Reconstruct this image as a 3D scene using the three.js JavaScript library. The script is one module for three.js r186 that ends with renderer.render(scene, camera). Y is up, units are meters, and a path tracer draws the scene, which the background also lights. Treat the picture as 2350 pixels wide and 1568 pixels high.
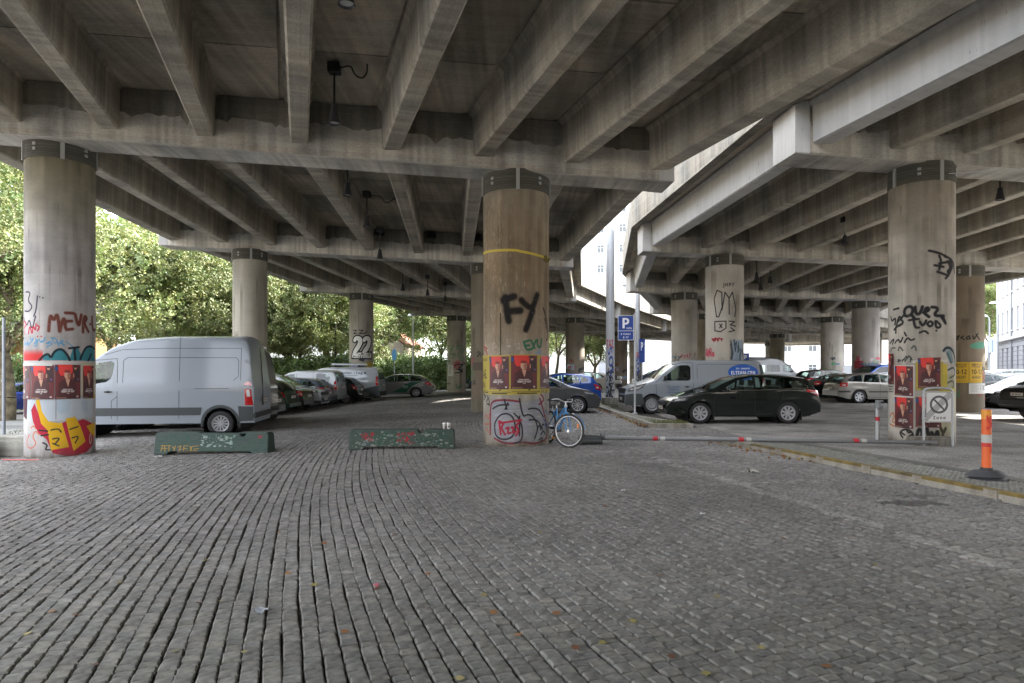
import * as THREE from 'three';
import { mergeGeometries } from 'three/addons/utils/BufferGeometryUtils.js';
import { RoundedBoxGeometry } from 'three/addons/geometries/RoundedBoxGeometry.js';

// ---------------------------------------------------------------- camera, sky, sun, exposure
const EYE = 1.58;
const scene = new THREE.Scene();
const camera = new THREE.PerspectiveCamera(55.19, 2350 / 1568, 0.1, 900);
camera.position.set(0, EYE, 0);
camera.setViewOffset(2350, 1568, 0, -66, 2350, 1568);
const renderer = new THREE.WebGLRenderer({ antialias: true });
renderer.toneMapping = THREE.LinearToneMapping;
renderer.toneMappingExposure = 6.2;
renderer.shadowMap.enabled = true;
const SUN = new THREE.Vector3(0.74, 0.60, -0.28).normalize();
{
  const w = 512, h = 256, d = new Float32Array(w * h * 4);
  const R = rng(5), lat = Array.from({ length: 4096 }, () => R());
  const n3 = (x, y, z) => {
    const f = (i, j, k) => lat[((i * 73856093) ^ (j * 19349663) ^ (k * 83492791)) & 4095];
    const i = Math.floor(x), j = Math.floor(y), k = Math.floor(z), s = (t) => t * t * (3 - 2 * t), u = s(x - i), v = s(y - j), q = s(z - k), m = (a, b, t) => a + (b - a) * t;
    return m(m(m(f(i, j, k), f(i + 1, j, k), u), m(f(i, j + 1, k), f(i + 1, j + 1, k), u), v), m(m(f(i, j, k + 1), f(i + 1, j, k + 1), u), m(f(i, j + 1, k + 1), f(i + 1, j + 1, k + 1), u), v), q);
  };
  for (let y = 0; y < h; y++) for (let x = 0; x < w; x++) {
    const el = ((y + 0.5) / h - 0.5) * Math.PI, az = ((x + 0.5) / w - 0.5) * 2 * Math.PI;
    const dx = Math.cos(el) * Math.cos(az), dy = Math.sin(el), dz = Math.cos(el) * Math.sin(az);
    const t = Math.max(0, dy), sun = Math.max(0, dx * SUN.x + dy * SUN.y + dz * SUN.z);
    const p = 3.2 / (0.35 + t);
    const c = n3(dx * p + 9, dz * p + 9, 3) * 0.6 + n3(dx * p * 2.3 + 31, dz * p * 2.3 + 7, 8) * 0.4;
    const cl = 0.45 + 0.55 * Math.min(1, Math.max(0, (c - 0.36) / 0.25));
    const hz = Math.exp(-t * 4);
    const blue = [0.42 + 0.35 * hz, 0.60 + 0.22 * hz, 0.92 + 0.02 * hz], white = [1.02, 1.03, 1.05];
    const g = 1 + 0.5 * Math.pow(sun, 6);
    for (let k = 0; k < 3; k++) d[(y * w + x) * 4 + k] = (dy < 0 ? 0.5 : 1) * g * 1.05 * (blue[k] * (1 - cl) + white[k] * cl);
    d[(y * w + x) * 4 + 3] = 1;
  }
  const t = new THREE.DataTexture(d, w, h, THREE.RGBAFormat, THREE.FloatType);
  t.mapping = THREE.EquirectangularReflectionMapping; t.magFilter = t.minFilter = THREE.LinearFilter; t.needsUpdate = true;
  scene.background = t; scene.environment = t;
}
const sun = new THREE.DirectionalLight(new THREE.Color(1, 0.95, 0.86), 4.8);
sun.position.copy(SUN).multiplyScalar(120); sun.castShadow = true; sun.shadow.radius = 3;
Object.assign(sun.shadow.camera, { left: -80, right: 80, top: 80, bottom: -80, near: 1, far: 300 }); sun.shadow.mapSize.set(4096, 4096);
scene.add(sun); scene.add(sun.target);

// ---------------------------------------------------------------- helpers
function rng(seed) { let a = seed >>> 0; return () => { a = (a + 0x6d2b79f5) | 0; let t = Math.imul(a ^ (a >>> 15), 1 | a); t = (t + Math.imul(t ^ (t >>> 7), 61 | t)) ^ t; return ((t ^ (t >>> 14)) >>> 0) / 4294967296; }; }
const lerp = (a, b, t) => a + (b - a) * t, clamp = (x, a, b) => Math.min(b, Math.max(a, x)), sstep = (a, b, x) => { const t = clamp((x - a) / (b - a), 0, 1); return t * t * (3 - 2 * t); };
const V3 = (x, y, z) => new THREE.Vector3(x, y, -z);          // z counts metres ahead of the photographer
const taken = {};
function numbered(n) { const k = (taken[n] = (taken[n] ?? -1) + 1); return k ? n + '_' + String(k).padStart(3, '0') : n; }
function thing(name, label, category, x = 0, y = 0, z = 0, group) {
  const o = new THREE.Group(); o.name = numbered(name); o.position.set(x, y, -z); scene.add(o);
  o.userData = { label, category }; if (group) o.userData.group = group; return o;
}
function structure(name) { const o = new THREE.Group(); o.name = numbered(name); o.userData = { kind: 'structure' }; scene.add(o); return o; }
function mesh(name, g, m, parent) {
  if (Array.isArray(g)) g = merge(g);
  const o = new THREE.Mesh(g, m); o.castShadow = o.receiveShadow = true; o.name = parent === scene ? numbered(name) : name; parent.add(o); return o;
}
function merge(list) {
  const l = list.map((g) => { g = g.index ? g.toNonIndexed() : g; for (const k of Object.keys(g.attributes)) if (!['position', 'normal', 'uv'].includes(k)) g.deleteAttribute(k); if (!g.attributes.normal) g.computeVertexNormals(); if (!g.attributes.uv) g.setAttribute('uv', new THREE.BufferAttribute(new Float32Array(g.attributes.position.count * 2), 2)); return g; });
  return l.length > 1 ? mergeGeometries(l) : l[0];
}
function tag(o, label, category, group, kind) { o.userData = { ...o.userData, label, category }; if (group) o.userData.group = group; if (kind) o.userData.kind = kind; return o; }
const M = (color, roughness = 0.8, more = {}) => new THREE.MeshStandardMaterial({ color: Array.isArray(color) ? new THREE.Color().setRGB(...color) : new THREE.Color(color), roughness, ...more });
const PM = (color, roughness = 0.8, more = {}) => new THREE.MeshPhysicalMaterial({ color: Array.isArray(color) ? new THREE.Color().setRGB(...color) : new THREE.Color(color), roughness, ...more });
// ground height: the paved square falls gently to the left
const gh = (x) => { const t = -x - 2; return t <= 0 ? 0 : -0.03 * (t < 2 ? t * t / 4 : t < 16 ? t - 1 : 15); };
const gz = (px, py, h = 0) => { let z = 10; for (let i = 0; i < 12; i++) z = (EYE - gh((px - 1175) / 1500 * z) - h) * 1500 / (py - 850); return [(px - 1175) / 1500 * z, z]; };
const quadGeo = (a, b, c, d, uv = [0, 0, 1, 1]) => { // a bottom-left, counter-clockwise
  const g = new THREE.BufferGeometry(); g.setAttribute('position', new THREE.Float32BufferAttribute([...a, ...b, ...c, ...a, ...c, ...d], 3));
  g.setAttribute('uv', new THREE.Float32BufferAttribute([uv[0], uv[1], uv[2], uv[1], uv[2], uv[3], uv[0], uv[1], uv[2], uv[3], uv[0], uv[3]], 2)); g.computeVertexNormals(); return g;
};
// sweep of a closed cross-section [[lateral, y] ...] from A to B ([x, yBottom, z] each), uv in metres
function sweep(A, B, section, off = 0) {
  const a = V3(...A), b = V3(...B), dir = new THREE.Vector3(b.x - a.x, 0, b.z - a.z), len = dir.length(); dir.normalize();
  const side = new THREE.Vector3(-dir.z, 0, dir.x), pos = [], uv = [], n = section.length;
  const P = (o, s) => [o.x + side.x * s[0], o.y + s[1], o.z + side.z * s[0]];
  let per = off * 0.37;
  for (let i = 0; i < n; i++) {
    const s0 = section[i], s1 = section[(i + 1) % n], l = Math.hypot(s1[0] - s0[0], s1[1] - s0[1]);
    const p = [P(a, s0), P(b, s0), P(b, s1), P(a, s1)], u = [[off, per], [off + len, per], [off + len, per + l], [off, per + l]];
    for (const k of [0, 2, 1, 0, 3, 2]) { pos.push(...p[k]); uv.push(...u[k]); }
    per += l;
  }
  for (const [o, flip] of [[a, 0], [b, 1]]) for (let i = 1; i < n - 1; i++) {
    const t = flip ? [0, i + 1, i] : [0, i, i + 1];
    for (const k of t) { pos.push(...P(o, section[k])); uv.push(section[k][0] + off, section[k][1]); }
  }
  const g = new THREE.BufferGeometry(); g.setAttribute('position', new THREE.Float32BufferAttribute(pos, 3)); g.setAttribute('uv', new THREE.Float32BufferAttribute(uv, 2)); g.computeVertexNormals(); return g;
}
const rect = (w, h, c = 0, y0 = 0) => c ? [[w / 2 - c, y0], [w / 2, y0 + c], [w / 2, y0 + h], [-w / 2, y0 + h], [-w / 2, y0 + c], [-w / 2 + c, y0]] : [[w / 2, y0], [w / 2, y0 + h], [-w / 2, y0 + h], [-w / 2, y0]];
function boxG(w, h, d, x = 0, y = 0, z = 0, r = 0) { const g = r ? new RoundedBoxGeometry(w, h, d, 2, r) : new THREE.BoxGeometry(w, h, d); g.translate(x, y, z); return g; }
function cyl(r0, r1, h, x = 0, y = 0, z = 0, seg = 20) { const g = new THREE.CylinderGeometry(r1, r0, h, seg); g.translate(x, y + h / 2, z); return g; }
function tube(pts, r, seg = 8, closed = false, curve = true) {
  const v = pts.map((p) => new THREE.Vector3(...p));
  if (curve && v.length > 2) return new THREE.TubeGeometry(new THREE.CatmullRomCurve3(v, closed), Math.max(8, v.length * 6), r, seg, closed);
  const l = []; for (let i = 0; i + 1 < v.length; i++) l.push(new THREE.TubeGeometry(new THREE.LineCurve3(v[i], v[i + 1]), 1, r, seg)); return merge(l);
}
function rodG(a, b, r0, r1 = r0, seg = 10) { const A = new THREE.Vector3(...a), B = new THREE.Vector3(...b), d = B.clone().sub(A), g = new THREE.CylinderGeometry(r1, r0, d.length(), seg); g.translate(0, d.length() / 2, 0); g.applyQuaternion(new THREE.Quaternion().setFromUnitVectors(new THREE.Vector3(0, 1, 0), d.normalize())); g.translate(...a); return g; }
// ---------------------------------------------------------------- textures and materials
const NL = (() => { const R = rng(77), a = new Float32Array(65536); for (let i = 0; i < 65536; i++) a[i] = R(); return a; })();
function vn(x, y, px = 256, py = 256) { // value noise, period px, py
  const i = Math.floor(x), j = Math.floor(y), u = x - i, v = y - j, s = u * u * (3 - 2 * u), t = v * v * (3 - 2 * v), m = (a, n) => ((a % n) + n) % n;
  const a = m(i, px), b = m(i + 1, px), c = m(j, py) * 256, e = m(j + 1, py) * 256;
  return lerp(lerp(NL[(a + c) & 65535], NL[(b + c) & 65535], s), lerp(NL[(a + e) & 65535], NL[(b + e) & 65535], s), t);
}
const fbm = (x, y, p, o = 4) => { let s = 0, a = 0.5, f = 1; for (let i = 0; i < o; i++) { s += a * vn(x * f, y * f, p * f, p * f); a *= 0.5; f *= 2; } return s / (1 - a * 2 + a); };
function canvas(w, h, draw) { const c = document.createElement('canvas'); c.width = w; c.height = h; draw(c.getContext('2d'), w, h, c); return c; }
function ctex(c, srgb = true, repeat = false) { const t = new THREE.CanvasTexture(c); if (srgb) t.colorSpace = THREE.SRGBColorSpace; if (repeat) t.wrapS = t.wrapT = THREE.RepeatWrapping; t.magFilter = THREE.LinearFilter; return t; }
function pixels(w, h, f) { // f(x, y) -> [r, g, b] 0..255
  return canvas(w, h, (g) => { const im = g.createImageData(w, h); for (let y = 0; y < h; y++) for (let x = 0; x < w; x++) { const c = f(x, y), k = (y * w + x) * 4; im.data[k] = c[0]; im.data[k + 1] = c[1]; im.data[k + 2] = c[2]; im.data[k + 3] = 255; } g.putImageData(im, 0, 0); });
}
const sc = (t, x, y) => { t.repeat.set(1 / x, 1 / y); t.wrapS = t.wrapT = THREE.RepeatWrapping; return t; };
// concrete cast against boards: streaks run down (v), boards run along u
const concreteC = pixels(1024, 1024, (x, y) => {
  const u = x / 1024, v = y / 1024;
  let k = 0.72 + 0.30 * (fbm(u * 4, v * 4, 4, 5) - 0.5) + 0.13 * (vn(u * 64, v * 4, 64, 4) - 0.5) + 0.15 * (vn(u * 18 + 3, v * 2, 18, 2) - 0.5) + 0.10 * (vn(u * 300, v * 300) - 0.5);
  const b = (v * 40) % 1, bi = Math.floor(v * 40); k += 0.05 * (NL[bi * 7] - 0.5) - (b < 0.06 ? 0.03 : 0); k += 0.04 * (vn(u * 60 + bi * 3.1, v * 160, 60) - 0.5);
  const w = fbm(u * 6 + 2, v * 3 + 5, 6, 3) - 0.5;
  return [clamp(k * 242 + w * 9, 20, 255), clamp(k * 237, 20, 255), clamp(k * 226 - w * 9, 20, 255)];
});
const concreteH = pixels(512, 512, (x, y) => { const u = x / 512, v = y / 512, b = (v * 40) % 1; const k = 150 + 60 * (fbm(u * 16, v * 16, 16, 4) - 0.5) + 60 * (NL[Math.floor(v * 40) * 5] - 0.5) - (b < 0.1 ? 50 : 0) - (vn(u * 90, v * 90) > 0.93 ? 60 : 0); return [k, k, k]; });
const cT = (x, y) => sc(ctex(concreteC), x, y), cH = (x, y) => sc(ctex(concreteH, false), x, y);
const conMap = cT(5, 5), conBump = cH(5, 5);
const con = (col, rough = 0.92) => M(col, rough, { map: conMap, bumpMap: conBump, bumpScale: 0.006 });
const concreteL = pixels(512, 512, (x, y) => { const u = x / 512, v = y / 512, k = 0.86 + 0.12 * (fbm(u * 4, v * 4, 4, 5) - 0.5) + 0.07 * (vn(u * 60, v * 3, 60, 3) - 0.5) + 0.05 * (NL[(x * 71 + y * 513) & 65535] - 0.5) - (vn(u * 110, v * 26, 110, 26) > 0.965 ? 0.18 : 0); return [clamp(k * 244, 0, 255), clamp(k * 242, 0, 255), clamp(k * 238, 0, 255)]; });
const conLMap = sc(ctex(concreteL), 4, 4), conL = (col) => M(col, 0.9, { map: conLMap, bumpMap: conBump, bumpScale: 0.004 });
const mGirder = con([0.78, 0.74, 0.67]), mGirder2 = con([0.72, 0.675, 0.6]), mBeam = con([0.86, 0.84, 0.8]), mBeamDark = con([0.46, 0.44, 0.4]), mSlab = con([0.95, 0.88, 0.78]), mParapet = con([0.5, 0.48, 0.45]), mSoffitBounce = con([1.0, 0.99, 0.98]), mEdgeSkyLit = conL([0.66, 0.66, 0.66]), mBlock = con([0.7, 0.7, 0.68]);  // soffit and edge tones carry ground bounce and sky light in their colour
const mBlack = M([0.012, 0.012, 0.013], 0.6), mDarkMetal = M([0.03, 0.03, 0.032], 0.5, { metalness: 0.3 }), mGalv = M([0.42, 0.44, 0.46], 0.45, { metalness: 0.6 }), mSteel = M([0.6, 0.6, 0.62], 0.3, { metalness: 0.9 });
const noiseC = (w, base, amp, fine, seed = 0, period = 8) => pixels(w, w, (x, y) => { const u = x / w, v = y / w; const k = 1 + amp * (fbm(u * period + seed, v * period, period, 5) - 0.5) * 2 + fine * (NL[(x * 131 + y * 757 + seed * 97) & 65535] - 0.5) * 2; return base.map((b) => clamp(b * k, 0, 255)); });
const asphaltC = noiseC(512, [190, 186, 181], 0.3, 0.4, 3), grainH = noiseC(512, [128, 128, 128], 0.3, 0.5, 5, 32);
const mAsphalt = M([0.4, 0.395, 0.39], 0.9, { map: sc(ctex(asphaltC), 5, 5), bumpMap: sc(ctex(grainH, false), 1.1, 1.1), bumpScale: 0.012 });
const mAsphaltRoad = M([0.3, 0.3, 0.3], 0.92, { map: sc(ctex(asphaltC), 8, 8) });
const mBed = M([0.07, 0.064, 0.055], 1, { map: sc(ctex(asphaltC), 2, 2) });
const settC = pixels(256, 256, (x, y) => { const u = x / 256, v = y / 256; const k = 0.86 + 0.4 * (fbm(u * 6, v * 6, 6, 5) - 0.5) + 0.24 * (NL[(x * 131 + y * 757) & 65535] - 0.5); const w = vn(u * 5, v * 5, 5, 5) - 0.5; return [clamp(202 * k + 4 * w, 0, 255), clamp(200 * k, 0, 255), clamp(196 * k - 4 * w, 0, 255)]; });
const mSett = M([1, 1, 1], 0.78, { map: ctex(settC, true, true), bumpMap: sc(ctex(grainH, false), 1, 1), bumpScale: 0.004 });
// ---------------------------------------------------------------- ground
{
  const xs = [-400, -200, -100, -60, -40, -30, -24, -20, -18, -16, -14, -12, -10, -8, -6, -4.5, -3.5, -3, -2.5, -2, 0, 3, 6, 12, 20, 40, 80, 200, 400], zs = [-400, -120, -40, -10, 0, 10, 20, 30, 40, 60, 90, 150, 300, 500];
  function sheet(x0, x1, z0, z1, dy) {
    const X = [x0, ...xs.filter((x) => x > x0 && x < x1), x1], Z = [z0, ...zs.filter((z) => z > z0 && z < z1), z1], pos = [], uv = [], idx = [];
    for (const z of Z) for (const x of X) { pos.push(x, gh(x) + dy, -z); uv.push(x, z); }
    for (let j = 0; j + 1 < Z.length; j++) for (let i = 0; i + 1 < X.length; i++) { const a = j * X.length + i; idx.push(a, a + 1, a + X.length + 1, a, a + X.length + 1, a + X.length); }
    const g = new THREE.BufferGeometry(); g.setAttribute('position', new THREE.Float32BufferAttribute(pos, 3)); g.setAttribute('uv', new THREE.Float32BufferAttribute(uv, 2)); g.setIndex(idx); g.computeVertexNormals(); return g;
  }
  const kerbX = (z) => 4.39 + (14.8 - z) * 0.2238;             // line of the long kerb on the right
  const gd = mesh('ground', sheet(-400, 400, -300, 500, -0.034), mAsphaltRoad, scene); gd.userData.kind = 'structure';
  const lot = mesh('car_park_surface', (() => { // right of the kerb, up to the far parking bays
    const s = new THREE.Shape([[kerbX(2) + 2.6, 2], [60, 2], [60, 110], [5.6, 110], [5.4, 19], [5.4, 16.5], [kerbX(15.2) + 0.4, 15.6], [kerbX(14) + 2.4, 14]].map((p) => new THREE.Vector2(...p)));
    const g = new THREE.ShapeGeometry(s); g.rotateX(Math.PI / 2); const p = g.attributes.position; for (let i = 0; i < p.count; i++) { p.setZ(i, -Math.abs(p.getZ(i))); p.setY(i, -0.003); }
    const ix = g.index.array; for (let i = 0; i < ix.length; i += 3) { const t = ix[i]; ix[i] = ix[i + 1]; ix[i + 1] = t; }
    g.computeVertexNormals(); if (g.attributes.normal.getY(0) < 0) { for (let i = 0; i < ix.length; i += 3) { const t = ix[i]; ix[i] = ix[i + 1]; ix[i + 1] = t; } g.computeVertexNormals(); } return g;
  })(), mAsphalt, scene); lot.userData.kind = 'structure';
  // worn white bay markings, with sun streaks painted in among them
  const mPaint = M([0.62, 0.62, 0.6], 0.8, { map: sc(ctex(asphaltC), 1.3, 1.3) });
  const mk = structure('bay_markings_sun_streaks');
  for (const [x0, z0, x1, z1] of [[9.9, 28.9, 15.2, 28.2], [13.5, 26.7, 18.5, 26.1], [11.0, 30.6, 15.8, 30.6], [11.8, 21.6, 14.3, 21.5], [12.3, 18.2, 17, 18.0], [14.4, 24.3, 22, 24.0], [10.5, 33.2, 16, 33.2]]) mesh('line', sweep([x0, 0.001, z0], [x1, 0.001, z1], rect(0.1, 0.002)), mPaint, mk);

  // the cobbled square: rows follow the bend of the road
  const street = structure('cobbled_street');
  mesh('joint_bed', sheet(-14.2, 8, -6, 52, -0.016), mBed, street);
  const head = (s) => (-20 + 6.5 * sstep(2, 12, s) + 23 * sstep(8, 34, s) + 16 * sstep(30, 60, s)) * Math.PI / 180, DS = 0.05, C = [];
  { let x = -0.35, z = 0; for (let i = 0; i < 1300; i++) { const h = head(i * DS); C.push([x, z, h, (head(i * DS + 0.2) - head(i * DS - 0.2)) / 0.4]); x += Math.sin(h) * DS; z += Math.cos(h) * DS; } }
  // one stone: a split block with a worn flat top, chipped corners and chamfered edges
  function stoneGeo(seed) {
    const R = rng(seed), pos = [], uv = [], uo = R(), vo = R(), ring = (k, y, j) => [[-1, -1], [0, -1], [1, -1], [1, 0], [1, 1], [0, 1], [-1, 1], [-1, 0]].map(([a, b]) => [a * k / 2 * (a && b ? 0.965 : 1) + (R() - 0.5) * j, y, b * k / 2 * (a && b ? 0.965 : 1) + (R() - 0.5) * j]);
    const top = ring(0.84, 1, 0.05).map((p) => [p[0], p[1] + (R() - 0.5) * 0.09, p[2]]), rim = ring(1, 0.84, 0.035), base = ring(1.01, -0.4, 0.0), c = [0, 1.03 + R() * 0.04, 0];
    const tri = (a, b, d) => { for (const p of [a, b, d]) { pos.push(...p); uv.push(p[0] * 0.45 + uo, p[2] * 0.45 + vo + p[1] * 0.1); } };
    for (let k = 0; k < 8; k++) { const n = (k + 1) % 8; tri(c, top[n], top[k]); tri(top[k], top[n], rim[n]); tri(top[k], rim[n], rim[k]); tri(rim[k], rim[n], base[n]); tri(rim[k], base[n], base[k]); }
    const g = new THREE.BufferGeometry(); g.setAttribute('position', new THREE.Float32BufferAttribute(pos, 3)); g.setAttribute('uv', new THREE.Float32BufferAttribute(uv, 2)); g.computeVertexNormals(); return g;
  }
  const island = (x, z) => z > 17.9 && z < 60 && x > 3.62 - 0.02 && x < 5.2;
  const list = [], R = rng(11);
  const cellNoise = (x, z, f, o = 0) => vn(x * f + 40 + o, z * f + 40 + o) - 0.5;
  for (let k = -172; k < 110; k++) {
    let s = 1.5 + R() * 0.1; const off0 = k * 0.104 + (R() - 0.5) * 0.008;
    while (s < 60) {
      const i = Math.min(1298, Math.floor(s / DS)), c = C[i], curv = c[3], len = 0.06 + 0.05 * R();
      const o = off0 + 0.013 * (vn(s * 0.35 + 3, k * 0.1 + 60) - 0.5) * 2 + 0.009 * (vn(s * 2.6, k * 1.7 + 9) - 0.5) * 2 + (R() - 0.5) * 0.003, f = Math.max(0.4, 1 - o * curv);
      s += len / f / 2; const j = Math.min(1298, Math.floor(s / DS)), e = C[j], t = (s - j * DS);
      const h = e[2], x = e[0] + Math.sin(h) * t + o * Math.cos(h), z = e[1] + Math.cos(h) * t - o * Math.sin(h);
      s += len / f / 2;
      if (z < 2.4 || z > 40 || Math.abs(x) > 0.82 * z + 0.8 || x < -13.9) continue;
      if (z < 15.2 ? x > kerbX(z) - 0.03 : x > 5.45 || island(x, z)) continue;
      list.push([x, z, h, len, R(), k]);
    }
  }
  list.sort((a, b) => Math.hypot(a[0], a[1]) - Math.hypot(b[0], b[1]));
  const stones = [0, 1, 2, 3, 4, 5].map((i) => stoneGeo(100 + i));
  const settMats = [0.76, 1, 1.2, 0.9, 1.08].map((k, i) => { const m = mSett.clone(); m.color.setRGB(0.46 * k, 0.45 * k, 0.435 * k); return m; });
  const D = new THREE.Object3D(), col = new THREE.Color();
  const colour = (x, z, r, k) => {
    let v = 0.46 * (0.82 + 0.36 * ((r * 43) % 1)) * (1 + 0.5 * cellNoise(x, z, 0.35) + 0.3 * cellNoise(x, z, 1.3, 20));
    const wm = ((r * 17) % 1) * 0.04; let c = [v * (1.0 + wm), v * 0.985, v * (0.985 - wm)];
    const dz = z - 7.9, lineX = 3.42 - dz * 0.222; // worn painted lines across the lane
    if (Math.abs(x - lineX) < 0.1 && z < 12 && r > 0.25) c = c.map((q) => q * 1.35 + 0.07);
    const wide = x > lineX + 0.15 && z < 15 && z > 4, g2 = vn(x * 1.2 + 8, z * 0.8 + 3);
    if (wide) c = c.map((q) => q * 1.12);  // stones on this side lightened: light from the gap put into their colour
    for (const [a, b, w, l] of [[2.75, 15.9, 0.5, 0.35], [2.6, 17.5, 0.35, 0.3], [3.9, 9.3, 0.7, 0.14], [2.2, 12.6, 0.5, 0.12], [2.9, 11.3, 0.8, 0.2], [3.3, 10.2, 0.5, 0.1]]) if (Math.abs(x - a) < w && Math.abs(z - b) < l && r > 0.3 && g2 > 0.3) c = c.map((q) => q * 1.22 + 0.05);
    const oil = Math.hypot((x - 4.75) / 0.42, (z - 7.75) / 0.16); if (oil < 1) c = c.map((q) => q * 0.4);
    const oil2 = Math.hypot((x - 5.1) / 0.3, (z - 8.2) / 0.12); if (oil2 < 1) c = c.map((q) => q * 0.6);
    const moss = sstep(7, 2.5, z) * 0.5; c = [c[0] * (1 - 0.05 * moss), c[1], c[2] * (1 - 0.18 * moss)];
    return c;
  };
  const settle = (o, [x, z, h, len, r]) => { o.position.set(x, gh(x) - 0.05 + (((r * 713) % 1) - 0.5) * 0.011, -z); o.rotation.set((((r * 97) % 1) - 0.5) * 0.1, -h + (((r * 61) % 1) - 0.5) * 0.03, (((r * 31) % 1) - 0.5) * 0.09); o.scale.set(0.0985 - 0.004 * ((r * 57) % 1), 0.055, len - 0.003); };
  list.slice(0, 300).forEach((s, i) => { const o = mesh(i ? 'sett_' + String(i).padStart(3, '0') : 'sett', stones[i % 6], settMats[Math.floor(s[4] * 4.99)], street); settle(o, s); });
  for (let q = 0; q < 3; q++) {
    const part = list.slice(300).filter((_, i) => i % 3 === q), im = new THREE.InstancedMesh(stones[q * 2], mSett, part.length);
    part.forEach((s, i) => { settle(D, s); D.updateMatrix(); im.setMatrixAt(i, D.matrix); im.setColorAt(i, col.setRGB(...colour(s[0], s[1], s[4], s[5]))); });
    im.name = 'setts'; im.userData.kind = 'stuff'; im.castShadow = im.receiveShadow = true; street.add(im);
  }
  console.log('setts', list.length);

  // pavement with kerb on the right
  const walk = structure('pavement');
  const mKerb = con([0.75, 0.73, 0.69]), mYellow = M([0.42, 0.31, 0.09], 0.85, { map: conMap }), mYellow2 = M([0.33, 0.27, 0.13], 0.9, { map: conMap });
  const kh = (z) => 0.11 * sstep(16.2, 13.2, z);
  for (let i = 0, z = 3.2; z < 15.1; i++) {
    const z1 = Math.min(15.3, z + 0.86 + 0.28 * ((i * 0.37) % 1)), wob = ((i * 0.61) % 1 - 0.5) * 0.02, xa = kerbX(z) + 0.07 + wob, xb = kerbX(z1) + 0.07 + wob;
    mesh('kerb_stone', sweep([xa, -0.06, z + 0.006], [xb, -0.06, z1 - 0.006], rect(0.13, 0.06 + kh((z + z1) / 2))), mKerb, walk);
    if (z1 < 13.6) mesh('kerb_paint', sweep([xa - 0.004, kh((z + z1) / 2) - 0.035, z + 0.012], [xb - 0.004, kh((z + z1) / 2) - 0.035, z1 - 0.012], rect(0.124, 0.0372)), i % 3 ? mYellow : mYellow2, walk);
    z = z1;
  }
  const off = (z, d) => [kerbX(z) + 0.135 + d, z];
  const strip = (d0, d1, y0, y1, m, name, dy = 0) => { const l = []; for (let z = 3; z < 15; z += 0.5) { const zz = Math.min(15.3, z + 0.5), y = (d, k) => Math.max(0, kh(k) * (1 - d / 2.6)) + dy, P = (k, d) => { const [x] = off(k, d); return [x, y(d, k), -k]; }, q = quadGeo(P(z, d0), P(z, d1), P(zz, d1), P(zz, d0)); const ps = q.attributes.position, uvs = q.attributes.uv; for (let i = 0; i < ps.count; i++) uvs.setXY(i, ps.getX(i), ps.getZ(i)); l.push(q); } return mesh(name, l, m, walk); };
  strip(0, 1.05, 0, 0, mBed, 'joint_bed', -0.02);
  strip(1.05, 1.42, 0, 0, M([0.26, 0.255, 0.24], 0.9, { map: conMap, bumpMap: conBump, bumpScale: 0.004 }), 'slab_row', 0.004);
  strip(1.42, 4.2, 0, 0, mAsphalt, 'surface', 0.003);
  const small = []; for (let z = 3; z < 15.2; z += 0.075) for (let d = 0.035; d < 1.03; d += 0.072) small.push([z + (R() - 0.5) * 0.02, d + (R() - 0.5) * 0.015, R()]);
  const isl = structure('traffic_island');
  const imS = new THREE.InstancedMesh(stones[1], mSett, small.length);
  small.forEach(([z, d, r], i) => { const [x] = off(z, d); D.position.set(x, Math.max(0, kh(z) * (1 - d / 2.6)) - 0.045 + (r - 0.5) * 0.006, -z); D.rotation.set(0, 0.22 + (r - 0.5) * 0.3, 0); D.scale.set(0.066, 0.05, 0.068); D.updateMatrix(); imS.setMatrixAt(i, D.matrix); const v = 0.46 * (0.8 + 0.4 * r) * (1 + 0.4 * cellNoise(x, z, 1.1)); imS.setColorAt(i, col.setRGB(v, v * 1.01, v * 0.93)); });
  imS.name = 'paving_setts'; imS.userData.kind = 'stuff'; walk.add(imS);
  // island between the lanes
  const il = (z) => 3.83 - 0.033 * (z - 18.1), ir = (z) => z < 21.6 ? 5.0 - 0.26 * (z - 18.1) : 4.1;
  for (let z = 18.1; z < 44;) { const z1 = z + 0.98; mesh('kerb_stone', sweep([il(z) + 0.07, -0.05, z + 0.005], [il(z1) + 0.07, -0.05, z1 - 0.005], rect(0.14, 0.15, 0)), mKerb, isl); if (z < 23) mesh('kerb_stone', sweep([ir(z) - 0.07, -0.05, z + 0.15], [ir(z1) - 0.07, -0.05, z1 + 0.145], rect(0.14, 0.149)), mKerb, isl); z = z1; }
  mesh('kerb_stone', sweep([3.9, -0.05, 18.1], [4.45, -0.05, 18.1], rect(0.14, 0.151)), mKerb, isl); mesh('kerb_stone', sweep([4.46, -0.05, 18.1], [5.0, -0.05, 18.1], rect(0.14, 0.15)), mKerb, isl);
  const sm2 = []; for (let z = 18.22; z < 34; z += 0.1) for (let x = il(z) + 0.18; x < ir(z) - 0.15; x += 0.1) sm2.push([x + (R() - 0.5) * 0.02, z, R()]);
  const imI = new THREE.InstancedMesh(stones[3], mSett, sm2.length);
  sm2.forEach(([x, z, r], i) => { D.position.set(x, 0.035 + (r - 0.5) * 0.01, -z); D.rotation.set(0, (r - 0.5) * 0.3, 0); D.scale.set(0.094, 0.06, 0.094); D.updateMatrix(); imI.setMatrixAt(i, D.matrix); const v = 0.46 * (0.8 + 0.4 * r) * (1 + 0.5 * cellNoise(x, z, 1.1)); imI.setColorAt(i, col.setRGB(v, v * 1.03, v * 0.88)); });
  imI.name = 'paving_setts'; imI.userData.kind = 'stuff'; isl.add(imI);
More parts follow.
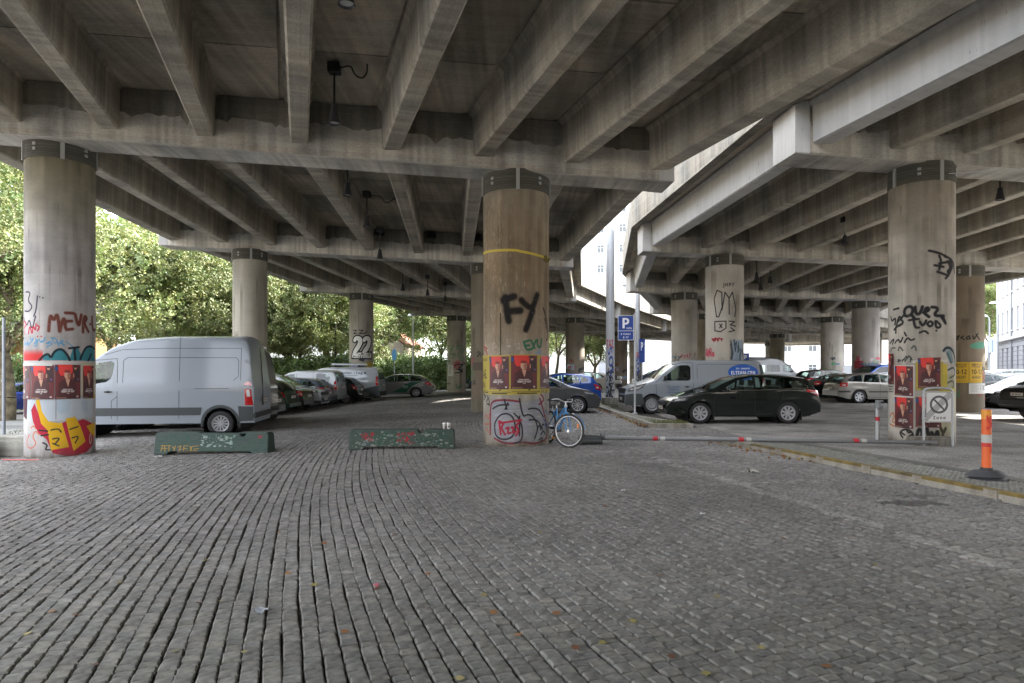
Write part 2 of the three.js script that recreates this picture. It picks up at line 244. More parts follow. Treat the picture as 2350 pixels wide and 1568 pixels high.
  { const l = []; for (let z = 18.1; z < 44; z += 0.5) l.push(quadGeo([il(z) + 0.1, 0.06, -z], [ir(z) - 0.1, 0.06, -z], [ir(z + 0.5) - 0.1, 0.06, -z - 0.5], [il(z + 0.5) + 0.1, 0.06, -z - 0.5])); mesh('joint_bed', l, M([0.06, 0.065, 0.04], 1), isl); }
}
// ---------------------------------------------------------------- the two elevated roads
// a crossbeam: left end and right end of its near lower edge [x, height above the eye, z]; stations: where girders meet it (x)
const st = (x0, dx, n) => Array.from({ length: n }, (_, i) => x0 + dx * i);
const LEFT = [  // spans behind the camera are unseen, carried back for the lighting
  { l: [16, 5.6, -33], r: [31, 5.0, -38], s: st(16.6, 1.72, 9) },
  { l: [6.5, 5.4, -22], r: [22.3, 4.7, -25], s: st(7.1, 1.83, 9) },
  { l: [-1.8, 5.2, -10.6], r: [14.2, 4.4, -11.4], s: st(-1.2, 1.845, 9) },
  { l: [-8.9, 4.75, 1.5], r: [7.5, 3.95, 1.9], s: st(-8.2, 1.86, 9) },
  { l: [-12.3, 4.80, 12.7], r: [3.36, 3.95, 13.64], s: st(-11.79, 1.845, 9) },
  { l: [-13.3, 4.72, 24.6], r: [2.3, 3.88, 24.6], s: st(-12.75, 1.838, 9) },
  { l: [-12.4, 4.64, 38.2], r: [3.74, 3.98, 37.8], s: st(-11.8, 1.9, 9) },
  { l: [-7.4, 4.06, 47.6], r: [7.8, 3.76, 47.0], s: st(-6.8, 1.76, 9) },
  { l: [0.2, 3.6, 60.5], r: [13.7, 3.42, 57.6], s: st(0.7, 1.56, 9) },
  { l: [9.8, 3.5, 72], r: [22.2, 3.3, 66], s: st(10.2, 1.44, 9) },
  { l: [21.5, 3.4, 83], r: [31.5, 3.2, 73.5], s: st(22, 1.15, 9) },
  { l: [36, 3.4, 92], r: [43.5, 3.2, 80], s: st(36.3, 0.86, 9) },
];
const RIGHT = [  // likewise carried back out of view behind the camera for the lighting
  { l: [24, 5.3, -27], r: [40, 4.8, -32], s: st(24.5, 1.7, 10) },
  { l: [14, 5.3, -12], r: [30, 4.6, -10.6], s: st(14.5, 1.7, 10) },
  { l: [9.35, 4.9, 0.6], r: [26, 4.3, 2.4], s: st(9.95, 1.7, 10) },
  { l: [5.85, 4.53, 13.6], r: [22, 4.02, 15.2], s: st(6.4, 1.66, 10) },
  { l: [4.9, 4.47, 24.5], r: [22.2, 3.72, 24.7], s: st(5.45, 1.81, 10) },
  { l: [6.3, 4.24, 35], r: [22.6, 3.86, 36.6], s: st(6.85, 1.72, 10) },
  { l: [9.7, 3.95, 45], r: [26, 3.74, 46.6], s: st(10.2, 1.72, 10) },
  { l: [15, 3.85, 55.5], r: [31, 3.7, 56.2], s: st(15.5, 1.7, 10) },
  { l: [24.6, 3.85, 69.5], r: [41, 3.72, 66], s: st(25.1, 1.7, 10) },
  { l: [40, 3.8, 86], r: [54, 3.72, 76], s: st(40.4, 1.45, 10) },
];
const beamAt = (b, x, dz = 0) => { const t = (x - b.l[0]) / (b.r[0] - b.l[0]); return [x, EYE + lerp(b.l[1], b.r[1], t), lerp(b.l[2], b.r[2], t) + dz]; };
const BW = 0.92, RISE = 0.21, DEEP = 1.1, SLAB = 0.26;
function elevatedRoad(name, label, beams, railLeft, railRight) {
  const road = thing(name, label, 'elevated road');
  const up = (p, dy) => [p[0], p[1] + dy, p[2]];
  beams.forEach((b, i) => {
    const L = beamAt(b, b.l[0], BW / 2), R = beamAt(b, b.r[0], BW / 2);
    const low = [[BW / 2 - 0.03, 0], [BW / 2, 0.03], [BW / 2, 0.66], [-BW / 2, 0.66], [-BW / 2, 0.03], [-BW / 2 + 0.03, 0]];
    const cb = mesh('crossbeam', sweep(L, R, low, i * 3.3), mBeam, road); mesh('bounce_toned_soffit', sweep(up(L, -0.006), up(R, -0.006), rect(BW - 0.1, 0.02), i * 3.3 + 1), mSoffitBounce, cb);  // paler plate under the beam: bounce from the ground put into its colour
    const L2 = beamAt(b, b.l[0] + 0.3, BW / 2), R2 = beamAt(b, b.r[0] - 0.3, BW / 2);
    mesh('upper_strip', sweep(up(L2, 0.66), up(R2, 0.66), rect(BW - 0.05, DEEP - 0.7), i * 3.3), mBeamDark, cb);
    if (b.l[2] > 5 && b.l[2] < 30) { const R = rng(i * 7 + beams.length), len = Math.hypot(b.r[0] - b.l[0], b.r[2] - b.l[2]), s = new THREE.Shape(); s.moveTo(0.4, 0.4); s.lineTo(0.4, 0.05); for (let x = 0.4; x < len - 0.4; x += 0.06 + R() * 0.1) s.lineTo(x, 0.02 - R() * 0.07 - 0.12 * vn(x * 1.3, i + 3) + (R() < 0.06 ? -0.15 * R() : 0)); s.lineTo(len - 0.4, 0.05); s.lineTo(len - 0.4, 0.4); const g = new THREE.ExtrudeGeometry(s, { depth: 0.004, bevelEnabled: false }); g.rotateY(Math.atan2(b.r[2] - b.l[2], b.r[0] - b.l[0])); const P = beamAt(b, b.l[0], 0), p = g.attributes.position, slope = (b.r[1] - b.l[1]) / (b.r[0] - b.l[0]); for (let q = 0; q < p.count; q++) p.setY(q, p.getY(q) + p.getX(q) * slope); g.translate(P[0], P[1] + 0.66, -P[2]); g.computeVertexNormals(); mesh('mortar_skin', g, mBeamDark, cb); }
    for (const [x0, x1, k] of [[b.l[0], b.l[0] + 0.32, 0], [b.r[0] - 0.32, b.r[0], 1]]) mesh('end_block', sweep(up(beamAt(b, x0 - (k ? 0 : 0.004), BW / 2), -0.004), up(beamAt(b, x1 + (k ? 0.004 : 0), BW / 2), -0.004), rect(BW + 0.01, DEEP + 0.004, 0.02), 7 + k), mEdgeSkyLit, cb);  // end blocks coloured paler, as lit by the open sky
    if (i + 1 >= beams.length) return;
    const n = beams[i + 1], near = i < 6;
    for (let k = 0; k < b.s.length; k++) {
      const A = beamAt(b, b.s[k], BW * 0.6), B = beamAt(n, n.s[k], BW * 0.4), edge = k === 0 || k === b.s.length - 1, w = edge ? 0.42 : 0.36, c = 0.035;
      const sec = [[w / 2 - c, 0], [w / 2, c], [w / 2 + 0.02, DEEP - RISE - 0.12], [w / 2 + 0.10, DEEP - RISE - 0.02], [-w / 2 - 0.10, DEEP - RISE - 0.02], [-w / 2 - 0.02, DEEP - RISE - 0.12], [-w / 2, c], [-w / 2 + c, 0]];
      mesh('girder', sweep(up(A, RISE), up(B, RISE), sec, k * 2.7 + i * 1.3), edge && railLeft === 2 && k === 0 ? mEdgeSkyLit : (k + i) % 3 ? mGirder : mGirder2, road);  // girder at the gap gets paler concrete: sky light put into its colour
    }
    // slab and its soffit panels
    const c0 = up(beamAt(b, b.l[0] - 0.12, 0.45), DEEP), c1 = up(beamAt(b, b.r[0] + 0.12, 0.45), DEEP), d0 = up(beamAt(n, n.l[0] - 0.12, 0.45), DEEP), d1 = up(beamAt(n, n.r[0] + 0.12, 0.45), DEEP);
    const hexa = (a, b2, c2, d, t) => { const W = (p, y) => [p[0], p[1] + y, -p[2]], q = []; const A = [a, b2, c2, d].map((p) => W(p, 0)), T = [a, b2, c2, d].map((p) => W(p, t));
      q.push(quadGeo(A[3], A[2], A[1], A[0]), quadGeo(T[0], T[1], T[2], T[3])); for (let e = 0; e < 4; e++) q.push(quadGeo(A[e], A[(e + 1) % 4], T[(e + 1) % 4], T[e]));
      const g = merge(q), p = g.attributes.position, u = g.attributes.uv; for (let e = 0; e < p.count; e++) u.setXY(e, p.getX(e), p.getZ(e)); return g; };
    mesh('deck_slab', hexa(c0, c1, d1, d0, SLAB), mSlab, road);
    if (beams[i].l[2] > 0 && beams[i].l[2] < 30) for (let k = 0; k + 1 < b.s.length; k++) {
      const P = (t, f) => { const a = up(beamAt(b, lerp(b.s[k], b.s[k + 1], f), BW), DEEP - 0.035), e = up(beamAt(n, lerp(n.s[k], n.s[k + 1], f), 0), DEEP - 0.035); return [0, 1, 2].map((q) => lerp(a[q], e[q], t)); };
      const N = 5, g = 0.0016; for (let q = 0; q < N; q++) { const t0 = q / N + g, t1 = (q + 1) / N - g; mesh('soffit_panel', hexa(P(t0, 0.155), P(t0, 0.845), P(t1, 0.845), P(t1, 0.155), 0.03), (q + k) % 2 ? mSlab : mGirder2, road); }
    }
    for (const [on, xa, xb, s] of [[railLeft, b.l[0] - 0.2, n.l[0] - 0.2, -1], [railRight, b.r[0] + 0.2, n.r[0] + 0.2, 1]]) if (on) {
      const A = beamAt(b, xa, 0.45), B = beamAt(n, xb, 0.45);
      mesh('parapet', sweep(up(A, DEEP - 0.06), up(B, DEEP - 0.06), [[0.11, 0], [0.11, 1.24], [-0.11, 1.24], [-0.11, 0]], i * 2.1), mParapet, road);
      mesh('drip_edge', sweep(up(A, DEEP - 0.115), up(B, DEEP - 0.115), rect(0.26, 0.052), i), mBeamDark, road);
    }
  });
  return road;
}
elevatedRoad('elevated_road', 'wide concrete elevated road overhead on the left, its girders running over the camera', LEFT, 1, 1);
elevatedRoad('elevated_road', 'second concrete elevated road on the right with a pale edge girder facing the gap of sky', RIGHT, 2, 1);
// dark bearings and pipes seen on the second crossbeam
{
  const b = LEFT[5];
  for (const [x, w] of [[-5.1, 0.62], [-3.55, 0.32], [-3.0, 0.3], [-1.3, 0.34], [-0.7, 0.34]]) { const p = beamAt(b, x, -0.16); const o = mesh('service_box', [boxG(w, 0.17, 0.24, 0, 0.86, 0, 0.02), boxG(w * 0.8, 0.05, 0.1, 0, 0.98, 0.02)], mBlack, scene); o.position.copy(V3(...p)); tag(o, `dark service box high on the second crossbeam, ${['leftmost', 'second from left', 'middle one', 'second from right', 'rightmost'][[-5.1, -3.55, -3, -1.3, -0.7].indexOf(x)]} of the five`, 'box', 'dark service boxes on the second crossbeam'); }
}
// hanging lamps under the roads
{
  function lamp(label, x, z, top, drop, group) {
    const t = thing('hanging_lamp', label, 'lamp', x, 0, z, group);
    mesh('ceiling_box', [boxG(0.2, 0.17, 0.2, 0, top - 0.085, 0, 0.012)], mBlack, t);
    mesh('rod', cyl(0.018, 0.018, drop, 0, top - 0.17 - drop, 0, 10), mBlack, t);
    const y = top - 0.17 - drop, pr = [[0.05, 0.02], [0.055, 0], [0.06, -0.06], [0.1, -0.26], [0.112, -0.28], [0.103, -0.28], [0.09, -0.25], [0.02, -0.1]].map((p) => new THREE.Vector2(p[0], p[1]));
    const g = new THREE.LatheGeometry(pr, 20); g.translate(0, y, 0); mesh('lamp_shade', g, mDarkMetal, t);
    mesh('lens', cyl(0.085, 0.085, 0.012, 0, y - 0.255, 0, 18), M([0.5, 0.5, 0.48], 0.15), t); return t;
  }
  lamp('black cone lamp on a long rod hanging nearest overhead, left of the brown pillar', -3.1, 11.4, 6.93, 0.6);
  lamp('black cone lamp cut by the top edge of the photo', -2.05, 8.1, 6.75, 0.19);
  lamp('black cone lamp just behind the first crossbeam', -3.93, 15.6, 6.7, 0.5);
  lamp('black cone lamp with ceiling box under the second bay, between two girders', -4.09, 18.4, 6.62, 0.55);
  lamp('small dark lamp low in front of the second crossbeam', -4.45, 22, 6.4, 0.6);
  [[-5.1, 30.5], [-4.2, 32.5], [-3.6, 35.2]].forEach(([x, z], i) => lamp(`small dark lamp in the third bay of the left road, ${['nearest', 'middle one', 'farthest'][i]} of three`, x, z, 6.3, 0.55, 'lamps in the third bay of the left road'));
  lamp('dark cone lamp under the right road, right of the pillar with the zone sign', 12.1, 16.2, 6.65, 0.4);
  lamp('dark lamp under the right road high between its second and third pillars', 10.9, 21.4, 6.6, 0.45);
  [[10.3, 27.5], [11.3, 28.6], [11.8, 31], [12.5, 40], [13.7, 41.5], [15.5, 44], [18.6, 52]].forEach(([x, z], i) => lamp(`small cone lamp far back under the right road, ${['nearest', 'second', 'third', 'fourth', 'fifth', 'sixth', 'farthest'][i]} of the row of seven`, x, z, 6.35, 0.5, 'small lamps far back under the right road'));
  const cable = (label, pts) => tag(mesh('lamp_cable', tube(pts.map((p) => [p[0], p[1], -p[2]]), 0.014, 6), mBlack, scene), label, 'cable');
  cable('thin black cable looping from the nearest hanging lamp along the slab', [[-3.0, 6.86, 11.4], [-2.82, 6.88, 11.4], [-2.74, 6.74, 11.4], [-2.62, 6.68, 11.4], [-2.54, 6.76, 11.4], [-2.53, 6.93, 11.42]]);
  cable('thin black cable beside the lamp in the second bay', [[-3.98, 6.5, 18.4], [-3.7, 6.46, 18.4], [-3.55, 6.3, 18.4], [-3.3, 6.42, 18.4], [-3.1, 6.55, 18.45]]);
  tag(mesh('steel_wire', tube([[9.2, 5.72, -13.75], [10.5, 5.80, -13.75], [13.5, 6.02, -13.75]], 0.008, 5), mGalv, scene), 'thin wire strung from the top of the right pillar', 'wire');
}
// ---------------------------------------------------------------- pillars, graffiti, posters
const conTile = pixels(512, 512, (x, y) => {
  const u = x / 512, v = y / 512; const k = 0.92 + 0.22 * (fbm(u * 5, v * 5, 5, 5) - 0.5) + 0.14 * (vn(u * 24, v * 2, 24, 2) - 0.5) + 0.12 * (NL[(x * 71 + y * 513) & 65535] - 0.5) + 0.015 * (NL[Math.floor(v * 64) * 3] - 0.5);
  return [clamp(216 * k, 0, 255), clamp(213 * k, 0, 255), clamp(208 * k, 0, 255)];
});
function shaftGeo(R, H, joints, seg = 48) { // rings with recessed casting joints, uv over the whole mantle
  const rows = [[0, R]]; for (const j of [...joints].sort((a, b) => a - b)) rows.push([j - 0.012, R], [j - 0.006, R - 0.012], [j + 0.006, R - 0.012], [j + 0.012, R]); rows.push([H, R]);
  const pos = [], uv = [], idx = [];
  for (const [y, r] of rows) for (let i = 0; i <= seg; i++) { const a = Math.PI + i / seg * 2 * Math.PI; pos.push(Math.sin(a) * r, y, Math.cos(a) * r); uv.push(i / seg, y / H); }
  for (let j = 0; j + 1 < rows.length; j++) for (let i = 0; i < seg; i++) { const a = j * (seg + 1) + i; idx.push(a, a + 1, a + seg + 2, a, a + seg + 2, a + seg + 1); }
  const g = new THREE.BufferGeometry(); g.setAttribute('position', new THREE.Float32BufferAttribute(pos, 3)); g.setAttribute('uv', new THREE.Float32BufferAttribute(uv, 2)); g.setIndex(idx); g.setAttribute('normal', new THREE.Float32BufferAttribute(pos.map((v, i) => i % 3 === 1 ? 0 : v / Math.hypot(pos[i - i % 3], pos[i - i % 3 + 2])), 3)); return g;
}
const collarC = pixels(64, 256, (x, y) => { const b = (y % 16) / 16; const k = b < 0.22 ? 40 : 92 + 24 * (NL[Math.floor(y / 16) * 11] - 0.5) + 12 * (NL[(x * 7 + y * 13) & 65535] - 0.5); return [k, k * 0.98, k * 0.88]; });
const mCollar = M([0.9, 0.9, 0.86], 0.85, { map: ctex(collarC), bumpMap: ctex(collarC, false), bumpScale: 0.006 });
const mBracket = M([0.32, 0.32, 0.3], 0.7);
function pillar(label, x, z, R, top, tex, opt = {}) {
  const y0 = gh(x), H = top - y0, t = thing('pillar', label, 'pillar', x, y0, z, opt.group);
  t.rotation.y = Math.atan2(-x, z);
  const ch = opt.collar ?? 0.42, Hs = H - ch;
  const joints = opt.joints ?? [Hs - 1.2, Hs - 2.48, Hs - 3.76].filter((v) => v > 0.3);
  mesh('shaft', shaftGeo(R, Hs, joints), M([1, 1, 1], 0.9, { map: tex, bumpMap: conBump, bumpScale: 0.0 }), t);
  const c = mesh('collar', (() => { const g = new THREE.CylinderGeometry(R + 0.012, R + 0.012, ch, 48, 1, true); g.translate(0, Hs + ch / 2, 0); return g; })(), mCollar, t);
  for (const a of opt.brackets ?? [0.05, -1.4, 1.5, 3]) mesh('bracket', (() => { const g = boxG(0.075, ch + 0.02, 0.03, 0, Hs + ch / 2 - 0.01, R + 0.02); g.rotateY(a); return g; })(), mBracket, c);
  for (const a of opt.plates ?? [-0.75, 0.75]) mesh('bolt_plate', (() => { const l = [boxG(0.07, 0.06, 0.02, 0, Hs + ch * 0.62, R + 0.02, 0.006), boxG(0.07, 0.06, 0.02, 0, Hs + ch * 0.38, R + 0.02, 0.006)]; return l.map((g) => g.rotateY(a)); })(), mBracket, c);
  return t;
}
// paint a mantle: draw(g, X, Y, s) where X(px) and Y(py) turn positions seen in the photograph into canvas positions, s = canvas pixels per metre
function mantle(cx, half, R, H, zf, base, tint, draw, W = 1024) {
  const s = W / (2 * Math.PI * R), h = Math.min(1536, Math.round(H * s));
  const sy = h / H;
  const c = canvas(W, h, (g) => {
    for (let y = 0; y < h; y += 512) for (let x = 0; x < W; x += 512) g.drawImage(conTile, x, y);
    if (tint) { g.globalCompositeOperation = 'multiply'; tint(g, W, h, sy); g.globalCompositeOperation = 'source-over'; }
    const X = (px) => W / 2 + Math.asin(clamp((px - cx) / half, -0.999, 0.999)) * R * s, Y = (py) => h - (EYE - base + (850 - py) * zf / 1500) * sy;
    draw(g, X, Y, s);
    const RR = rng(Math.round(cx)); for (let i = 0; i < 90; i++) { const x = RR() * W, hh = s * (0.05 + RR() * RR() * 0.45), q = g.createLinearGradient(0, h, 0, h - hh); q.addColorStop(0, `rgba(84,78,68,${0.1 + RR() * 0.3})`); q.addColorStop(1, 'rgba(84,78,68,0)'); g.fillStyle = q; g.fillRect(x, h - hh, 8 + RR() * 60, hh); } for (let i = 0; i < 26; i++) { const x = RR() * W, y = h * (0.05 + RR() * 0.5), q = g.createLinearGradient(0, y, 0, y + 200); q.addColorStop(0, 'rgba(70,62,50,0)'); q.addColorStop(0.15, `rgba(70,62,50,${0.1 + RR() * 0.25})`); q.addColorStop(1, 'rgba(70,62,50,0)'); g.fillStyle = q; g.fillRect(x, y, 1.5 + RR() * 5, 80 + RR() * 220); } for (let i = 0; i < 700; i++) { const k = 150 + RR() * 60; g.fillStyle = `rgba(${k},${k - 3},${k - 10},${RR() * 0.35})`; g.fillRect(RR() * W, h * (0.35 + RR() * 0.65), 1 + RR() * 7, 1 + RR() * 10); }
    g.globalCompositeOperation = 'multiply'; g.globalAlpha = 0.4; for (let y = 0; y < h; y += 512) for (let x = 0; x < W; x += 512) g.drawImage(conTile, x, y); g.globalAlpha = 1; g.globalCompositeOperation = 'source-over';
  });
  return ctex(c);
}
// spray lines through points given in photo positions
function spray(g, X, Y, w, colr, ...lines) {
  g.strokeStyle = g.fillStyle = colr; g.lineCap = g.lineJoin = 'round'; g.lineWidth = w; g.shadowColor = colr; g.shadowBlur = w * 0.5;
  for (const l of lines) {
    g.beginPath(); g.moveTo(X(l[0]), Y(l[1]));
    if (l.length === 2) { g.lineTo(X(l[0]) + 0.5, Y(l[1])); }
    for (let i = 2; i < l.length; i += 2) { if (i + 2 < l.length) { const a = X(l[i]), b = Y(l[i + 1]), c = (a + X(l[i + 2])) / 2, d = (b + Y(l[i + 3])) / 2; g.quadraticCurveTo(a, b, c, d); } else g.lineTo(X(l[i]), Y(l[i + 1])); }
    g.stroke();
  }
  g.shadowBlur = 0;
}
function blob(g, X, Y, colr, pts, a = 1) { g.globalAlpha = a; g.fillStyle = colr; g.beginPath(); pts.forEach((p, i) => i % 2 ? 0 : i ? g.lineTo(X(p), Y(pts[i + 1])) : g.moveTo(X(p), Y(pts[i + 1]))); g.closePath(); g.fill(); g.globalAlpha = 1; }
function scrib(g, x, y, w, h, colr, lw, seed, n = 5) { // a tag of loops nobody can read
  const R = rng(seed); g.strokeStyle = colr; g.lineWidth = lw; g.lineCap = g.lineJoin = 'round'; g.shadowColor = colr; g.shadowBlur = lw * 0.4;
  for (let i = 0; i < n; i++) { const a = x + w * (i / n), b = w / n; g.beginPath(); g.moveTo(a + R() * b * 0.3, y + R() * h); for (let k = 0; k < 3; k++) g.quadraticCurveTo(a + (R() * 1.6 - 0.3) * b, y + (R() * 1.5 - 0.25) * h, a + R() * b * 1.1, y + R() * h); g.stroke(); } g.shadowBlur = 0;
}
function dirt(g, W, h, seed, n = 60) { const R = rng(seed); for (let i = 0; i < n; i++) { const x = R() * W, y = R() * h * 0.9, l = 40 + R() * 300, q = g.createLinearGradient(0, y, 0, y + l), k = 120 + R() * 90; q.addColorStop(0, `rgba(${k},${k - 4},${k - 14},0)`); q.addColorStop(0.2, `rgba(${k},${k - 4},${k - 14},${0.25 + 0.3 * R()})`); q.addColorStop(1, `rgba(${k},${k - 4},${k - 14},0)`); g.fillStyle = q; g.fillRect(x, y, 4 + R() * 26, l); } }
function word(g, X, Y, px, py, str, size, colr, font = 'bold', rot = 0, stroke = 0) { g.save(); g.translate(X(px), Y(py)); g.rotate(rot); g.font = `${font} ${size}px sans-serif`; g.fillStyle = g.strokeStyle = colr; g.shadowColor = colr; g.shadowBlur = 3; g.lineJoin = 'round'; if (stroke) { g.lineWidth = stroke; g.strokeText(str, 0, 0); } else g.fillText(str, 0, 0); g.restore(); g.shadowBlur = 0; }

// --- left pillar
const P1 = { x: -9.5, z: 13.75, R: 0.625 }, C1 = { x: 0.09, z: 14.15, R: 0.71 }, R1 = { x: 9.08, z: 14.5, R: 0.64 };
{
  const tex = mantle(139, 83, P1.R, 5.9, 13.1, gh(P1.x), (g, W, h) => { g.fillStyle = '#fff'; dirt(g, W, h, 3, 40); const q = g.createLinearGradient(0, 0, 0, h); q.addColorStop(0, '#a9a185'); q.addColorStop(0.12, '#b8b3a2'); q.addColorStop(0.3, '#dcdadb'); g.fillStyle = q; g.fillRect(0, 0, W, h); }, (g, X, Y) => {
    // light grey wash of old overpainting below
    g.globalAlpha = 0.25; g.fillStyle = '#c8c4c6'; g.fillRect(X(57), Y(640), X(221) - X(57), Y(1050) - Y(640)); g.globalAlpha = 1;
    spray(g, X, Y, 6, '#3a3547', [62, 680, 75, 678, 66, 700, 78, 712, 70, 725, 60, 722], [88, 690, 86, 720, 80, 735], [58, 735, 64, 762, 70, 738, 76, 768, 84, 735], [93, 692], [100, 694]);
    spray(g, X, Y, 13, '#6d3a2e', [113, 768, 115, 725, 124, 748, 132, 724, 137, 768], [137, 768, 146, 728, 150, 760], [140, 750, 150, 748], [150, 726, 168, 726], [152, 745, 164, 744], [152, 764, 166, 762], [172, 728, 179, 764, 186, 728], [190, 768, 190, 728, 201, 735, 191, 746, 203, 766], [207, 748], [212, 730, 211, 762, 220, 760]);
    spray(g, X, Y, 6, '#b8233a', [57, 745, 60, 776], [58, 745, 66, 750, 59, 760], [68, 774, 71, 752, 75, 772], [77, 772, 78, 752, 84, 770, 85, 752], [88, 756, 94, 758, 88, 768], [88, 780], [96, 780]);
    scrib(g, X(58), Y(782), X(150) - X(58), Y(802) - Y(782), '#5d93b8', 5, 4, 8); spray(g, X, Y, 4, '#5d93b8', [150, 790, 166, 802], [170, 810]);
    const q = g.createLinearGradient(0, Y(808), 0, Y(835)); q.addColorStop(0, 'rgba(214,45,45,0)'); q.addColorStop(0.5, 'rgba(214,45,45,0.9)'); g.fillStyle = q; g.fillRect(X(57), Y(806), X(100) - X(57), Y(834) - Y(806));
    blob(g, X, Y, '#2f7f8c', [98, 833, 104, 822, 112, 818, 118, 832, 122, 818, 132, 808, 146, 808, 156, 822, 158, 834, 166, 808, 178, 804, 186, 822, 192, 806, 204, 800, 216, 806, 219, 834], 0.95);
    spray(g, X, Y, 9, '#14202a', [92, 834, 100, 824, 112, 818, 118, 830, 124, 814, 140, 806, 154, 820, 160, 834], [158, 806, 180, 803], [170, 806, 172, 832], [184, 830, 192, 806, 206, 798, 219, 806], [202, 834, 210, 818]);
    // torn paper and the yellow and red piece below
    g.fillStyle = '#c9c6c4'; g.fillRect(X(56), Y(835), X(221) - X(56), Y(850) - Y(835)); g.fillStyle = '#cfc9b0'; g.fillRect(X(185), Y(838), X(221) - X(185), Y(914) - Y(838));
    blob(g, X, Y, '#b9c3cc', [64, 918, 216, 916, 213, 966, 160, 968, 74, 972, 64, 960], 0.95);
    blob(g, X, Y, '#9fb4c6', [128, 925, 150, 922, 162, 930, 158, 950, 140, 955, 130, 945], 0.5); blob(g, X, Y, '#9fb4c6', [185, 928, 200, 926, 202, 950, 190, 952], 0.5);
    g.fillStyle = '#7c7368'; g.fillRect(X(128), Y(920), 3, Y(966) - Y(920)); g.fillStyle = '#c9bb6a'; blob(g, X, Y, '#c6a72e', [196, 915, 219, 912, 219, 922, 198, 922]);
    blob(g, X, Y, '#4a2530', [56, 915, 66, 915, 64, 970, 58, 985]);
    blob(g, X, Y, '#b3263a', [74, 945, 82, 930, 96, 965, 110, 985, 150, 972, 170, 975, 190, 968, 216, 985, 214, 1030, 198, 1046, 160, 1052, 122, 1042, 108, 1010, 90, 996, 78, 970]);
    blob(g, X, Y, '#d8a91c', [84, 925, 92, 918, 98, 948, 112, 970, 134, 975, 140, 1028, 118, 1036, 110, 990, 96, 975]); blob(g, X, Y, '#d8a91c', [110, 978, 142, 974, 158, 1030, 124, 1034]); blob(g, X, Y, '#d8a91c', [150, 965, 172, 962, 184, 985, 196, 1020, 168, 1040, 158, 1000]); blob(g, X, Y, '#d8a91c', [198, 985, 220, 978, 218, 1015, 206, 1000]);
    spray(g, X, Y, 6, '#3b3a26', [118, 990, 134, 986, 140, 995], [122, 1010, 140, 1006, 128, 1020], [160, 990, 178, 985], [165, 1010, 182, 1004, 172, 1022], [135, 1026, 122, 1020]);
    spray(g, X, Y, 6, '#232323', [92, 990, 110, 992], [96, 1002, 112, 1000], [100, 1018, 112, 1022, 104, 1034, 116, 1034]);
    spray(g, X, Y, 5, '#c26a52', [70, 1000, 62, 1020, 72, 1034, 88, 1020, 76, 1005, 84, 990, 92, 1000], [74, 985, 80, 978, 84, 986]);
    g.lineWidth = 5; g.strokeStyle = '#cfcac2'; g.beginPath(); g.ellipse(X(208), Y(1016), 8, 26, 0, 0, 7); g.stroke();
    blob(g, X, Y, '#d8d4ce', [57, 960, 66, 968, 64, 1000, 58, 990], 0.9);
  });
  pillar('grey concrete pillar at far left, lettered MÆVR and wrapped in dark red posters', P1.x, P1.z, P1.R, EYE + 4.72, tex, { joints: [0, 1, 2].map((k) => (EYE - gh(P1.x)) + [375, 215, 75][k] * 13.1 / 1500) });
}
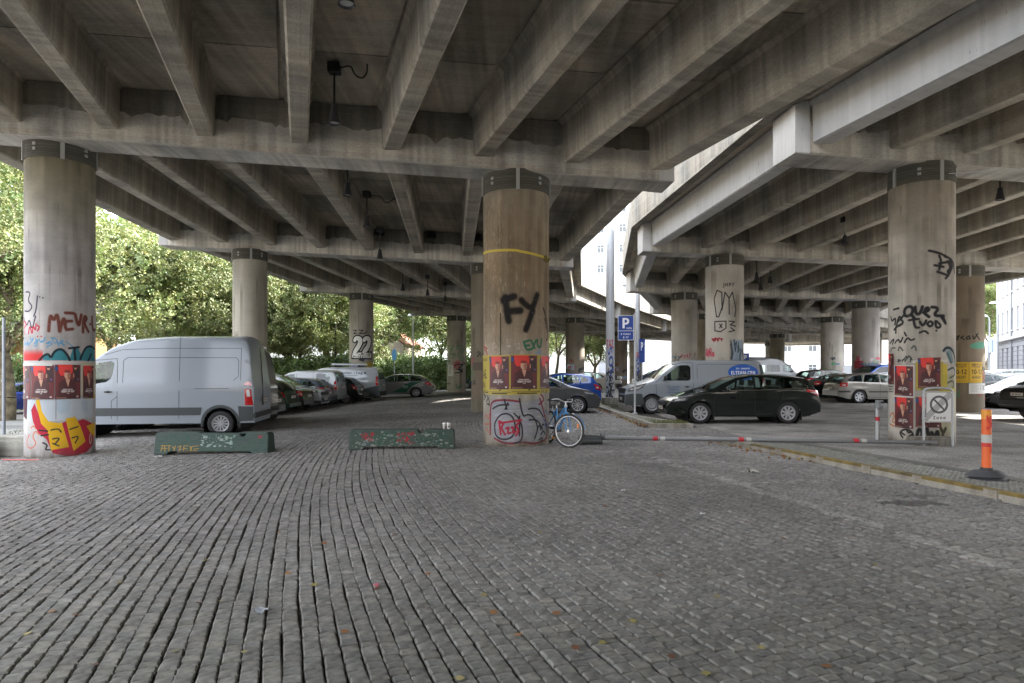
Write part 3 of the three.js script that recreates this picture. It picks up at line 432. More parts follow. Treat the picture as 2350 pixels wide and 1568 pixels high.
// --- the brown pillar in the middle
{
  const tex = mantle(1184.5, 76.5, C1.R, 5.3, 13.45, 0, (g, W, h) => {
    const q = g.createLinearGradient(0, 0, 0, h); q.addColorStop(0, '#c4b8a2'); q.addColorStop(0.3, '#b3a084'); q.addColorStop(0.55, '#c0b098'); q.addColorStop(0.66, '#d6ccbe'); q.addColorStop(0.8, '#d4d0c8'); q.addColorStop(1, '#bcb3a6'); g.fillStyle = q; g.fillRect(0, 0, W, h);
    const R = rng(8); for (let i = 0; i < 120; i++) { const x = R() * W, l = 100 + R() * h * 0.5, y = R() * h * 0.35; g.fillStyle = `rgba(${130 + R() * 60},${104 + R() * 50},${72 + R() * 40},${0.03 + R() * 0.11})`; g.fillRect(x, y, 3 + R() * 26, l); }
  }, (g, X, Y) => {
    const R = rng(12); for (let i = 0; i < 500; i++) { g.fillStyle = `rgba(205,190,165,${R() * 0.5})`; const x = X(1110 + R() * R() * 110), y = Y(450 + R() * 380); g.fillRect(x, y, 2 + R() * 4, 3 + R() * 26); }
    for (let i = 0; i < 60; i++) { g.fillStyle = `rgba(196,186,172,${R() * 0.6})`; g.fillRect(X(1112 + R() * 90), Y(785 + R() * 32), 4 + R() * 16, 3 + R() * 10); }
    g.filter = 'blur(3px)'; spray(g, X, Y, 26, '#17130f', [1155, 690, 1180, 682], [1160, 684, 1164, 720, 1168, 738], [1168, 716, 1194, 714]); spray(g, X, Y, 22, '#17130f', [1196, 690, 1218, 718, 1232, 676], [1222, 712, 1206, 758]); g.filter = 'none';
    spray(g, X, Y, 8, '#2b2622', [1246, 706, 1254, 730, 1258, 758], [1250, 730, 1258, 770, 1254, 780]);
    spray(g, X, Y, 8, '#2f6e50', [1202, 786, 1214, 782], [1202, 786, 1206, 806, 1218, 802], [1204, 795, 1214, 793], [1218, 782, 1226, 800], [1229, 782, 1220, 802], [1232, 780, 1231, 796, 1240, 798, 1242, 778]);
    spray(g, X, Y, 4, '#23201e', [1150, 720, 1150, 815]);
    spray(g, X, Y, 5, '#a8262c', [1112, 800, 1122, 812, 1114, 820], [1108, 790, 1118, 800]);
    blob(g, X, Y, '#8d9aa8', [1224, 816, 1236, 800, 1244, 816]);
    // silver throw-up
    blob(g, X, Y, '#8f9299', [1128, 922, 1158, 918, 1192, 924, 1240, 916, 1248, 945, 1258, 985, 1252, 1014, 1224, 1019, 1150, 1018, 1132, 1002, 1126, 965], 0.92);
    for (let i = 0; i < 260; i++) { g.fillStyle = `rgba(${150 + R() * 60},${150 + R() * 60},${160 + R() * 60},0.25)`; g.fillRect(X(1130 + R() * 118), Y(922 + R() * 92), 10 + R() * 40, 2 + R() * 6); }
    spray(g, X, Y, 7, '#7c2434', [1126, 1000, 1126, 950, 1128, 922, 1160, 918, 1190, 922], [1238, 916, 1250, 960, 1257, 1000, 1248, 1016], [1136, 1008, 1160, 1021, 1200, 1014, 1225, 1021, 1246, 1014], [1240, 906, 1250, 918, 1236, 930]);
    spray(g, X, Y, 6, '#25222a', [1132, 940, 1144, 930, 1168, 930], [1158, 918, 1164, 940], [1166, 926, 1160, 940], [1136, 975, 1144, 955, 1165, 948, 1180, 960, 1184, 990, 1172, 1008, 1150, 1010, 1137, 1000, 1136, 975], [1192, 916, 1198, 960, 1210, 950, 1226, 960, 1234, 985, 1226, 1008], [1192, 956, 1192, 1000], [1180, 950, 1196, 962, 1200, 1012, 1180, 1018], [1212, 940, 1232, 935, 1246, 960], [1214, 965, 1232, 962, 1244, 990]);
    spray(g, X, Y, 8, '#a5243a', [1146, 968, 1150, 998], [1147, 968, 1158, 972, 1150, 982, 1160, 998], [1162, 984, 1170, 978, 1164, 996, 1172, 994], [1174, 982, 1180, 978, 1176, 996, 1184, 990], [1192, 968, 1182, 978, 1192, 988, 1184, 1000], [1150, 972, 1196, 964]);
    spray(g, X, Y, 5, '#1f1d20', [1232, 988, 1236, 974, 1240, 988], [1243, 986, 1243, 976, 1248, 978], [1240, 1000, 1246, 990, 1250, 1000], [1236, 1012, 1244, 1004, 1242, 1018], [1252, 975, 1257, 1000, 1254, 1012]);
    spray(g, X, Y, 5, '#46618f', [1246, 965, 1254, 972, 1248, 982, 1257, 980], [1250, 945, 1258, 955]);
    spray(g, X, Y, 5, '#b05a48', [1112, 968, 1116, 950, 1122, 968, 1124, 952], [1112, 978, 1124, 976], [1116, 985, 1122, 996]);
    scrib(g, X(1109), Y(906), X(1126) - X(1109), Y(930) - Y(906), '#3a4038', 5, 6, 2);
  });
  pillar('brown stained concrete pillar in the middle lettered FY, with posters and a silver throw-up', C1.x, C1.z, C1.R, EYE + 4.16, tex, { joints: [1, 2, 3].map((k) => EYE + [296, 168, -125][k - 1] * 13.45 / 1500).sort() });
  // yellow tape round it
  const o = thing('warning_tape', 'yellow tape knotted round the brown pillar above the lettering', 'tape', C1.x, 0, C1.z), g = new THREE.CylinderGeometry(C1.R + 0.008, C1.R + 0.008, 0.05, 48, 6, true), p = g.attributes.position;
  for (let i = 0; i < p.count; i++) { const a = Math.atan2(p.getX(i), p.getZ(i)); p.setY(i, p.getY(i) + EYE + 2.47 - 0.11 * Math.sin(a + 0.1) * (a > 0 ? 1 : 0.3)); } g.computeVertexNormals();
  mesh('band', g, M([0.55, 0.42, 0.04], 0.6, { side: THREE.DoubleSide }), o); mesh('knot', [tube([[0.62, 4.0, 0.38], [0.66, 3.9, 0.4], [0.7, 3.94, 0.36], [0.66, 3.85, 0.42]], 0.02, 6), tube([[0.6, 3.98, 0.42], [0.64, 3.86, 0.42], [0.68, 3.9, 0.38]], 0.018, 6)], M([0.16, 0.13, 0.03], 0.7), o);
}
// --- right pillar
{
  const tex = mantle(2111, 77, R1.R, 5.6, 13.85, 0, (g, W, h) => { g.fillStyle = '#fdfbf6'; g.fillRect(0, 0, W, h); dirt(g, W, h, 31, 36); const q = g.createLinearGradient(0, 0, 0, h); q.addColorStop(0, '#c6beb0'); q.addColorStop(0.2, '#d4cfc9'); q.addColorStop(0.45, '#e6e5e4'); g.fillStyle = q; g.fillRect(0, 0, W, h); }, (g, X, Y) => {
    const K = '#201f22';
    g.filter = 'blur(2px)'; spray(g, X, Y, 9, K, [2128, 576, 2150, 582, 2166, 590], [2150, 588, 2156, 600, 2150, 620], [2150, 606, 2178, 600], [2162, 590, 2180, 594, 2184, 625], [2146, 625, 2170, 634], [2168, 600, 2178, 620, 2164, 640], [2140, 610, 2160, 614]); spray(g, X, Y, 20, K, [2174, 600, 2180, 610, 2170, 625]); g.filter = 'none';
    spray(g, X, Y, 9, K, [2049, 706, 2061, 704], [2042, 722, 2044, 736, 2054, 724, 2052, 742], [2056, 744, 2060, 722, 2068, 728, 2058, 736], [2072, 722, 2064, 730, 2073, 738, 2062, 746], [2050, 754, 2058, 746, 2068, 742], [2054, 762, 2054, 748]);
    spray(g, X, Y, 13, K, [2074, 722, 2072, 706, 2090, 700, 2094, 716, 2082, 726, 2074, 722], [2090, 722, 2096, 730], [2098, 704, 2098, 720, 2108, 722, 2114, 704], [2116, 718, 2130, 714, 2124, 704, 2116, 718, 2128, 728], [2134, 706, 2152, 706, 2136, 726, 2160, 726]);
    spray(g, X, Y, 10, K, [2084, 734, 2106, 732], [2094, 728, 2096, 752, 2106, 752], [2108, 738, 2114, 752, 2122, 736], [2124, 744, 2130, 736, 2138, 744, 2130, 752, 2124, 744], [2142, 738, 2142, 756, 2156, 750, 2144, 738], [2158, 726, 2168, 752, 2154, 728]);
    spray(g, X, Y, 8, K, [2108, 764, 2118, 758, 2126, 766], [2144, 760]);
    spray(g, X, Y, 7, K, [2040, 786, 2052, 772, 2046, 788], [2052, 786, 2060, 774, 2064, 788, 2070, 774], [2074, 786, 2080, 772, 2088, 782, 2096, 778], [2078, 770, 2074, 762]);
    spray(g, X, Y, 7, '#555b58', [2042, 806, 2044, 796, 2052, 798], [2060, 804, 2062, 792, 2070, 804], [2090, 800, 2096, 790, 2100, 804]);
    scrib(g, X(2058), Y(814), X(2092) - X(2058), Y(832) - Y(814), '#3c4340', 5, 9, 3);
    spray(g, X, Y, 12, '#23343c', [2160, 806, 2164, 798, 2176, 800, 2184, 815, 2186, 840], [2168, 812, 2176, 832]); blob(g, X, Y, '#5f7e8a', [2164, 806, 2176, 804, 2182, 835, 2172, 830], 0.7);
    spray(g, X, Y, 8, '#39444a', [2170, 850, 2182, 840, 2186, 860, 2174, 868], [2168, 880, 2178, 872, 2184, 884, 2176, 896]);
    // paper pasted under the posters, yellow remains
    blob(g, X, Y, '#c3c0bb', [2036, 905, 2056, 904, 2056, 985, 2036, 990], 0.6); blob(g, X, Y, '#c9b54a', [2158, 836, 2168, 836, 2168, 890, 2186, 892, 2186, 902, 2150, 900]); blob(g, X, Y, '#cfccc4', [2092, 828, 2170, 826, 2168, 832, 2092, 834]);
    spray(g, X, Y, 4, '#3a3a3a', [2036, 890, 2046, 890], [2036, 896, 2044, 896], [2037, 902, 2046, 902]);
    spray(g, X, Y, 7, '#c0763c', [2040, 962, 2046, 948, 2052, 962, 2044, 974, 2056, 976], [2040, 980, 2050, 984]);
    spray(g, X, Y, 8, K, [2070, 1008, 2062, 1000, 2070, 990, 2084, 988, 2094, 998, 2092, 1012], [2080, 992, 2084, 998, 2088, 992], [2092, 1000, 2082, 1004, 2092, 1010, 2082, 1014], [2068, 998, 2074, 1002]);
    spray(g, X, Y, 14, K, [2102, 1004, 2104, 984, 2114, 990, 2112, 1006], [2124, 984, 2126, 1008, 2134, 988, 2138, 1008], [2140, 1006, 2146, 984, 2150, 1004], [2154, 984, 2158, 998, 2164, 984], [2158, 998, 2156, 1012]);
    g.fillStyle = 'rgba(150,150,70,0.25)'; g.fillRect(X(2150), Y(860), X(2186) - X(2150), Y(1000) - Y(860));
  });
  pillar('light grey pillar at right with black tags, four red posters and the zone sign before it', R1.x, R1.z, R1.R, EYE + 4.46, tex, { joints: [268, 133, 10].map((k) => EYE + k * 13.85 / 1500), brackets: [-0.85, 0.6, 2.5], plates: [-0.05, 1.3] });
}
// --- pillars further back
function generic(seed, tone, band, draw) {
  return ctex(canvas(512, 640, (g, W, h) => {
    g.drawImage(conTile, 0, 0); g.drawImage(conTile, 0, 512); g.globalCompositeOperation = 'multiply'; g.fillStyle = tone; g.fillRect(0, 0, W, h); dirt(g, W, h, seed, 30); g.globalCompositeOperation = 'source-over';
    const R = rng(seed), cols = ['#1d1d20', '#28303c', '#8c2d35', '#3d6f8c', '#7a7f86', '#1f2420', '#a43a4a', '#4a7a5a'];
    if (band) { g.globalAlpha = 0.75; for (let i = 0; i < 26; i++) { g.fillStyle = band[Math.floor(R() * band.length)]; g.fillRect(R() * W, h - 110 - R() * 200, 20 + R() * 60, 15 + R() * 50); } g.globalAlpha = 1; }
    for (let i = 0; i < 16; i++) scrib(g, R() * W, h - 60 - R() * 270, 26 + R() * 60, 14 + R() * 30, cols[Math.floor(R() * cols.length)], 2 + R() * 3, seed * 31 + i, 3 + Math.floor(R() * 3));
    if (draw) { g.save(); g.translate(0, -105); draw(g, W, h); g.restore(); }
  }));
}
{
  const t22 = generic(21, '#c2bcb2', null, (g, W, h) => {
    const cx = W / 2, u = 1.17; g.save(); g.translate(cx - 78, h - 312); g.lineJoin = g.lineCap = 'round';
    const two = (x) => { g.beginPath(); g.moveTo(x, 40); g.quadraticCurveTo(x + 2, 6, x + 38, 6); g.quadraticCurveTo(x + 78, 14, x + 66, 56); g.quadraticCurveTo(x + 56, 84, x + 30, 112); g.lineTo(x + 74, 110); g.lineTo(x + 74, 150); g.lineTo(x - 14, 148); g.quadraticCurveTo(x - 10, 110, x + 28, 64); g.quadraticCurveTo(x + 44, 36, x + 26, 36); g.quadraticCurveTo(x + 18, 58, x, 40); g.closePath(); };
    for (const x of [18, 84]) { two(x); g.lineWidth = 13; g.strokeStyle = '#16161a'; g.stroke(); } for (const x of [18, 84]) { two(x); g.fillStyle = '#d6d4ce'; g.fill(); g.lineWidth = 3; g.strokeStyle = '#303036'; g.stroke(); }
    g.fillStyle = '#222'; const R = rng(2); for (let i = 0; i < 70; i++) { g.beginPath(); g.arc(12 + R() * 140, 112 + R() * 36, 1.5 + R() * 1.6, 0, 7); g.fill(); }
    g.strokeStyle = '#1a1a1c'; g.lineWidth = 5; g.beginPath(); for (const [a, b, c, d] of [[20, -30, 44, -28], [44, -28, 22, -6], [22, -6, 48, -10], [62, -30, 88, -28], [88, -28, 64, -6], [64, -6, 110, -12], [110, -12, 112, -24]]) { g.moveTo(a, b); g.lineTo(c, d); } g.stroke(); g.restore();
    g.fillStyle = '#b79f36'; g.globalAlpha = 0.8; g.beginPath(); g.ellipse(cx + 62, h - 112, 42, 30, 0, 0, 7); g.fill(); g.globalAlpha = 1; scrib(g, cx - 90, h - 128, 110, 26, '#6d63a8', 4, 5, 6);
  });
  const tZ = generic(33, '#cfc9bc', null, (g, W, h) => { g.lineJoin = 'round'; g.strokeStyle = '#3f8f63'; g.lineWidth = 5; g.beginPath(); for (const l of [[170, 330, 230, 330, 190, 410, 250, 400, 236, 440, 178, 436, 212, 352, 172, 352, 170, 330], [262, 330, 310, 326, 330, 360, 286, 420, 330, 440, 320, 470, 262, 420, 300, 360, 262, 352, 262, 330]]) { g.moveTo(l[0], l[1]); for (let i = 2; i < l.length; i += 2) g.lineTo(l[i], l[i + 1]); } g.stroke(); g.fillStyle = '#cfcfcb'; g.fillRect(170, 498, 60, 100); g.strokeStyle = '#222'; g.lineWidth = 2; for (let i = 0; i < 12; i++) { g.beginPath(); g.moveTo(180, 506 + i * 7); g.lineTo(220 - (i * 13) % 24, 506 + i * 7); g.stroke(); } g.lineWidth = 8; g.strokeStyle = '#1b1b1d'; g.beginPath(); g.moveTo(240, 500); g.lineTo(320, 496); g.lineTo(268, 540); g.lineTo(316, 560); g.lineTo(244, 572); g.stroke(); });
  const tPaste = generic(47, '#a39a8c', ['#9ab0c4', '#7f9fc0', '#c7c4bf', '#b9a5a8', '#a84a5c', '#c9c9c5'], null);
  const tDark = generic(58, '#98907f', ['#7a6a58', '#5a5048'], (g) => { g.strokeStyle = '#1c1c1c'; g.lineWidth = 7; g.beginPath(); g.arc(272, 320, 20, 0, 5); g.stroke(); g.beginPath(); g.moveTo(270, 330); g.lineTo(250, 380); g.stroke(); g.fillStyle = '#1d1d1f'; g.fillRect(240, 410, 60, 26); });
  const tCas = generic(64, '#c4c0b8', null, (g) => { g.strokeStyle = '#222226'; g.lineWidth = 4; g.beginPath(); g.moveTo(190, 470); g.lineTo(200, 470); g.lineTo(188, 500); g.moveTo(215, 470); g.lineTo(240, 470); g.lineTo(214, 490); g.lineTo(242, 505); g.stroke(); g.fillStyle = '#b0404a'; g.font = 'bold 30px sans-serif'; g.fillText('CAS', 250, 520); });
  const tDraw = generic(71, '#d8d4cc', null, (g) => { g.strokeStyle = '#28282b'; g.lineWidth = 4.5; g.lineCap = 'round'; g.beginPath(); for (const l of [[222, 330, 210, 250, 225, 215, 245, 225, 246, 290, 232, 330, 222, 330], [246, 300, 258, 225, 275, 250, 276, 320], [276, 250, 290, 225, 306, 300, 300, 330], [222, 350, 214, 350, 214, 390, 240, 395, 262, 380, 262, 350, 222, 350], [236, 362, 246, 378], [246, 362, 236, 378], [275, 350, 300, 352, 280, 366, 305, 372], [282, 378, 300, 390, 275, 396]]) { g.moveTo(l[0], l[1]); for (let i = 2; i < l.length; i += 2) g.lineTo(l[i], l[i + 1]); } g.stroke(); g.font = 'bold 22px sans-serif'; g.fillStyle = '#333'; g.fillText('JHP7', 250, 200); g.lineWidth = 6; g.beginPath(); for (const l of [[180, 520, 168, 550, 182, 575], [190, 530, 200, 570, 214, 545, 190, 530], [230, 520, 244, 570], [262, 530, 300, 520], [262, 552, 300, 542]]) { g.moveTo(l[0], l[1]); for (let i = 2; i < l.length; i += 2) g.quadraticCurveTo(l[i], l[i + 1], l[i], l[i + 1]); } g.stroke(); g.globalAlpha = 0.6; g.fillStyle = '#6f8ba8'; g.fillRect(290, 430, 60, 120); g.globalAlpha = 1; scrib(g, 280, 430, 80, 100, '#3b4650', 4, 77, 5); });
  const tGreen = generic(83, '#d2cec6', ['#3f8f5a', '#a8b04a', '#c98f9a', '#b04a50'], null), tPink = generic(92, '#c2beb8', ['#c9a3b4', '#c98aa0', '#b84a58', '#a8303c', '#d0b8c0'], null), tBrown = generic(99, '#b0a690', ['#5a7a88', '#3c4a50', '#8a5a50'], null);
  const tAug = generic(105, '#8f8270', null, (g, W, h) => { g.strokeStyle = '#1e1d1c'; g.lineWidth = 5; g.lineCap = 'round'; g.beginPath(); for (const l of [[206, 380, 222, 380, 222, 406, 206, 406], [232, 392, 246, 384, 240, 404, 232, 392], [262, 386, 252, 394, 264, 402], [272, 394, 282, 386, 286, 400, 274, 402, 272, 394], [296, 386, 300, 402, 318, 376], [310, 380, 326, 404]]) { g.moveTo(l[0], l[1]); for (let i = 2; i < l.length; i += 2) g.lineTo(l[i], l[i + 1]); } g.stroke(); g.globalAlpha = 0.7; g.fillStyle = '#3f8f78'; g.beginPath(); g.ellipse(330, 430, 46, 16, -0.1, 0, 7); g.fill(); g.globalAlpha = 1; g.strokeStyle = '#a8503c'; g.beginPath(); g.arc(310, h - 60, 18, 0, 7); g.arc(345, h - 64, 20, 0, 7); g.stroke(); });
  const top = (b, x) => beamAt(b, x)[1];
  const add = (label, b, x, z, R, tex, opt) => pillar(label, x, z, R, top(b, x) + 0.01, tex, { collar: 0.4, plates: [-0.7, 0.7], ...opt });
  add('grey pillar rising right behind the big white van', LEFT[5], -10.0, 24.95, 0.62, generic(15, '#c9c5b8', null));
  add('pillar with a large white 22 outlined in black', LEFT[6], -8.92, 38.7, 0.7, t22);
  add('pillar with a green outlined Z2 and a white notice', LEFT[7], -4.1, 48.2, 0.69, tZ);
  add('dark tagged pillar half hidden just left of the brown pillar', LEFT[5], -0.92, 25.3, 0.66, tDark);
  add('pillar behind the brown one, hidden but for its shade', LEFT[6], 0.36, 38.6, 0.66, tBrown);
  add('pillar pasted over with pale paper above the blue hatchback', LEFT[7], 4.62, 47.9, 0.69, tPaste);
  add('stained pillar between the two lamp columns, scooter beside it', LEFT[8], 9.75, 59.2, 0.7, tPaste, { group: undefined });
  add('pillar just behind the second lamp column', LEFT[9], 13.4, 70.6, 0.72, tCas);
  add('pillar hidden far behind the parking sign', LEFT[8], 2.6, 60.6, 0.7, tDark);
  add('far pillar of the left road behind the white van roof', LEFT[9], 20.3, 67.6, 0.7, tBrown);
  add('small pale pillar far back above the dark wagon', LEFT[10], 30.2, 76, 0.7, tGreen);
  add('tall pillar with a thin black line drawing behind the white van', RIGHT[4], 8.13, 25.0, 0.70, tDraw, { brackets: [0.3, -0.8], plates: [-0.35] });
  add('dark pillar in the second row with two yellow August posters', RIGHT[4], 17.35, 25.2, 0.72, tAug, { brackets: [0.35], plates: [-0.1] });
  add('pillar left of the line drawing pillar, tagged in red near the van roof', RIGHT[5], 9.38, 35.6, 0.69, tCas);
  add('broad pillar with a pink and red painted base', RIGHT[5], 20.3, 37.5, 0.72, tPink);
  add('pillar peeping out behind the line drawing pillar', RIGHT[6], 13.05, 45.9, 0.69, tBrown);
  add('pillar with a green and red painted base behind the dark wagon', RIGHT[6], 22.9, 46.8, 0.74, tGreen);
  add('far brown pillar with a blue tagged base behind the white van', RIGHT[8], 28.2, 69.5, 0.75, tBrown);
  add('pillar of the fifth row hidden behind the line drawing pillar', RIGHT[7], 18, 56.2, 0.7, tBrown);
  add('pillar of the fifth row hidden behind the green painted pillar', RIGHT[7], 28, 56.6, 0.7, tPink);
  add('far pillar right of the pink painted one', RIGHT[8], 37.3, 67.3, 0.72, tBrown);
}
// --- posters
const portraitC = canvas(512, 768, (g, W, h) => { // band poster: dark figure before red, a few figures behind
  g.fillStyle = '#5a1c22'; g.fillRect(0, 0, W, h); const q = g.createLinearGradient(0, 0, 0, h); q.addColorStop(0, '#6a2026'); q.addColorStop(0.5, '#6e2024'); q.addColorStop(1, '#5e161b'); g.fillStyle = q; g.fillRect(0, 0, W, h);
  g.fillStyle = '#e0302a'; g.beginPath(); g.moveTo(60, 0); g.lineTo(330, 0); g.lineTo(345, 120); g.lineTo(330, 210); g.lineTo(300, 170); g.lineTo(200, 240); g.lineTo(110, 250); g.lineTo(70, 170); g.fill();
  g.strokeStyle = '#e2463a'; g.lineWidth = 6; for (let i = 0; i < 9; i++) { g.beginPath(); g.moveTo(70 + i * 30, 8 + (i * 37) % 60); g.lineTo(110 + i * 26, 150 + (i * 53) % 70); g.stroke(); }
  g.fillStyle = '#27407a'; g.beginPath(); g.ellipse(24, 90, 38, 54, 0, 0, 7); g.fill();
  g.fillStyle = '#38141a'; g.fillRect(360, 60, 130, 330); g.fillStyle = '#c08a70'; g.beginPath(); g.ellipse(402, 72, 30, 42, 0, 0, 7); g.fill(); g.fillStyle = '#30191a'; g.beginPath(); g.ellipse(402, 44, 34, 24, 0, 0, 7); g.fill(); g.fillStyle = '#b98267'; g.fillRect(350, 200, 26, 90); g.fillStyle = '#6a4a7c'; g.fillRect(440, 300, 36, 50);
  g.fillStyle = '#481419'; g.beginPath(); g.moveTo(40, h); g.lineTo(70, 420); g.quadraticCurveTo(110, 360, 190, 330); g.lineTo(300, 330); g.quadraticCurveTo(380, 360, 410, 430); g.lineTo(440, h); g.fill();
  g.fillStyle = '#cf9c82'; g.beginPath(); g.moveTo(200, 330); g.lineTo(288, 330); g.lineTo(252, 500); g.fill();
  g.fillStyle = '#d7a78d'; g.beginPath(); g.ellipse(240, 232, 62, 92, 0, 0, 7); g.fill(); g.fillStyle = '#a56a58'; g.beginPath(); g.ellipse(272, 250, 30, 76, 0, 0, 7); g.fill(); g.fillStyle = '#8c2a20'; g.beginPath(); g.ellipse(240, 150, 66, 34, 0, 0, 7); g.fill(); g.fillStyle = '#3a1a16'; for (const x of [216, 262]) { g.fillRect(x - 12, 220, 24, 8); } g.fillRect(222, 284, 38, 7); g.fillStyle = '#b27a66'; g.fillRect(234, 226, 10, 38);
  g.fillStyle = '#f0e8e4'; g.textAlign = 'center'; g.font = 'bold 22px sans-serif'; for (let i = 0; i < 11; i++) g.fillRect(150 + i * 17 + (i > 4 ? 10 : 0), 542, 11, 17);
  g.save(); g.translate(250, 620); g.scale(0.72, 1.2); g.font = 'bold 52px sans-serif'; g.fillText('DEBUT EP OUT', 0, 0); g.restore();
  g.fillRect(225, 638, 50, 8); g.fillStyle = '#c98d3a'; for (let i = 0; i < 14; i++) g.fillRect(24 + i * 13, 728, 9, 8); g.fillStyle = '#d8d0d0'; for (let i = 0; i < 16; i++) g.fillRect(24 + i * 13, 744, 8, 6); g.fillRect(420, 700, 50, 8); g.fillRect(426, 714, 38, 20);
});
const augC = canvas(512, 720, (g, W, h) => { g.fillStyle = '#d5ab12'; g.fillRect(0, 0, W, h); g.fillStyle = '#1c1708'; g.textAlign = 'center'; g.font = 'bold 84px sans-serif'; g.fillText('R', 86, 120); g.fillText('SKILDE', 320, 120); g.beginPath(); g.ellipse(150, 92, 38, 44, 0, 0, 7); g.fill(); g.fillStyle = '#d5ab12'; g.beginPath(); g.ellipse(150, 88, 14, 20, 0.4, 0, 7); g.fill(); g.fillStyle = '#1c1708'; g.font = 'bold 34px sans-serif'; for (let i = 0; i < 15; i++) g.fillRect(60 + i * 26, 150, 19, 24); g.font = 'bold 30px sans-serif'; for (let i = 0; i < 9; i++) g.fillRect(150 + i * 24, 196, 17, 16); g.save(); g.translate(W / 2, 420); g.scale(0.86, 1.25); g.font = 'bold 184px sans-serif'; g.fillText('10-12', 0, 0); g.restore(); g.save(); g.translate(W / 2, 575); g.scale(0.8, 1.25); g.font = 'bold 112px sans-serif'; g.fillText('AUGUST', 0, 0); g.restore(); for (let i = 0; i < 22; i++) g.fillRect(50 + i * 19, 650, 13, 12); });
const yellowC = canvas(512, 768, (g, W, h) => { g.fillStyle = '#cdb94e'; g.fillRect(0, 0, W, h); g.fillStyle = '#191608'; g.font = 'bold 70px sans-serif'; g.fillText('ESKILDE', 110, 110); g.save(); g.translate(120, 470); g.scale(1, 1.7); g.font = 'bold 150px sans-serif'; g.fillText('4-6.', 0, 0); g.font = 'bold 100px sans-serif'; g.fillText('MAJ', 0, 110); g.restore(); g.font = 'bold 26px sans-serif'; for (let i = 0; i < 30; i++) g.fillRect(14 + i * 16, 706, 11, 14); g.fillRect(90, 732, 330, 20); });
const whiteC = canvas(256, 256, (g) => { g.fillStyle = '#c4c2bd'; g.fillRect(0, 0, 256, 256); g.fillStyle = '#8d8c88'; for (let i = 0; i < 9; i++) g.fillRect(20, 30 + i * 22, 60 + (i * 37) % 50, 7); g.strokeStyle = '#55534e'; g.lineWidth = 5; g.strokeRect(140, 40, 30, 120); g.fillRect(185, 50, 50, 120); });
const mPoster = M([0.8, 0.8, 0.8], 0.5, { map: ctex(portraitC) }), mAug = M([0.7, 0.7, 0.7], 0.6, { map: ctex(augC) }), mYellowP = M([0.6, 0.6, 0.55], 0.6, { map: ctex(yellowC) }), mNotice = M([0.9, 0.9, 0.9], 0.7, { map: ctex(whiteC) }), mPaper = M([0.5, 0.49, 0.47], 0.8);
// a sheet pasted on a round pillar: seen at px x0..x1, py y0..y1; u0..u1 = which part of the print shows
function sheetOn(P, cx, half, zf, x0, y0, x1, y1, lift, m, name, label, category, group, u = [0, 1], tilt = 0) {
  const a0 = Math.asin(clamp((x0 - cx) / half, -0.995, 0.995)), a1 = Math.asin(clamp((x1 - cx) / half, -0.995, 0.995)), n = 10, rows = 6, R = rng(Math.round(x0 + y0)), r = P.R + lift, pos = [], uv = [], idx = [];
  const Y = (py) => EYE + (850 - py) * zf / 1500;
  for (let j = 0; j <= rows; j++) for (let i = 0; i <= n; i++) { const t = i / n, s = j / rows, a = lerp(a0, a1, t), rr = r + 0.004 * (vn(t * 5 + x0, s * 4 + y0) ) + ((i === 0 || i === n) && (j === 0 || j === rows) ? R() * 0.012 : 0); pos.push(Math.sin(a) * rr, lerp(Y(y1), Y(y0), s) + tilt * (t - 0.5) * 0.05, Math.cos(a) * rr); uv.push(lerp(u[0], u[1], t), s); }
  for (let j = 0; j < rows; j++) for (let i = 0; i < n; i++) { const b = j * (n + 1) + i; idx.push(b, b + 1, b + n + 2, b, b + n + 2, b + n + 1); }
  const g = new THREE.BufferGeometry(); g.setAttribute('position', new THREE.Float32BufferAttribute(pos, 3)); g.setAttribute('uv', new THREE.Float32BufferAttribute(uv, 2)); g.setIndex(idx); g.computeVertexNormals();
  const o = mesh(name, g, m, scene); o.position.set(P.x, 0, -P.z); o.rotation.y = Math.atan2(-P.x, P.z); return tag(o, label, category, group);
}
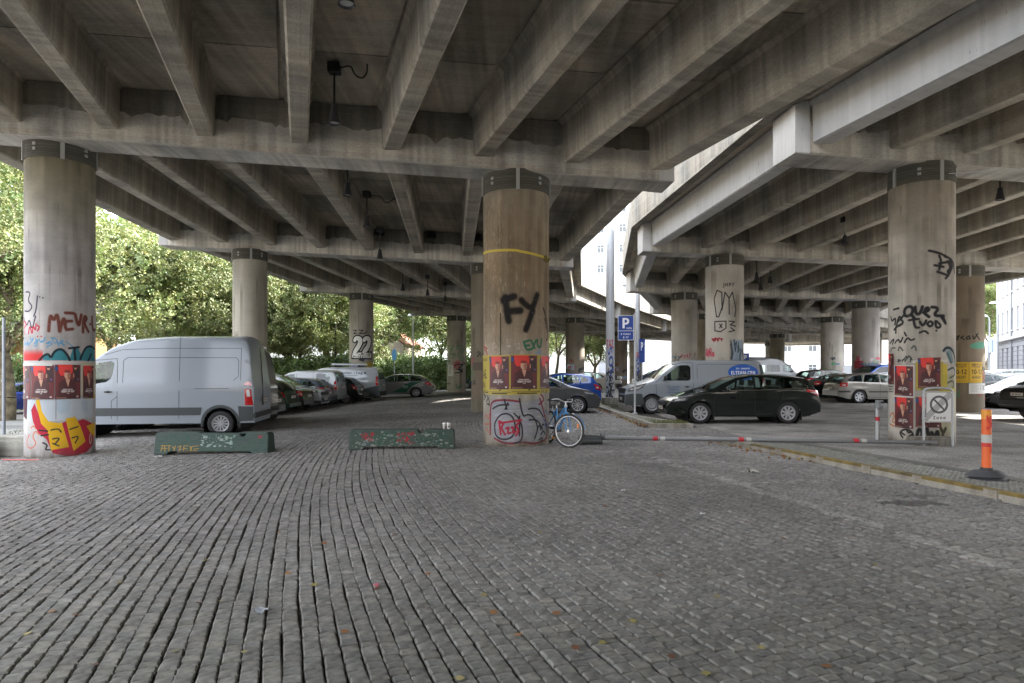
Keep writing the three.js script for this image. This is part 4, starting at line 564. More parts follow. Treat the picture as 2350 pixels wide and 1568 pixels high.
{
  const L = (...a) => sheetOn(P1, 139, 83, 13.1, ...a), Cc = (...a) => sheetOn(C1, 1184.5, 76.5, 13.45, ...a), Rr = (...a) => sheetOn(R1, 2111, 77, 13.85, ...a), A = (...a) => sheetOn({ x: 17.35, z: 25.2, R: 0.72 }, 2211, 47.5, 24.5, ...a);
  L(57, 840, 73, 917, 0.006, mPoster, 'poster', 'dark red poster cut by the left edge of the left pillar', 'poster', null, [0.55, 1]);
  L(75, 838, 125, 917, 0.007, mPoster, 'poster', 'dark red band poster, second from left on the left pillar', 'poster');
  L(127, 837, 183, 917, 0.009, mPoster, 'poster', 'dark red band poster facing the camera squarely on the left pillar', 'poster');
  L(189, 839, 214, 917, 0.008, mPoster, 'poster', 'narrow dark red poster at the right edge of the left pillar', 'poster', null, [0.1, 0.85]);
  L(58, 833, 121, 840, 0.012, mPaper, 'paper_strip', 'torn white paper strip above the posters of the left pillar', 'paper');
  Cc(1109, 815, 1130, 905, 0.006, mYellowP, 'poster', 'yellow poster with a black 6 at the left edge of the brown pillar', 'poster', null, [0.28, 1]);
  Cc(1123, 815, 1176, 907, 0.008, mYellowP, 'poster', 'yellow poster mostly covered by the left red poster of the brown pillar', 'poster');
  Cc(1174, 814, 1240, 906, 0.010, mYellowP, 'poster', 'yellow poster mostly covered by the middle red poster of the brown pillar', 'poster');
  Cc(1126, 818, 1169, 894, 0.016, mPoster, 'poster', 'dark red poster on yellow, left one on the brown pillar', 'poster');
  Cc(1173, 816, 1230, 893, 0.019, mPoster, 'poster', 'dark red poster facing the camera in the middle of the brown pillar', 'poster');
  Cc(1237, 817, 1259.5, 893, 0.014, mPoster, 'poster', 'dark red poster at the right edge of the brown pillar', 'poster', null, [0.05, 0.8]);
  Cc(1237, 893, 1260, 903, 0.012, mYellowP, 'poster', 'yellow paper strip below the right red poster of the brown pillar', 'paper', null, [0.2, 0.9]);
  Rr(2036, 810, 2050, 883, 0.006, mPoster, 'poster', 'dark red poster wrapping the left edge of the right pillar', 'poster', null, [0.35, 1]);
  Rr(2051, 838, 2097, 914, 0.007, mPaper, 'paper_backing', 'white paper edge round the upper left red poster of the right pillar', 'paper');
  Rr(2053, 840, 2094, 910, 0.012, mPoster, 'poster', 'dark red poster on the right pillar, upper left of the lower pair', 'poster', null, [0, 1], -0.3);
  Rr(2099, 830, 2158, 896, 0.007, mYellowP, 'poster', 'yellow poster edge showing behind the top red poster of the right pillar', 'poster');
  Rr(2104, 821, 2152, 890, 0.014, mPoster, 'poster', 'highest dark red poster on the right pillar, above the zone sign', 'poster', null, [0, 1], 0.3);
  Rr(2053, 914, 2094, 986, 0.009, mPoster, 'poster', 'lowest dark red poster left of the zone sign', 'poster', null, [0, 1], -0.3);
  Rr(2099, 912, 2154, 982, 0.008, mPoster, 'poster', 'dark red poster mostly hidden behind the zone sign', 'poster');
  A(2190, 831, 2225, 879, 0.008, mAug, 'poster', 'yellow 10-12 August poster, left one of the pair', 'poster');
  A(2226, 831, 2252, 879, 0.009, mAug, 'poster', 'yellow 10-12 August poster, right one of the pair', 'poster', null, [0, 0.92]);
  A(2225, 880, 2258, 904, 0.01, mNotice, 'notice', 'white notice pasted below the yellow August posters', 'notice');
}
// ---------------------------------------------------------------- vehicles
const mTyre = M([0.022, 0.022, 0.023], 0.85), mGlass = PM([0.62, 0.74, 0.69], 0.02, { transmission: 1, thickness: 0, ior: 1.5, side: THREE.DoubleSide }), mTrim = M([0.02, 0.021, 0.022], 0.6), mTrimG = M([0.05, 0.058, 0.06], 0.65), mWell = M([0.012, 0.012, 0.012], 0.95), mSeam = M([0.015, 0.015, 0.016], 0.8), mChrome = M([0.7, 0.7, 0.72], 0.15, { metalness: 1 });
const mTail = PM([0.42, 0.012, 0.014], 0.12, { clearcoat: 1 }), mHead = PM([0.55, 0.57, 0.6], 0.08, { metalness: 0.5, clearcoat: 1 }), mHeadDark = PM([0.06, 0.065, 0.07], 0.06, { clearcoat: 1 }), mRim = M([0.36, 0.37, 0.39], 0.35, { metalness: 0.7 }), mRimDark = M([0.06, 0.06, 0.065], 0.5, { metalness: 0.4 }), mClear = PM([0.62, 0.6, 0.6], 0.15, { clearcoat: 1 });
const plateT = (bg) => ctex(canvas(256, 64, (g) => { g.fillStyle = bg; g.fillRect(0, 0, 256, 64); g.strokeStyle = '#8c2020'; g.lineWidth = 4; g.strokeRect(3, 3, 250, 58); g.fillStyle = '#1a1a1a'; for (const x of [30, 54, 92, 116, 148, 172, 206]) g.fillRect(x, 16, 15, 32); }));
const mPlate = M([0.75, 0.75, 0.73], 0.5, { map: plateT('#e8e6e0') }), mPlateY = M([0.7, 0.7, 0.66], 0.5, { map: plateT('#d8b93a') });
const paint = (r, g, b, met = 0.0, rough = 0.32) => PM([r, g, b], rough, { metalness: met, clearcoat: 1, clearcoatRoughness: 0.03, specularIntensity: 0.25 });
const pl = (pts) => (d) => { if (d <= pts[0][0]) return pts[0][1]; for (let i = 1; i < pts.length; i++) if (d <= pts[i][0]) return lerp(pts[i - 1][1], pts[i][1], (d - pts[i - 1][0]) / (pts[i][0] - pts[i - 1][0])); return pts[pts.length - 1][1]; };
const soft = (f, k, L) => (d) => { let s = 0; for (let i = -3; i <= 3; i++) s += f(clamp(d + i * k / 3, 0, L)); return s / 7; };
function shell(S) {
  const { L, W } = S, top = soft(pl(S.top), S.soft ?? 0.05, L), beltF = soft(pl(S.belt), 0.08, L), tum = S.tumble ?? 0.32, rrMax = S.rr ?? 0.1, crown = S.crown ?? 0.035, nose = S.nose ?? 0.24, tail = S.tail ?? 0.13, nl = S.noseLen ?? 0.7, tl = S.tailLen ?? 0.5;
  const half = (d) => W / 2 * (1 - nose * Math.pow(1 - clamp(d / nl, 0, 1), 2.2) - tail * Math.pow(1 - clamp((L - d) / tl, 0, 1), 2.4));
  const belt = (d) => Math.min(beltF(d), top(d) - 0.035), ra = S.wr + (S.gap ?? 0.055);
  const low = (d) => { let y = S.sill + (S.lift ? Math.max(0, (0.45 - d)) * 0.15 + Math.max(0, d - L + 0.5) * 0.3 : 0); for (const w of S.wheels) { const q = Math.abs(d - w); if (q < ra) y = Math.max(y, S.wr + Math.sqrt(ra * ra - q * q)); } return Math.min(y, belt(d) - 0.03); };
  const zside = (d, y) => { const b = belt(d), h = half(d); if (y <= b) { const t = (b - y) / Math.max(0.3, b - S.sill), mid = Math.exp(-Math.pow((y - S.sill - (b - S.sill) * 0.62) / 0.06, 2)) * 0.008; return h * (1 - 0.02 * t - 0.045 * t * t * t) - 0.012 * Math.sin(Math.PI * clamp(t, 0, 1)) * (S.flat ? 0.2 : 1) + mid * (S.flat ? 0 : 1); } return h - 0.012 - tum * (y - b) - 0.05 * tum * Math.pow(y - b, 2); };
  const cross = (poly, d) => { let lo = Infinity, hi = -Infinity; for (let i = 0; i < poly.length; i++) { const a = poly[i], b = poly[(i + 1) % poly.length]; if ((a[0] - d) * (b[0] - d) <= 0 && a[0] !== b[0]) { const y = lerp(a[1], b[1], (d - a[0]) / (b[0] - a[0])); lo = Math.min(lo, y); hi = Math.max(hi, y); } else if (a[0] === d) { lo = Math.min(lo, a[1]); hi = Math.max(hi, a[1]); } } return [lo, hi]; };
  const wins = (S.side ?? []).map((w) => [w, Math.min(...w.map((p) => p[0])), Math.max(...w.map((p) => p[0]))]);
  const winAt = (d) => wins.findIndex((w) => d >= w[1] - 1e-6 && d <= w[2] + 1e-6);
  const ring = (d) => { const yt = top(d), yb = belt(d), y0 = low(d), rr = Math.min(rrMax, (yt - yb) * 0.6), p = []; for (let i = 0; i <= 7; i++) { const y = lerp(y0, yb, i / 7); p.push([zside(d, y), y]); } const wi = winAt(d); let lo = lerp(yb, yt - rr, 0.2), hi = lerp(yb, yt - rr, 0.8); if (wi >= 0) { const e = cross(wins[wi][0], clamp(d, wins[wi][1] + 1e-5, wins[wi][2] - 1e-5)); if (e[0] <= e[1]) [lo, hi] = e; } for (const y of [lo, lerp(lo, hi, 1 / 3), lerp(lo, hi, 2 / 3), hi, Math.max(hi + 0.004, yt - rr)]) p.push([zside(d, y), y]); const zr = zside(d, yt - rr), rz = Math.min(rr * 1.5, zr * 0.5), cr = Math.min(crown, rr * 0.5); for (let i = 1; i <= 4; i++) { const a = i / 4 * Math.PI / 2; p.push([zr - rz * (1 - Math.cos(a)), yt - rr + (rr - cr) * Math.sin(a)]); } const zc = zr - rz; for (let i = 1; i <= 5; i++) { const z = zc * (1 - i / 5); p.push([z, yt - cr * Math.pow(z / Math.max(zc, 0.01), 2)]); } return p; };
  const ds = new Set(); const step = S.step ?? 0.07; for (let d = 0; d <= L; d += step) ds.add(+d.toFixed(4)); ds.add(L); for (const w of S.wheels) for (const k of [1.001, 1, 0.99, 0.95, 0.88, 0.78, 0.65, 0.5, 0.3, 0.1]) { ds.add(+(w - ra * k).toFixed(4)); ds.add(+(w + ra * k).toFixed(4)); } for (const w of S.side ?? []) for (const p of w) ds.add(+p[0].toFixed(4)); for (const e of [S.screen, S.back]) if (e) for (const d of e) ds.add(+d.toFixed(4)); for (const e of [0.02, 0.04, 0.1]) { ds.add(e); ds.add(+(L - e).toFixed(4)); }
  return { ...S, top, belt, half, low, zside, ring, winAt, ra, ds: [...ds].filter((d) => d >= 0 && d <= L).sort((a, b) => a - b), X: (d) => L / 2 - d };
}
function gridGeo(rows, flip, skip) { const n = rows[0].length, pos = [], uv = [], idx = []; rows.forEach((r, j) => r.forEach((p, i) => { pos.push(p[0], p[1], p[2]); uv.push(p[3] ?? i / (n - 1), p[4] ?? j / (rows.length - 1)); })); for (let j = 0; j + 1 < rows.length; j++) for (let i = 0; i + 1 < n; i++) { if (skip && skip(j, i)) continue; const a = j * n + i; flip ? idx.push(a, a + n, a + 1, a + 1, a + n, a + n + 1) : idx.push(a, a + 1, a + n, a + 1, a + n + 1, a + n); } const g = new THREE.BufferGeometry(); g.setAttribute('position', new THREE.Float32BufferAttribute(pos, 3)); g.setAttribute('uv', new THREE.Float32BufferAttribute(uv, 2)); g.setIndex(idx); g.computeVertexNormals(); return g; }
function bodyGeo(c) {
  const rows = c.ds.map((d) => { const r = c.ring(d), x = c.X(d); return [...r.map((p) => [x, p[1], p[0]]), ...r.slice(0, -1).reverse().map((p) => [x, p[1], -p[0]])]; });
  const caps = [0, rows.length - 1].map((k) => { const r = rows[k], g = new THREE.BufferGeometry(), pos = [], m = r.length; for (let i = 0; i < m / 2 - 1; i++) { const a = r[i], b = r[i + 1], e = r[m - 1 - i], f = r[m - 2 - i]; pos.push(...(k ? [...a, ...e, ...b, ...b, ...e, ...f] : [...a, ...b, ...e, ...b, ...f, ...e])); } g.setAttribute('position', new THREE.Float32BufferAttribute(pos, 3)); g.computeVertexNormals(); return g; });
  const n = rows[0].length, wi = c.ds.map(c.winAt), inside = (e, j) => e && c.ds[j] >= e[0] - 1e-6 && c.ds[j + 1] <= e[1] + 1e-6;
  return merge([gridGeo(rows, true, (j, i) => { const k = Math.min(i, n - 2 - i); if (k >= 8 && k < 11 && wi[j] >= 0 && wi[j] === wi[j + 1]) return true; return k >= 14 && (inside(c.screen, j) || inside(c.back, j)); }), ...caps]);
}
// a patch on the flank: convex outline in (distance from the nose, height)
function panelGeo(c, poly, off, s, uvBox) {
  const dmin = Math.min(...poly.map((p) => p[0])), dmax = Math.max(...poly.map((p) => p[0])), ymin = Math.min(...poly.map((p) => p[1])), ymax = Math.max(...poly.map((p) => p[1]));
  const D = new Set(poly.map((p) => p[0])); for (let d = dmin; d < dmax; d += 0.05) D.add(d);
  const rows = []; for (const d of [...D].sort((a, b) => a - b)) {
    let lo = Infinity, hi = -Infinity; const dd = clamp(d, dmin + 1e-4, dmax - 1e-4);
    for (let i = 0; i < poly.length; i++) { const a = poly[i], b = poly[(i + 1) % poly.length]; if ((a[0] - dd) * (b[0] - dd) <= 0 && a[0] !== b[0]) { const y = lerp(a[1], b[1], (dd - a[0]) / (b[0] - a[0])); lo = Math.min(lo, y); hi = Math.max(hi, y); } }
    if (lo > hi) continue; const r = []; for (let i = 0; i <= 5; i++) { const y = lerp(lo, hi, i / 5); const u = (d - dmin) / (dmax - dmin); r.push([c.X(d), y, s * (c.zside(d, y) + off), s > 0 ? 1 - u : u, (y - ymin) / (ymax - ymin)]); } rows.push(r);
  }
  return gridGeo(rows, s < 0);
}
function ribbonGeo(c, pts, w, off, s) { // seams and mouldings
  const P = []; for (let i = 0; i + 1 < pts.length; i++) { const n = Math.max(1, Math.ceil(Math.hypot(pts[i + 1][0] - pts[i][0], pts[i + 1][1] - pts[i][1]) / 0.08)); for (let k = 0; k < n; k++) P.push([lerp(pts[i][0], pts[i + 1][0], k / n), lerp(pts[i][1], pts[i + 1][1], k / n)]); } P.push(pts[pts.length - 1]);
  const rows = P.map((p, i) => { const a = P[Math.max(0, i - 1)], b = P[Math.min(P.length - 1, i + 1)], l = Math.hypot(b[0] - a[0], b[1] - a[1]) || 1, nx = -(b[1] - a[1]) / l * w / 2, ny = (b[0] - a[0]) / l * w / 2; return [[c.X(p[0] + nx), p[1] + ny, s * (c.zside(p[0] + nx, p[1] + ny) + off)], [c.X(p[0] - nx), p[1] - ny, s * (c.zside(p[0] - nx, p[1] - ny) + off)]]; });
  return gridGeo(rows, s > 0);
}
// glass across the car between two stations, following the upper skin
function acrossGeo(c, d0, d1, k0 = 14, off = 0.006, n = 8) {
  const rows = []; for (let i = 0; i <= n; i++) { const d = lerp(d0, d1, i / n), r = c.ring(d).slice(k0), slope = (c.top(d + 0.03) - c.top(d - 0.03)) / 0.06, l = Math.hypot(1, slope), ox = slope / l * off, oy = off / l; const f = [...r.map((p) => [c.X(d) + ox, p[1] + oy, p[0]]), ...r.slice(0, -1).reverse().map((p) => [c.X(d) + ox, p[1] + oy, -p[0]])]; rows.push(f); }
  return gridGeo(rows, true);
}
function wheelParts(t, c, kind, rimMat) {
  const r = c.wr, w = c.tw ?? 0.2, ri = r * (kind.ri ?? 0.66);
  const prof = [[ri - 0.01, -w / 2 + 0.02], [ri + 0.02, -w / 2], [r - 0.03, -w / 2], [r - 0.006, -w / 2 + 0.025], [r, -w / 4], [r, w / 4], [r - 0.006, w / 2 - 0.025], [r - 0.03, w / 2], [ri + 0.02, w / 2], [ri - 0.01, w / 2 - 0.02]].map((p) => new THREE.Vector2(...p));
  c.tyreG ??= new THREE.LatheGeometry(prof, 36).rotateX(Math.PI / 2);
  if (!c.rimG) {
    const l = [], ring = [[ri - 0.03, w / 2 - 0.035], [ri - 0.004, w / 2 - 0.006], [ri + 0.012, w / 2 - 0.006], [ri + 0.012, w / 2 - 0.03]].map((p) => new THREE.Vector2(...p)); l.push(new THREE.LatheGeometry(ring, 36).rotateX(Math.PI / 2));
    l.push(new THREE.CylinderGeometry(0.045, 0.06, 0.03, 20).rotateX(Math.PI / 2).translate(0, 0, w / 2 - 0.035));
    if (kind.steel) { const p = [[0.03, w / 2 - 0.05], [ri * 0.45, w / 2 - 0.035], [ri * 0.62, w / 2 - 0.02], [ri * 0.85, w / 2 - 0.055], [ri, w / 2 - 0.05]].map((q) => new THREE.Vector2(...q)); l.push(new THREE.LatheGeometry(p, 36).rotateX(Math.PI / 2)); }
    else for (let i = 0; i < kind.n; i++) for (const tw of kind.pair ? [-0.07, 0.07] : [0]) {
      const sw = kind.sw ?? 0.03, s = new THREE.Shape(); s.moveTo(-sw * 0.7, 0.03); s.lineTo(sw * 0.7, 0.03); s.lineTo(sw * (kind.fl ?? 1) + (kind.skew ?? 0), ri - 0.012); s.lineTo(-sw * (kind.fl ?? 1) + (kind.skew ?? 0), ri - 0.012);
      const g = new THREE.ExtrudeGeometry(s, { depth: 0.018, bevelEnabled: true, bevelSize: 0.004, bevelThickness: 0.006, bevelSegments: 1, curveSegments: 2 }); g.translate(0, 0, w / 2 - 0.05); g.rotateZ(i / kind.n * 2 * Math.PI + tw * (kind.pair ? 1.6 : 0)); l.push(g);
    }
    c.rimG = merge(l); c.backG = new THREE.CylinderGeometry(ri - 0.005, ri - 0.005, 0.02, 30).rotateX(Math.PI / 2).translate(0, 0, w / 2 - 0.075);
    const k = []; for (let i = 0; i < 10; i++) k.push(new THREE.CylinderGeometry(0.014, 0.014, 0.012, 10).rotateX(Math.PI / 2).translate(Math.cos(i / 10 * 6.283) * ri * 0.72, Math.sin(i / 10 * 6.283) * ri * 0.72, w / 2 - 0.03)); c.holesG = merge(k);
  }
  for (const d of c.wheels) for (const s of [1, -1]) {
    const g = new THREE.Group(); g.name = 'wheel'; g.position.set(c.X(d), r, s * (c.W / 2 - (c.inset ?? 0.03) - w / 2)); if (s < 0) g.rotation.y = Math.PI; g.rotation.z = 0.3 + d; t.add(g);
    mesh('tyre', c.tyreG, mTyre, g); mesh('rim', c.rimG, rimMat, g); mesh('brake_disc', c.backG, mRimDark, g); if (kind.steel) mesh('vent_holes', c.holesG, mBlack, g);
  }
}
const mSeat = M([0.045, 0.045, 0.048], 0.9), mLining = M([0.03, 0.03, 0.032], 0.95);
function cabin(t, c, S) { // seats, dashboard, lining below the windows
  if (!S.screen) return; const d0 = S.screen[0], b = c.belt((S.screen[0] + S.screen[1]) / 2) - 0.06, w = c.W - 0.22, seatD = S.screen[1] + 0.35, end = S.flat ? 2.42 : c.L - 0.6, sh = S.flat ? 0.35 : 0;
  const lin = []; for (const s of [1, -1]) lin.push(boxG(end - d0 - 0.1, b - c.sill - 0.1, 0.03, c.X((d0 + end) / 2), (b + c.sill) / 2, s * w / 2)); lin.push(boxG(end - d0, 0.03, w, c.X((d0 + end) / 2), c.sill + 0.12, 0)); if (S.flat) lin.push(boxG(0.03, c.top(2.6) - c.sill - 0.25, w - 0.15, c.X(end), (c.top(2.6) + c.sill) / 2 - 0.05, 0)); else lin.push(boxG(0.9, 0.03, w - 0.1, c.X(end - 0.2), b - 0.02, 0));
  mesh('cabin_lining', lin, mLining, t); mesh('dashboard', boxG(0.42, 0.22, w - 0.06, c.X(d0 + 0.42), b - 0.06, 0, 0.06), mLining, t);
  const seat = (d, z, h) => { const g = mesh('seat', [boxG(0.5, 0.16, 0.48, c.X(d - 0.2), h - 0.55, z, 0.06), boxG(0.15, 0.62, 0.46, 0, 0, 0, 0.06).rotateZ(0.22).translate(c.X(d + 0.1), h - 0.22, z)], mSeat, t); mesh('headrest', boxG(0.1, 0.18, 0.26, c.X(d + 0.19), h + 0.2, z, 0.04), mSeat, g); };
  for (const z of [-0.38, 0.38]) seat(seatD, z, b + 0.1 + sh * 0.2); if (!S.flat) { for (const z of [-0.38, 0.38]) seat(seatD + 0.85, z, b + 0.1); }
  const sw = mesh('steering_wheel', new THREE.TorusGeometry(0.17, 0.016, 8, 24).rotateY(Math.PI / 2).rotateZ(0.4).translate(c.X(seatD - 0.42), b + 0.06, -0.38), mTrim, t);
}
// S: shape; o: { label, category, paint, x, z, a (heading in degrees, 0 = nose to the right), wheels, group }
function car(name, S, o) {
  const c = shell(S), y0 = gh(o.x), t = thing(name, o.label, o.category ?? 'car', o.x, y0, o.z, o.group); t.rotation.y = o.a * Math.PI / 180;
  const P = o.paint, both = (f) => { const l = []; for (const s of [1, -1]) l.push(f(s)); return l; };
  S.bodyG ??= bodyGeo(c); mesh('body', S.bodyG, P, t);
  // wheel housings and floor
  S.wellG ??= (() => { const l = []; for (const d of c.wheels) { const g = new THREE.CylinderGeometry(c.ra + 0.02, c.ra + 0.02, c.W - 0.06, 24, 1, true, -Math.PI / 2 - 0.2, Math.PI + 0.4); g.rotateX(Math.PI / 2); g.rotateZ(0); g.translate(c.X(d), c.wr, 0); l.push(g); } l.push(boxG(c.L - 0.5, 0.04, c.W - 0.5, 0, c.sill + 0.03, 0)); for (const d of c.wheels) l.push(boxG(c.ra * 2, 0.3, c.W - 0.62, c.X(d), c.wr + 0.12, 0)); return merge(l); })(); mesh('underbody', S.wellG, mWell, t);
  for (const w of S.side ?? []) for (const s of [1, -1]) mesh('side_window', panelGeo(c, w, 0.002, s), mGlass, t);
  cabin(t, c, S);
    if (S.screen) mesh('windscreen', acrossGeo(c, ...S.screen, 14, 0.003), mGlass, t);
  if (S.back) mesh('rear_window', acrossGeo(c, ...S.back, 14, 0.003), mGlass, t);
  const seams = S.seams ?? []; for (const q of seams) for (const s of [1, -1]) mesh('panel_gap', ribbonGeo(c, q, 0.011, 0.0025, s), mSeam, t);
  for (const q of S.chrome ?? []) for (const s of [1, -1]) mesh('chrome_strip', ribbonGeo(c, q, 0.02, 0.007, s), mChrome, t);
  for (const k of S.trims ?? []) for (const s of [1, -1]) mesh('lower_trim', panelGeo(c, k, 0.007, s), S.trimMat ?? mTrim, t);
  for (const s of [1, -1]) {
    for (const k of S.heads ?? []) { const h = mesh('headlight', panelGeo(c, k, 0.006, s), mHeadDark, t); const cx = k.reduce((a, p) => a + p[0], 0) / k.length, cy = k.reduce((a, p) => a + p[1], 0) / k.length; mesh('reflector', panelGeo(c, k.map((p) => [lerp(p[0], cx, 0.35), lerp(p[1], cy, 0.35)]), 0.009, s), mHead, h); }
    for (const k of S.tails ?? []) { const h = mesh('tail_light', panelGeo(c, k, 0.008, s), mTail, t); const cx = k.reduce((a, p) => a + p[0], 0) / k.length, cy = k.reduce((a, p) => a + p[1], 0) / k.length; mesh('clear_lens', panelGeo(c, k.map((p) => [lerp(p[0], cx, 0.6), lerp(p[1], cy - 0.03, 0.7)]), 0.011, s), mClear, h); }
    if (S.mirror) { const [d, y] = S.mirror, g = mesh('mirror', [boxG(0.11, 0.14, 0.2, 0, 0, 0, 0.045), boxG(0.05, 0.04, 0.14, 0.0, -0.05, -s * 0.12, 0.01)], o.mirror ?? P, t); g.position.set(c.X(d), y, s * (c.zside(d, y) + 0.13)); mesh('mirror_glass', boxG(0.008, 0.11, 0.16, -0.056, 0, 0), mGlass, g); }
    for (const [d, y] of S.handles ?? []) { const g = mesh('door_handle', [boxG(0.2, 0.03, 0.03, 0, 0, 0, 0.012), boxG(0.08, 0.06, 0.01, 0.0, 0, -s * 0.012, 0.004)], o.handle ?? P, t); g.position.set(c.X(d), y, s * (c.zside(d, y) + 0.02)); }
  }
  // nose and tail furniture
  const yz = (d, k) => c.half(d) * k;
  if (S.grille) { const [y, h, k] = S.grille; const l = []; for (let i = 0; i < 5; i++) l.push(boxG(0.05, h / 9, yz(0.02, k) * 2, c.X(0) + 0.012, y - h / 2 + h * (i + 0.5) / 5, 0, 0.004)); mesh('grille', [boxG(0.05, h, yz(0.02, k) * 2 + 0.03, c.X(0) - 0.012, y, 0, 0.01), ...l], mTrim, t); }
  const nb = S.noseBar; if (nb) mesh('front_bumper_trim', boxG(0.06, nb[1], yz(0.02, 0.84) * 2, c.X(0) - 0.014, nb[0], 0, 0.02), mTrim, t);
  const rb = S.rearBar; if (rb) mesh('rear_bumper', boxG(0.12, rb[1], yz(c.L, 0.97) * 2, c.X(c.L) - 0.0, rb[0], 0, 0.03), rb[2] ? mTrim : P, t);
  const py = S.plateY ?? [0.45, 0.75];
  const pf = mesh('number_plate', quadGeo([0, -0.055, 0.26], [0, -0.055, -0.26], [0, 0.055, -0.26], [0, 0.055, 0.26]), o.yellow ? mPlateY : mPlate, t); pf.position.set(c.X(0) + 0.03, py[0], 0);
  const pr = mesh('number_plate', quadGeo([0, -0.055, -0.26], [0, -0.055, 0.26], [0, 0.055, 0.26], [0, 0.055, -0.26]), o.yellow ? mPlateY : mPlate, t); { let d = c.L; while (d > 0 && c.top(d) < py[1] + 0.06) d -= 0.01; pr.position.set(c.X(Math.min(d + 0.02, c.L)) - (S.plateOut ?? 0.075), py[1], 0); }
  if (S.rails) { const l = []; for (const s of [1, -1]) { const pts = []; for (let d = S.rails[0]; d <= S.rails[1]; d += 0.2) { const r = c.ring(d)[14]; pts.push([c.X(d), r[1] + (d === S.rails[0] ? 0.0 : 0.035), s * r[0]]); } l.push(tube(pts, 0.014, 6)); } mesh('roof_rail', l, o.rail ?? mChrome, t); }
  for (const [poly, m, nm, s, off] of o.decals ?? []) for (const q of s ? [s] : [1, -1]) mesh(nm ?? 'lettering', panelGeo(c, poly, off ?? 0.009, q), m, t);
  wheelParts(t, S.wheelCache ??= c, S.rim ?? { n: 5, sw: 0.035 }, o.rimMat ?? mRim);
  if (o.extra) o.extra(t, c);
  return t;
}
const cut = (S, m) => ({ ...S, bodyG: undefined, wellG: undefined, wheelCache: undefined, ...m });
const ESTATE = { L: 4.56, W: 1.76, H: 1.47, sill: 0.2, lift: 1, wr: 0.315, wheels: [0.95, 3.55], rr: 0.085, tumble: 0.36,
  top: [[0, 0.54], [0.05, 0.66], [0.3, 0.76], [0.8, 0.9], [1.12, 0.97], [1.55, 1.2], [2.05, 1.4], [2.5, 1.465], [3.2, 1.455], [3.9, 1.4], [4.17, 1.36], [4.22, 1.3], [4.42, 1.02], [4.49, 0.82], [4.53, 0.7], [4.56, 0.55]],
  belt: [[0, 0.64], [0.5, 0.8], [1.1, 0.93], [1.6, 0.955], [4.1, 1.03], [4.4, 0.95], [4.56, 0.7]],
  side: [[[1.72, 0.985], [1.74, 1.09], [2.1, 1.285], [2.52, 1.375], [2.54, 1.0]], [[2.6, 1.0], [2.6, 1.38], [3.1, 1.375], [3.27, 1.33], [3.38, 1.03]], [[3.45, 1.035], [3.33, 1.34], [3.5, 1.355], [3.85, 1.29], [4.1, 1.13], [4.08, 1.06]]],
  chrome: [[[1.6, 0.975], [2.5, 0.992], [3.4, 1.018], [4.1, 1.045], [4.13, 1.12]]],
  screen: [1.2, 2.06], back: [4.25, 4.44], seams: [[[1.35, 0.28], [1.35, 0.6], [1.45, 0.95]], [[2.57, 1.38], [2.57, 0.3]], [[3.4, 1.03], [3.42, 0.8], [3.25, 0.55]], [[1.35, 0.28], [3.1, 0.28]], [[0.12, 0.69], [0.7, 0.78], [1.1, 0.9]]],
  heads: [[[0.1, 0.63], [0.16, 0.72], [0.62, 0.78], [0.55, 0.68]]], tails: [[[4.05, 0.97], [4.1, 1.02], [4.46, 0.98], [4.5, 0.86], [4.4, 0.84]]], mirror: [1.72, 1.02], handles: [[2.35, 0.86], [3.2, 0.9]], grille: [0.58, 0.09, 0.7], noseBar: [0.36, 0.16], plateY: [0.44, 0.72], rim: { n: 8, sw: 0.02, fl: 1.9, skew: 0.05 } };
const HATCH = { L: 4.0, W: 1.74, H: 1.48, sill: 0.2, lift: 1, wr: 0.31, wheels: [0.83, 3.32], rr: 0.085, tumble: 0.36,
  top: [[0, 0.55], [0.05, 0.68], [0.35, 0.83], [0.85, 0.96], [1.05, 1.0], [1.5, 1.24], [1.95, 1.42], [2.35, 1.48], [3.1, 1.45], [3.5, 1.38], [3.58, 1.32], [3.85, 1.0], [3.93, 0.8], [3.98, 0.65], [4.0, 0.5]],
  belt: [[0, 0.68], [0.5, 0.85], [1.05, 0.95], [3.6, 1.06], [4, 0.75]],
  side: [[[1.5, 0.99], [1.62, 1.1], [2.0, 1.3], [2.3, 1.385], [2.32, 1.01]], [[2.38, 1.01], [2.38, 1.39], [2.95, 1.36], [3.05, 1.05]], [[3.1, 1.06], [3.02, 1.34], [3.3, 1.28], [3.42, 1.1]]],
  screen: [1.12, 1.97], back: [3.6, 3.85], seams: [[[1.25, 0.3], [1.25, 0.6], [1.35, 0.97]], [[2.35, 1.39], [2.35, 0.3]], [[3.06, 1.05], [3.02, 0.75], [2.92, 0.5]], [[0.1, 0.72], [0.6, 0.86], [1.05, 0.94]]],
  heads: [[[0.12, 0.66], [0.2, 0.75], [0.72, 0.83], [0.6, 0.72]]], tails: [[[3.62, 0.98], [3.68, 1.02], [3.9, 0.9], [3.94, 0.74], [3.72, 0.78]]], mirror: [1.5, 1.03], handles: [[2.15, 0.9]], grille: [0.5, 0.16, 0.75], noseBar: [0.32, 0.12], plateY: [0.44, 0.74], rim: { n: 10, sw: 0.017, fl: 1.3 } };
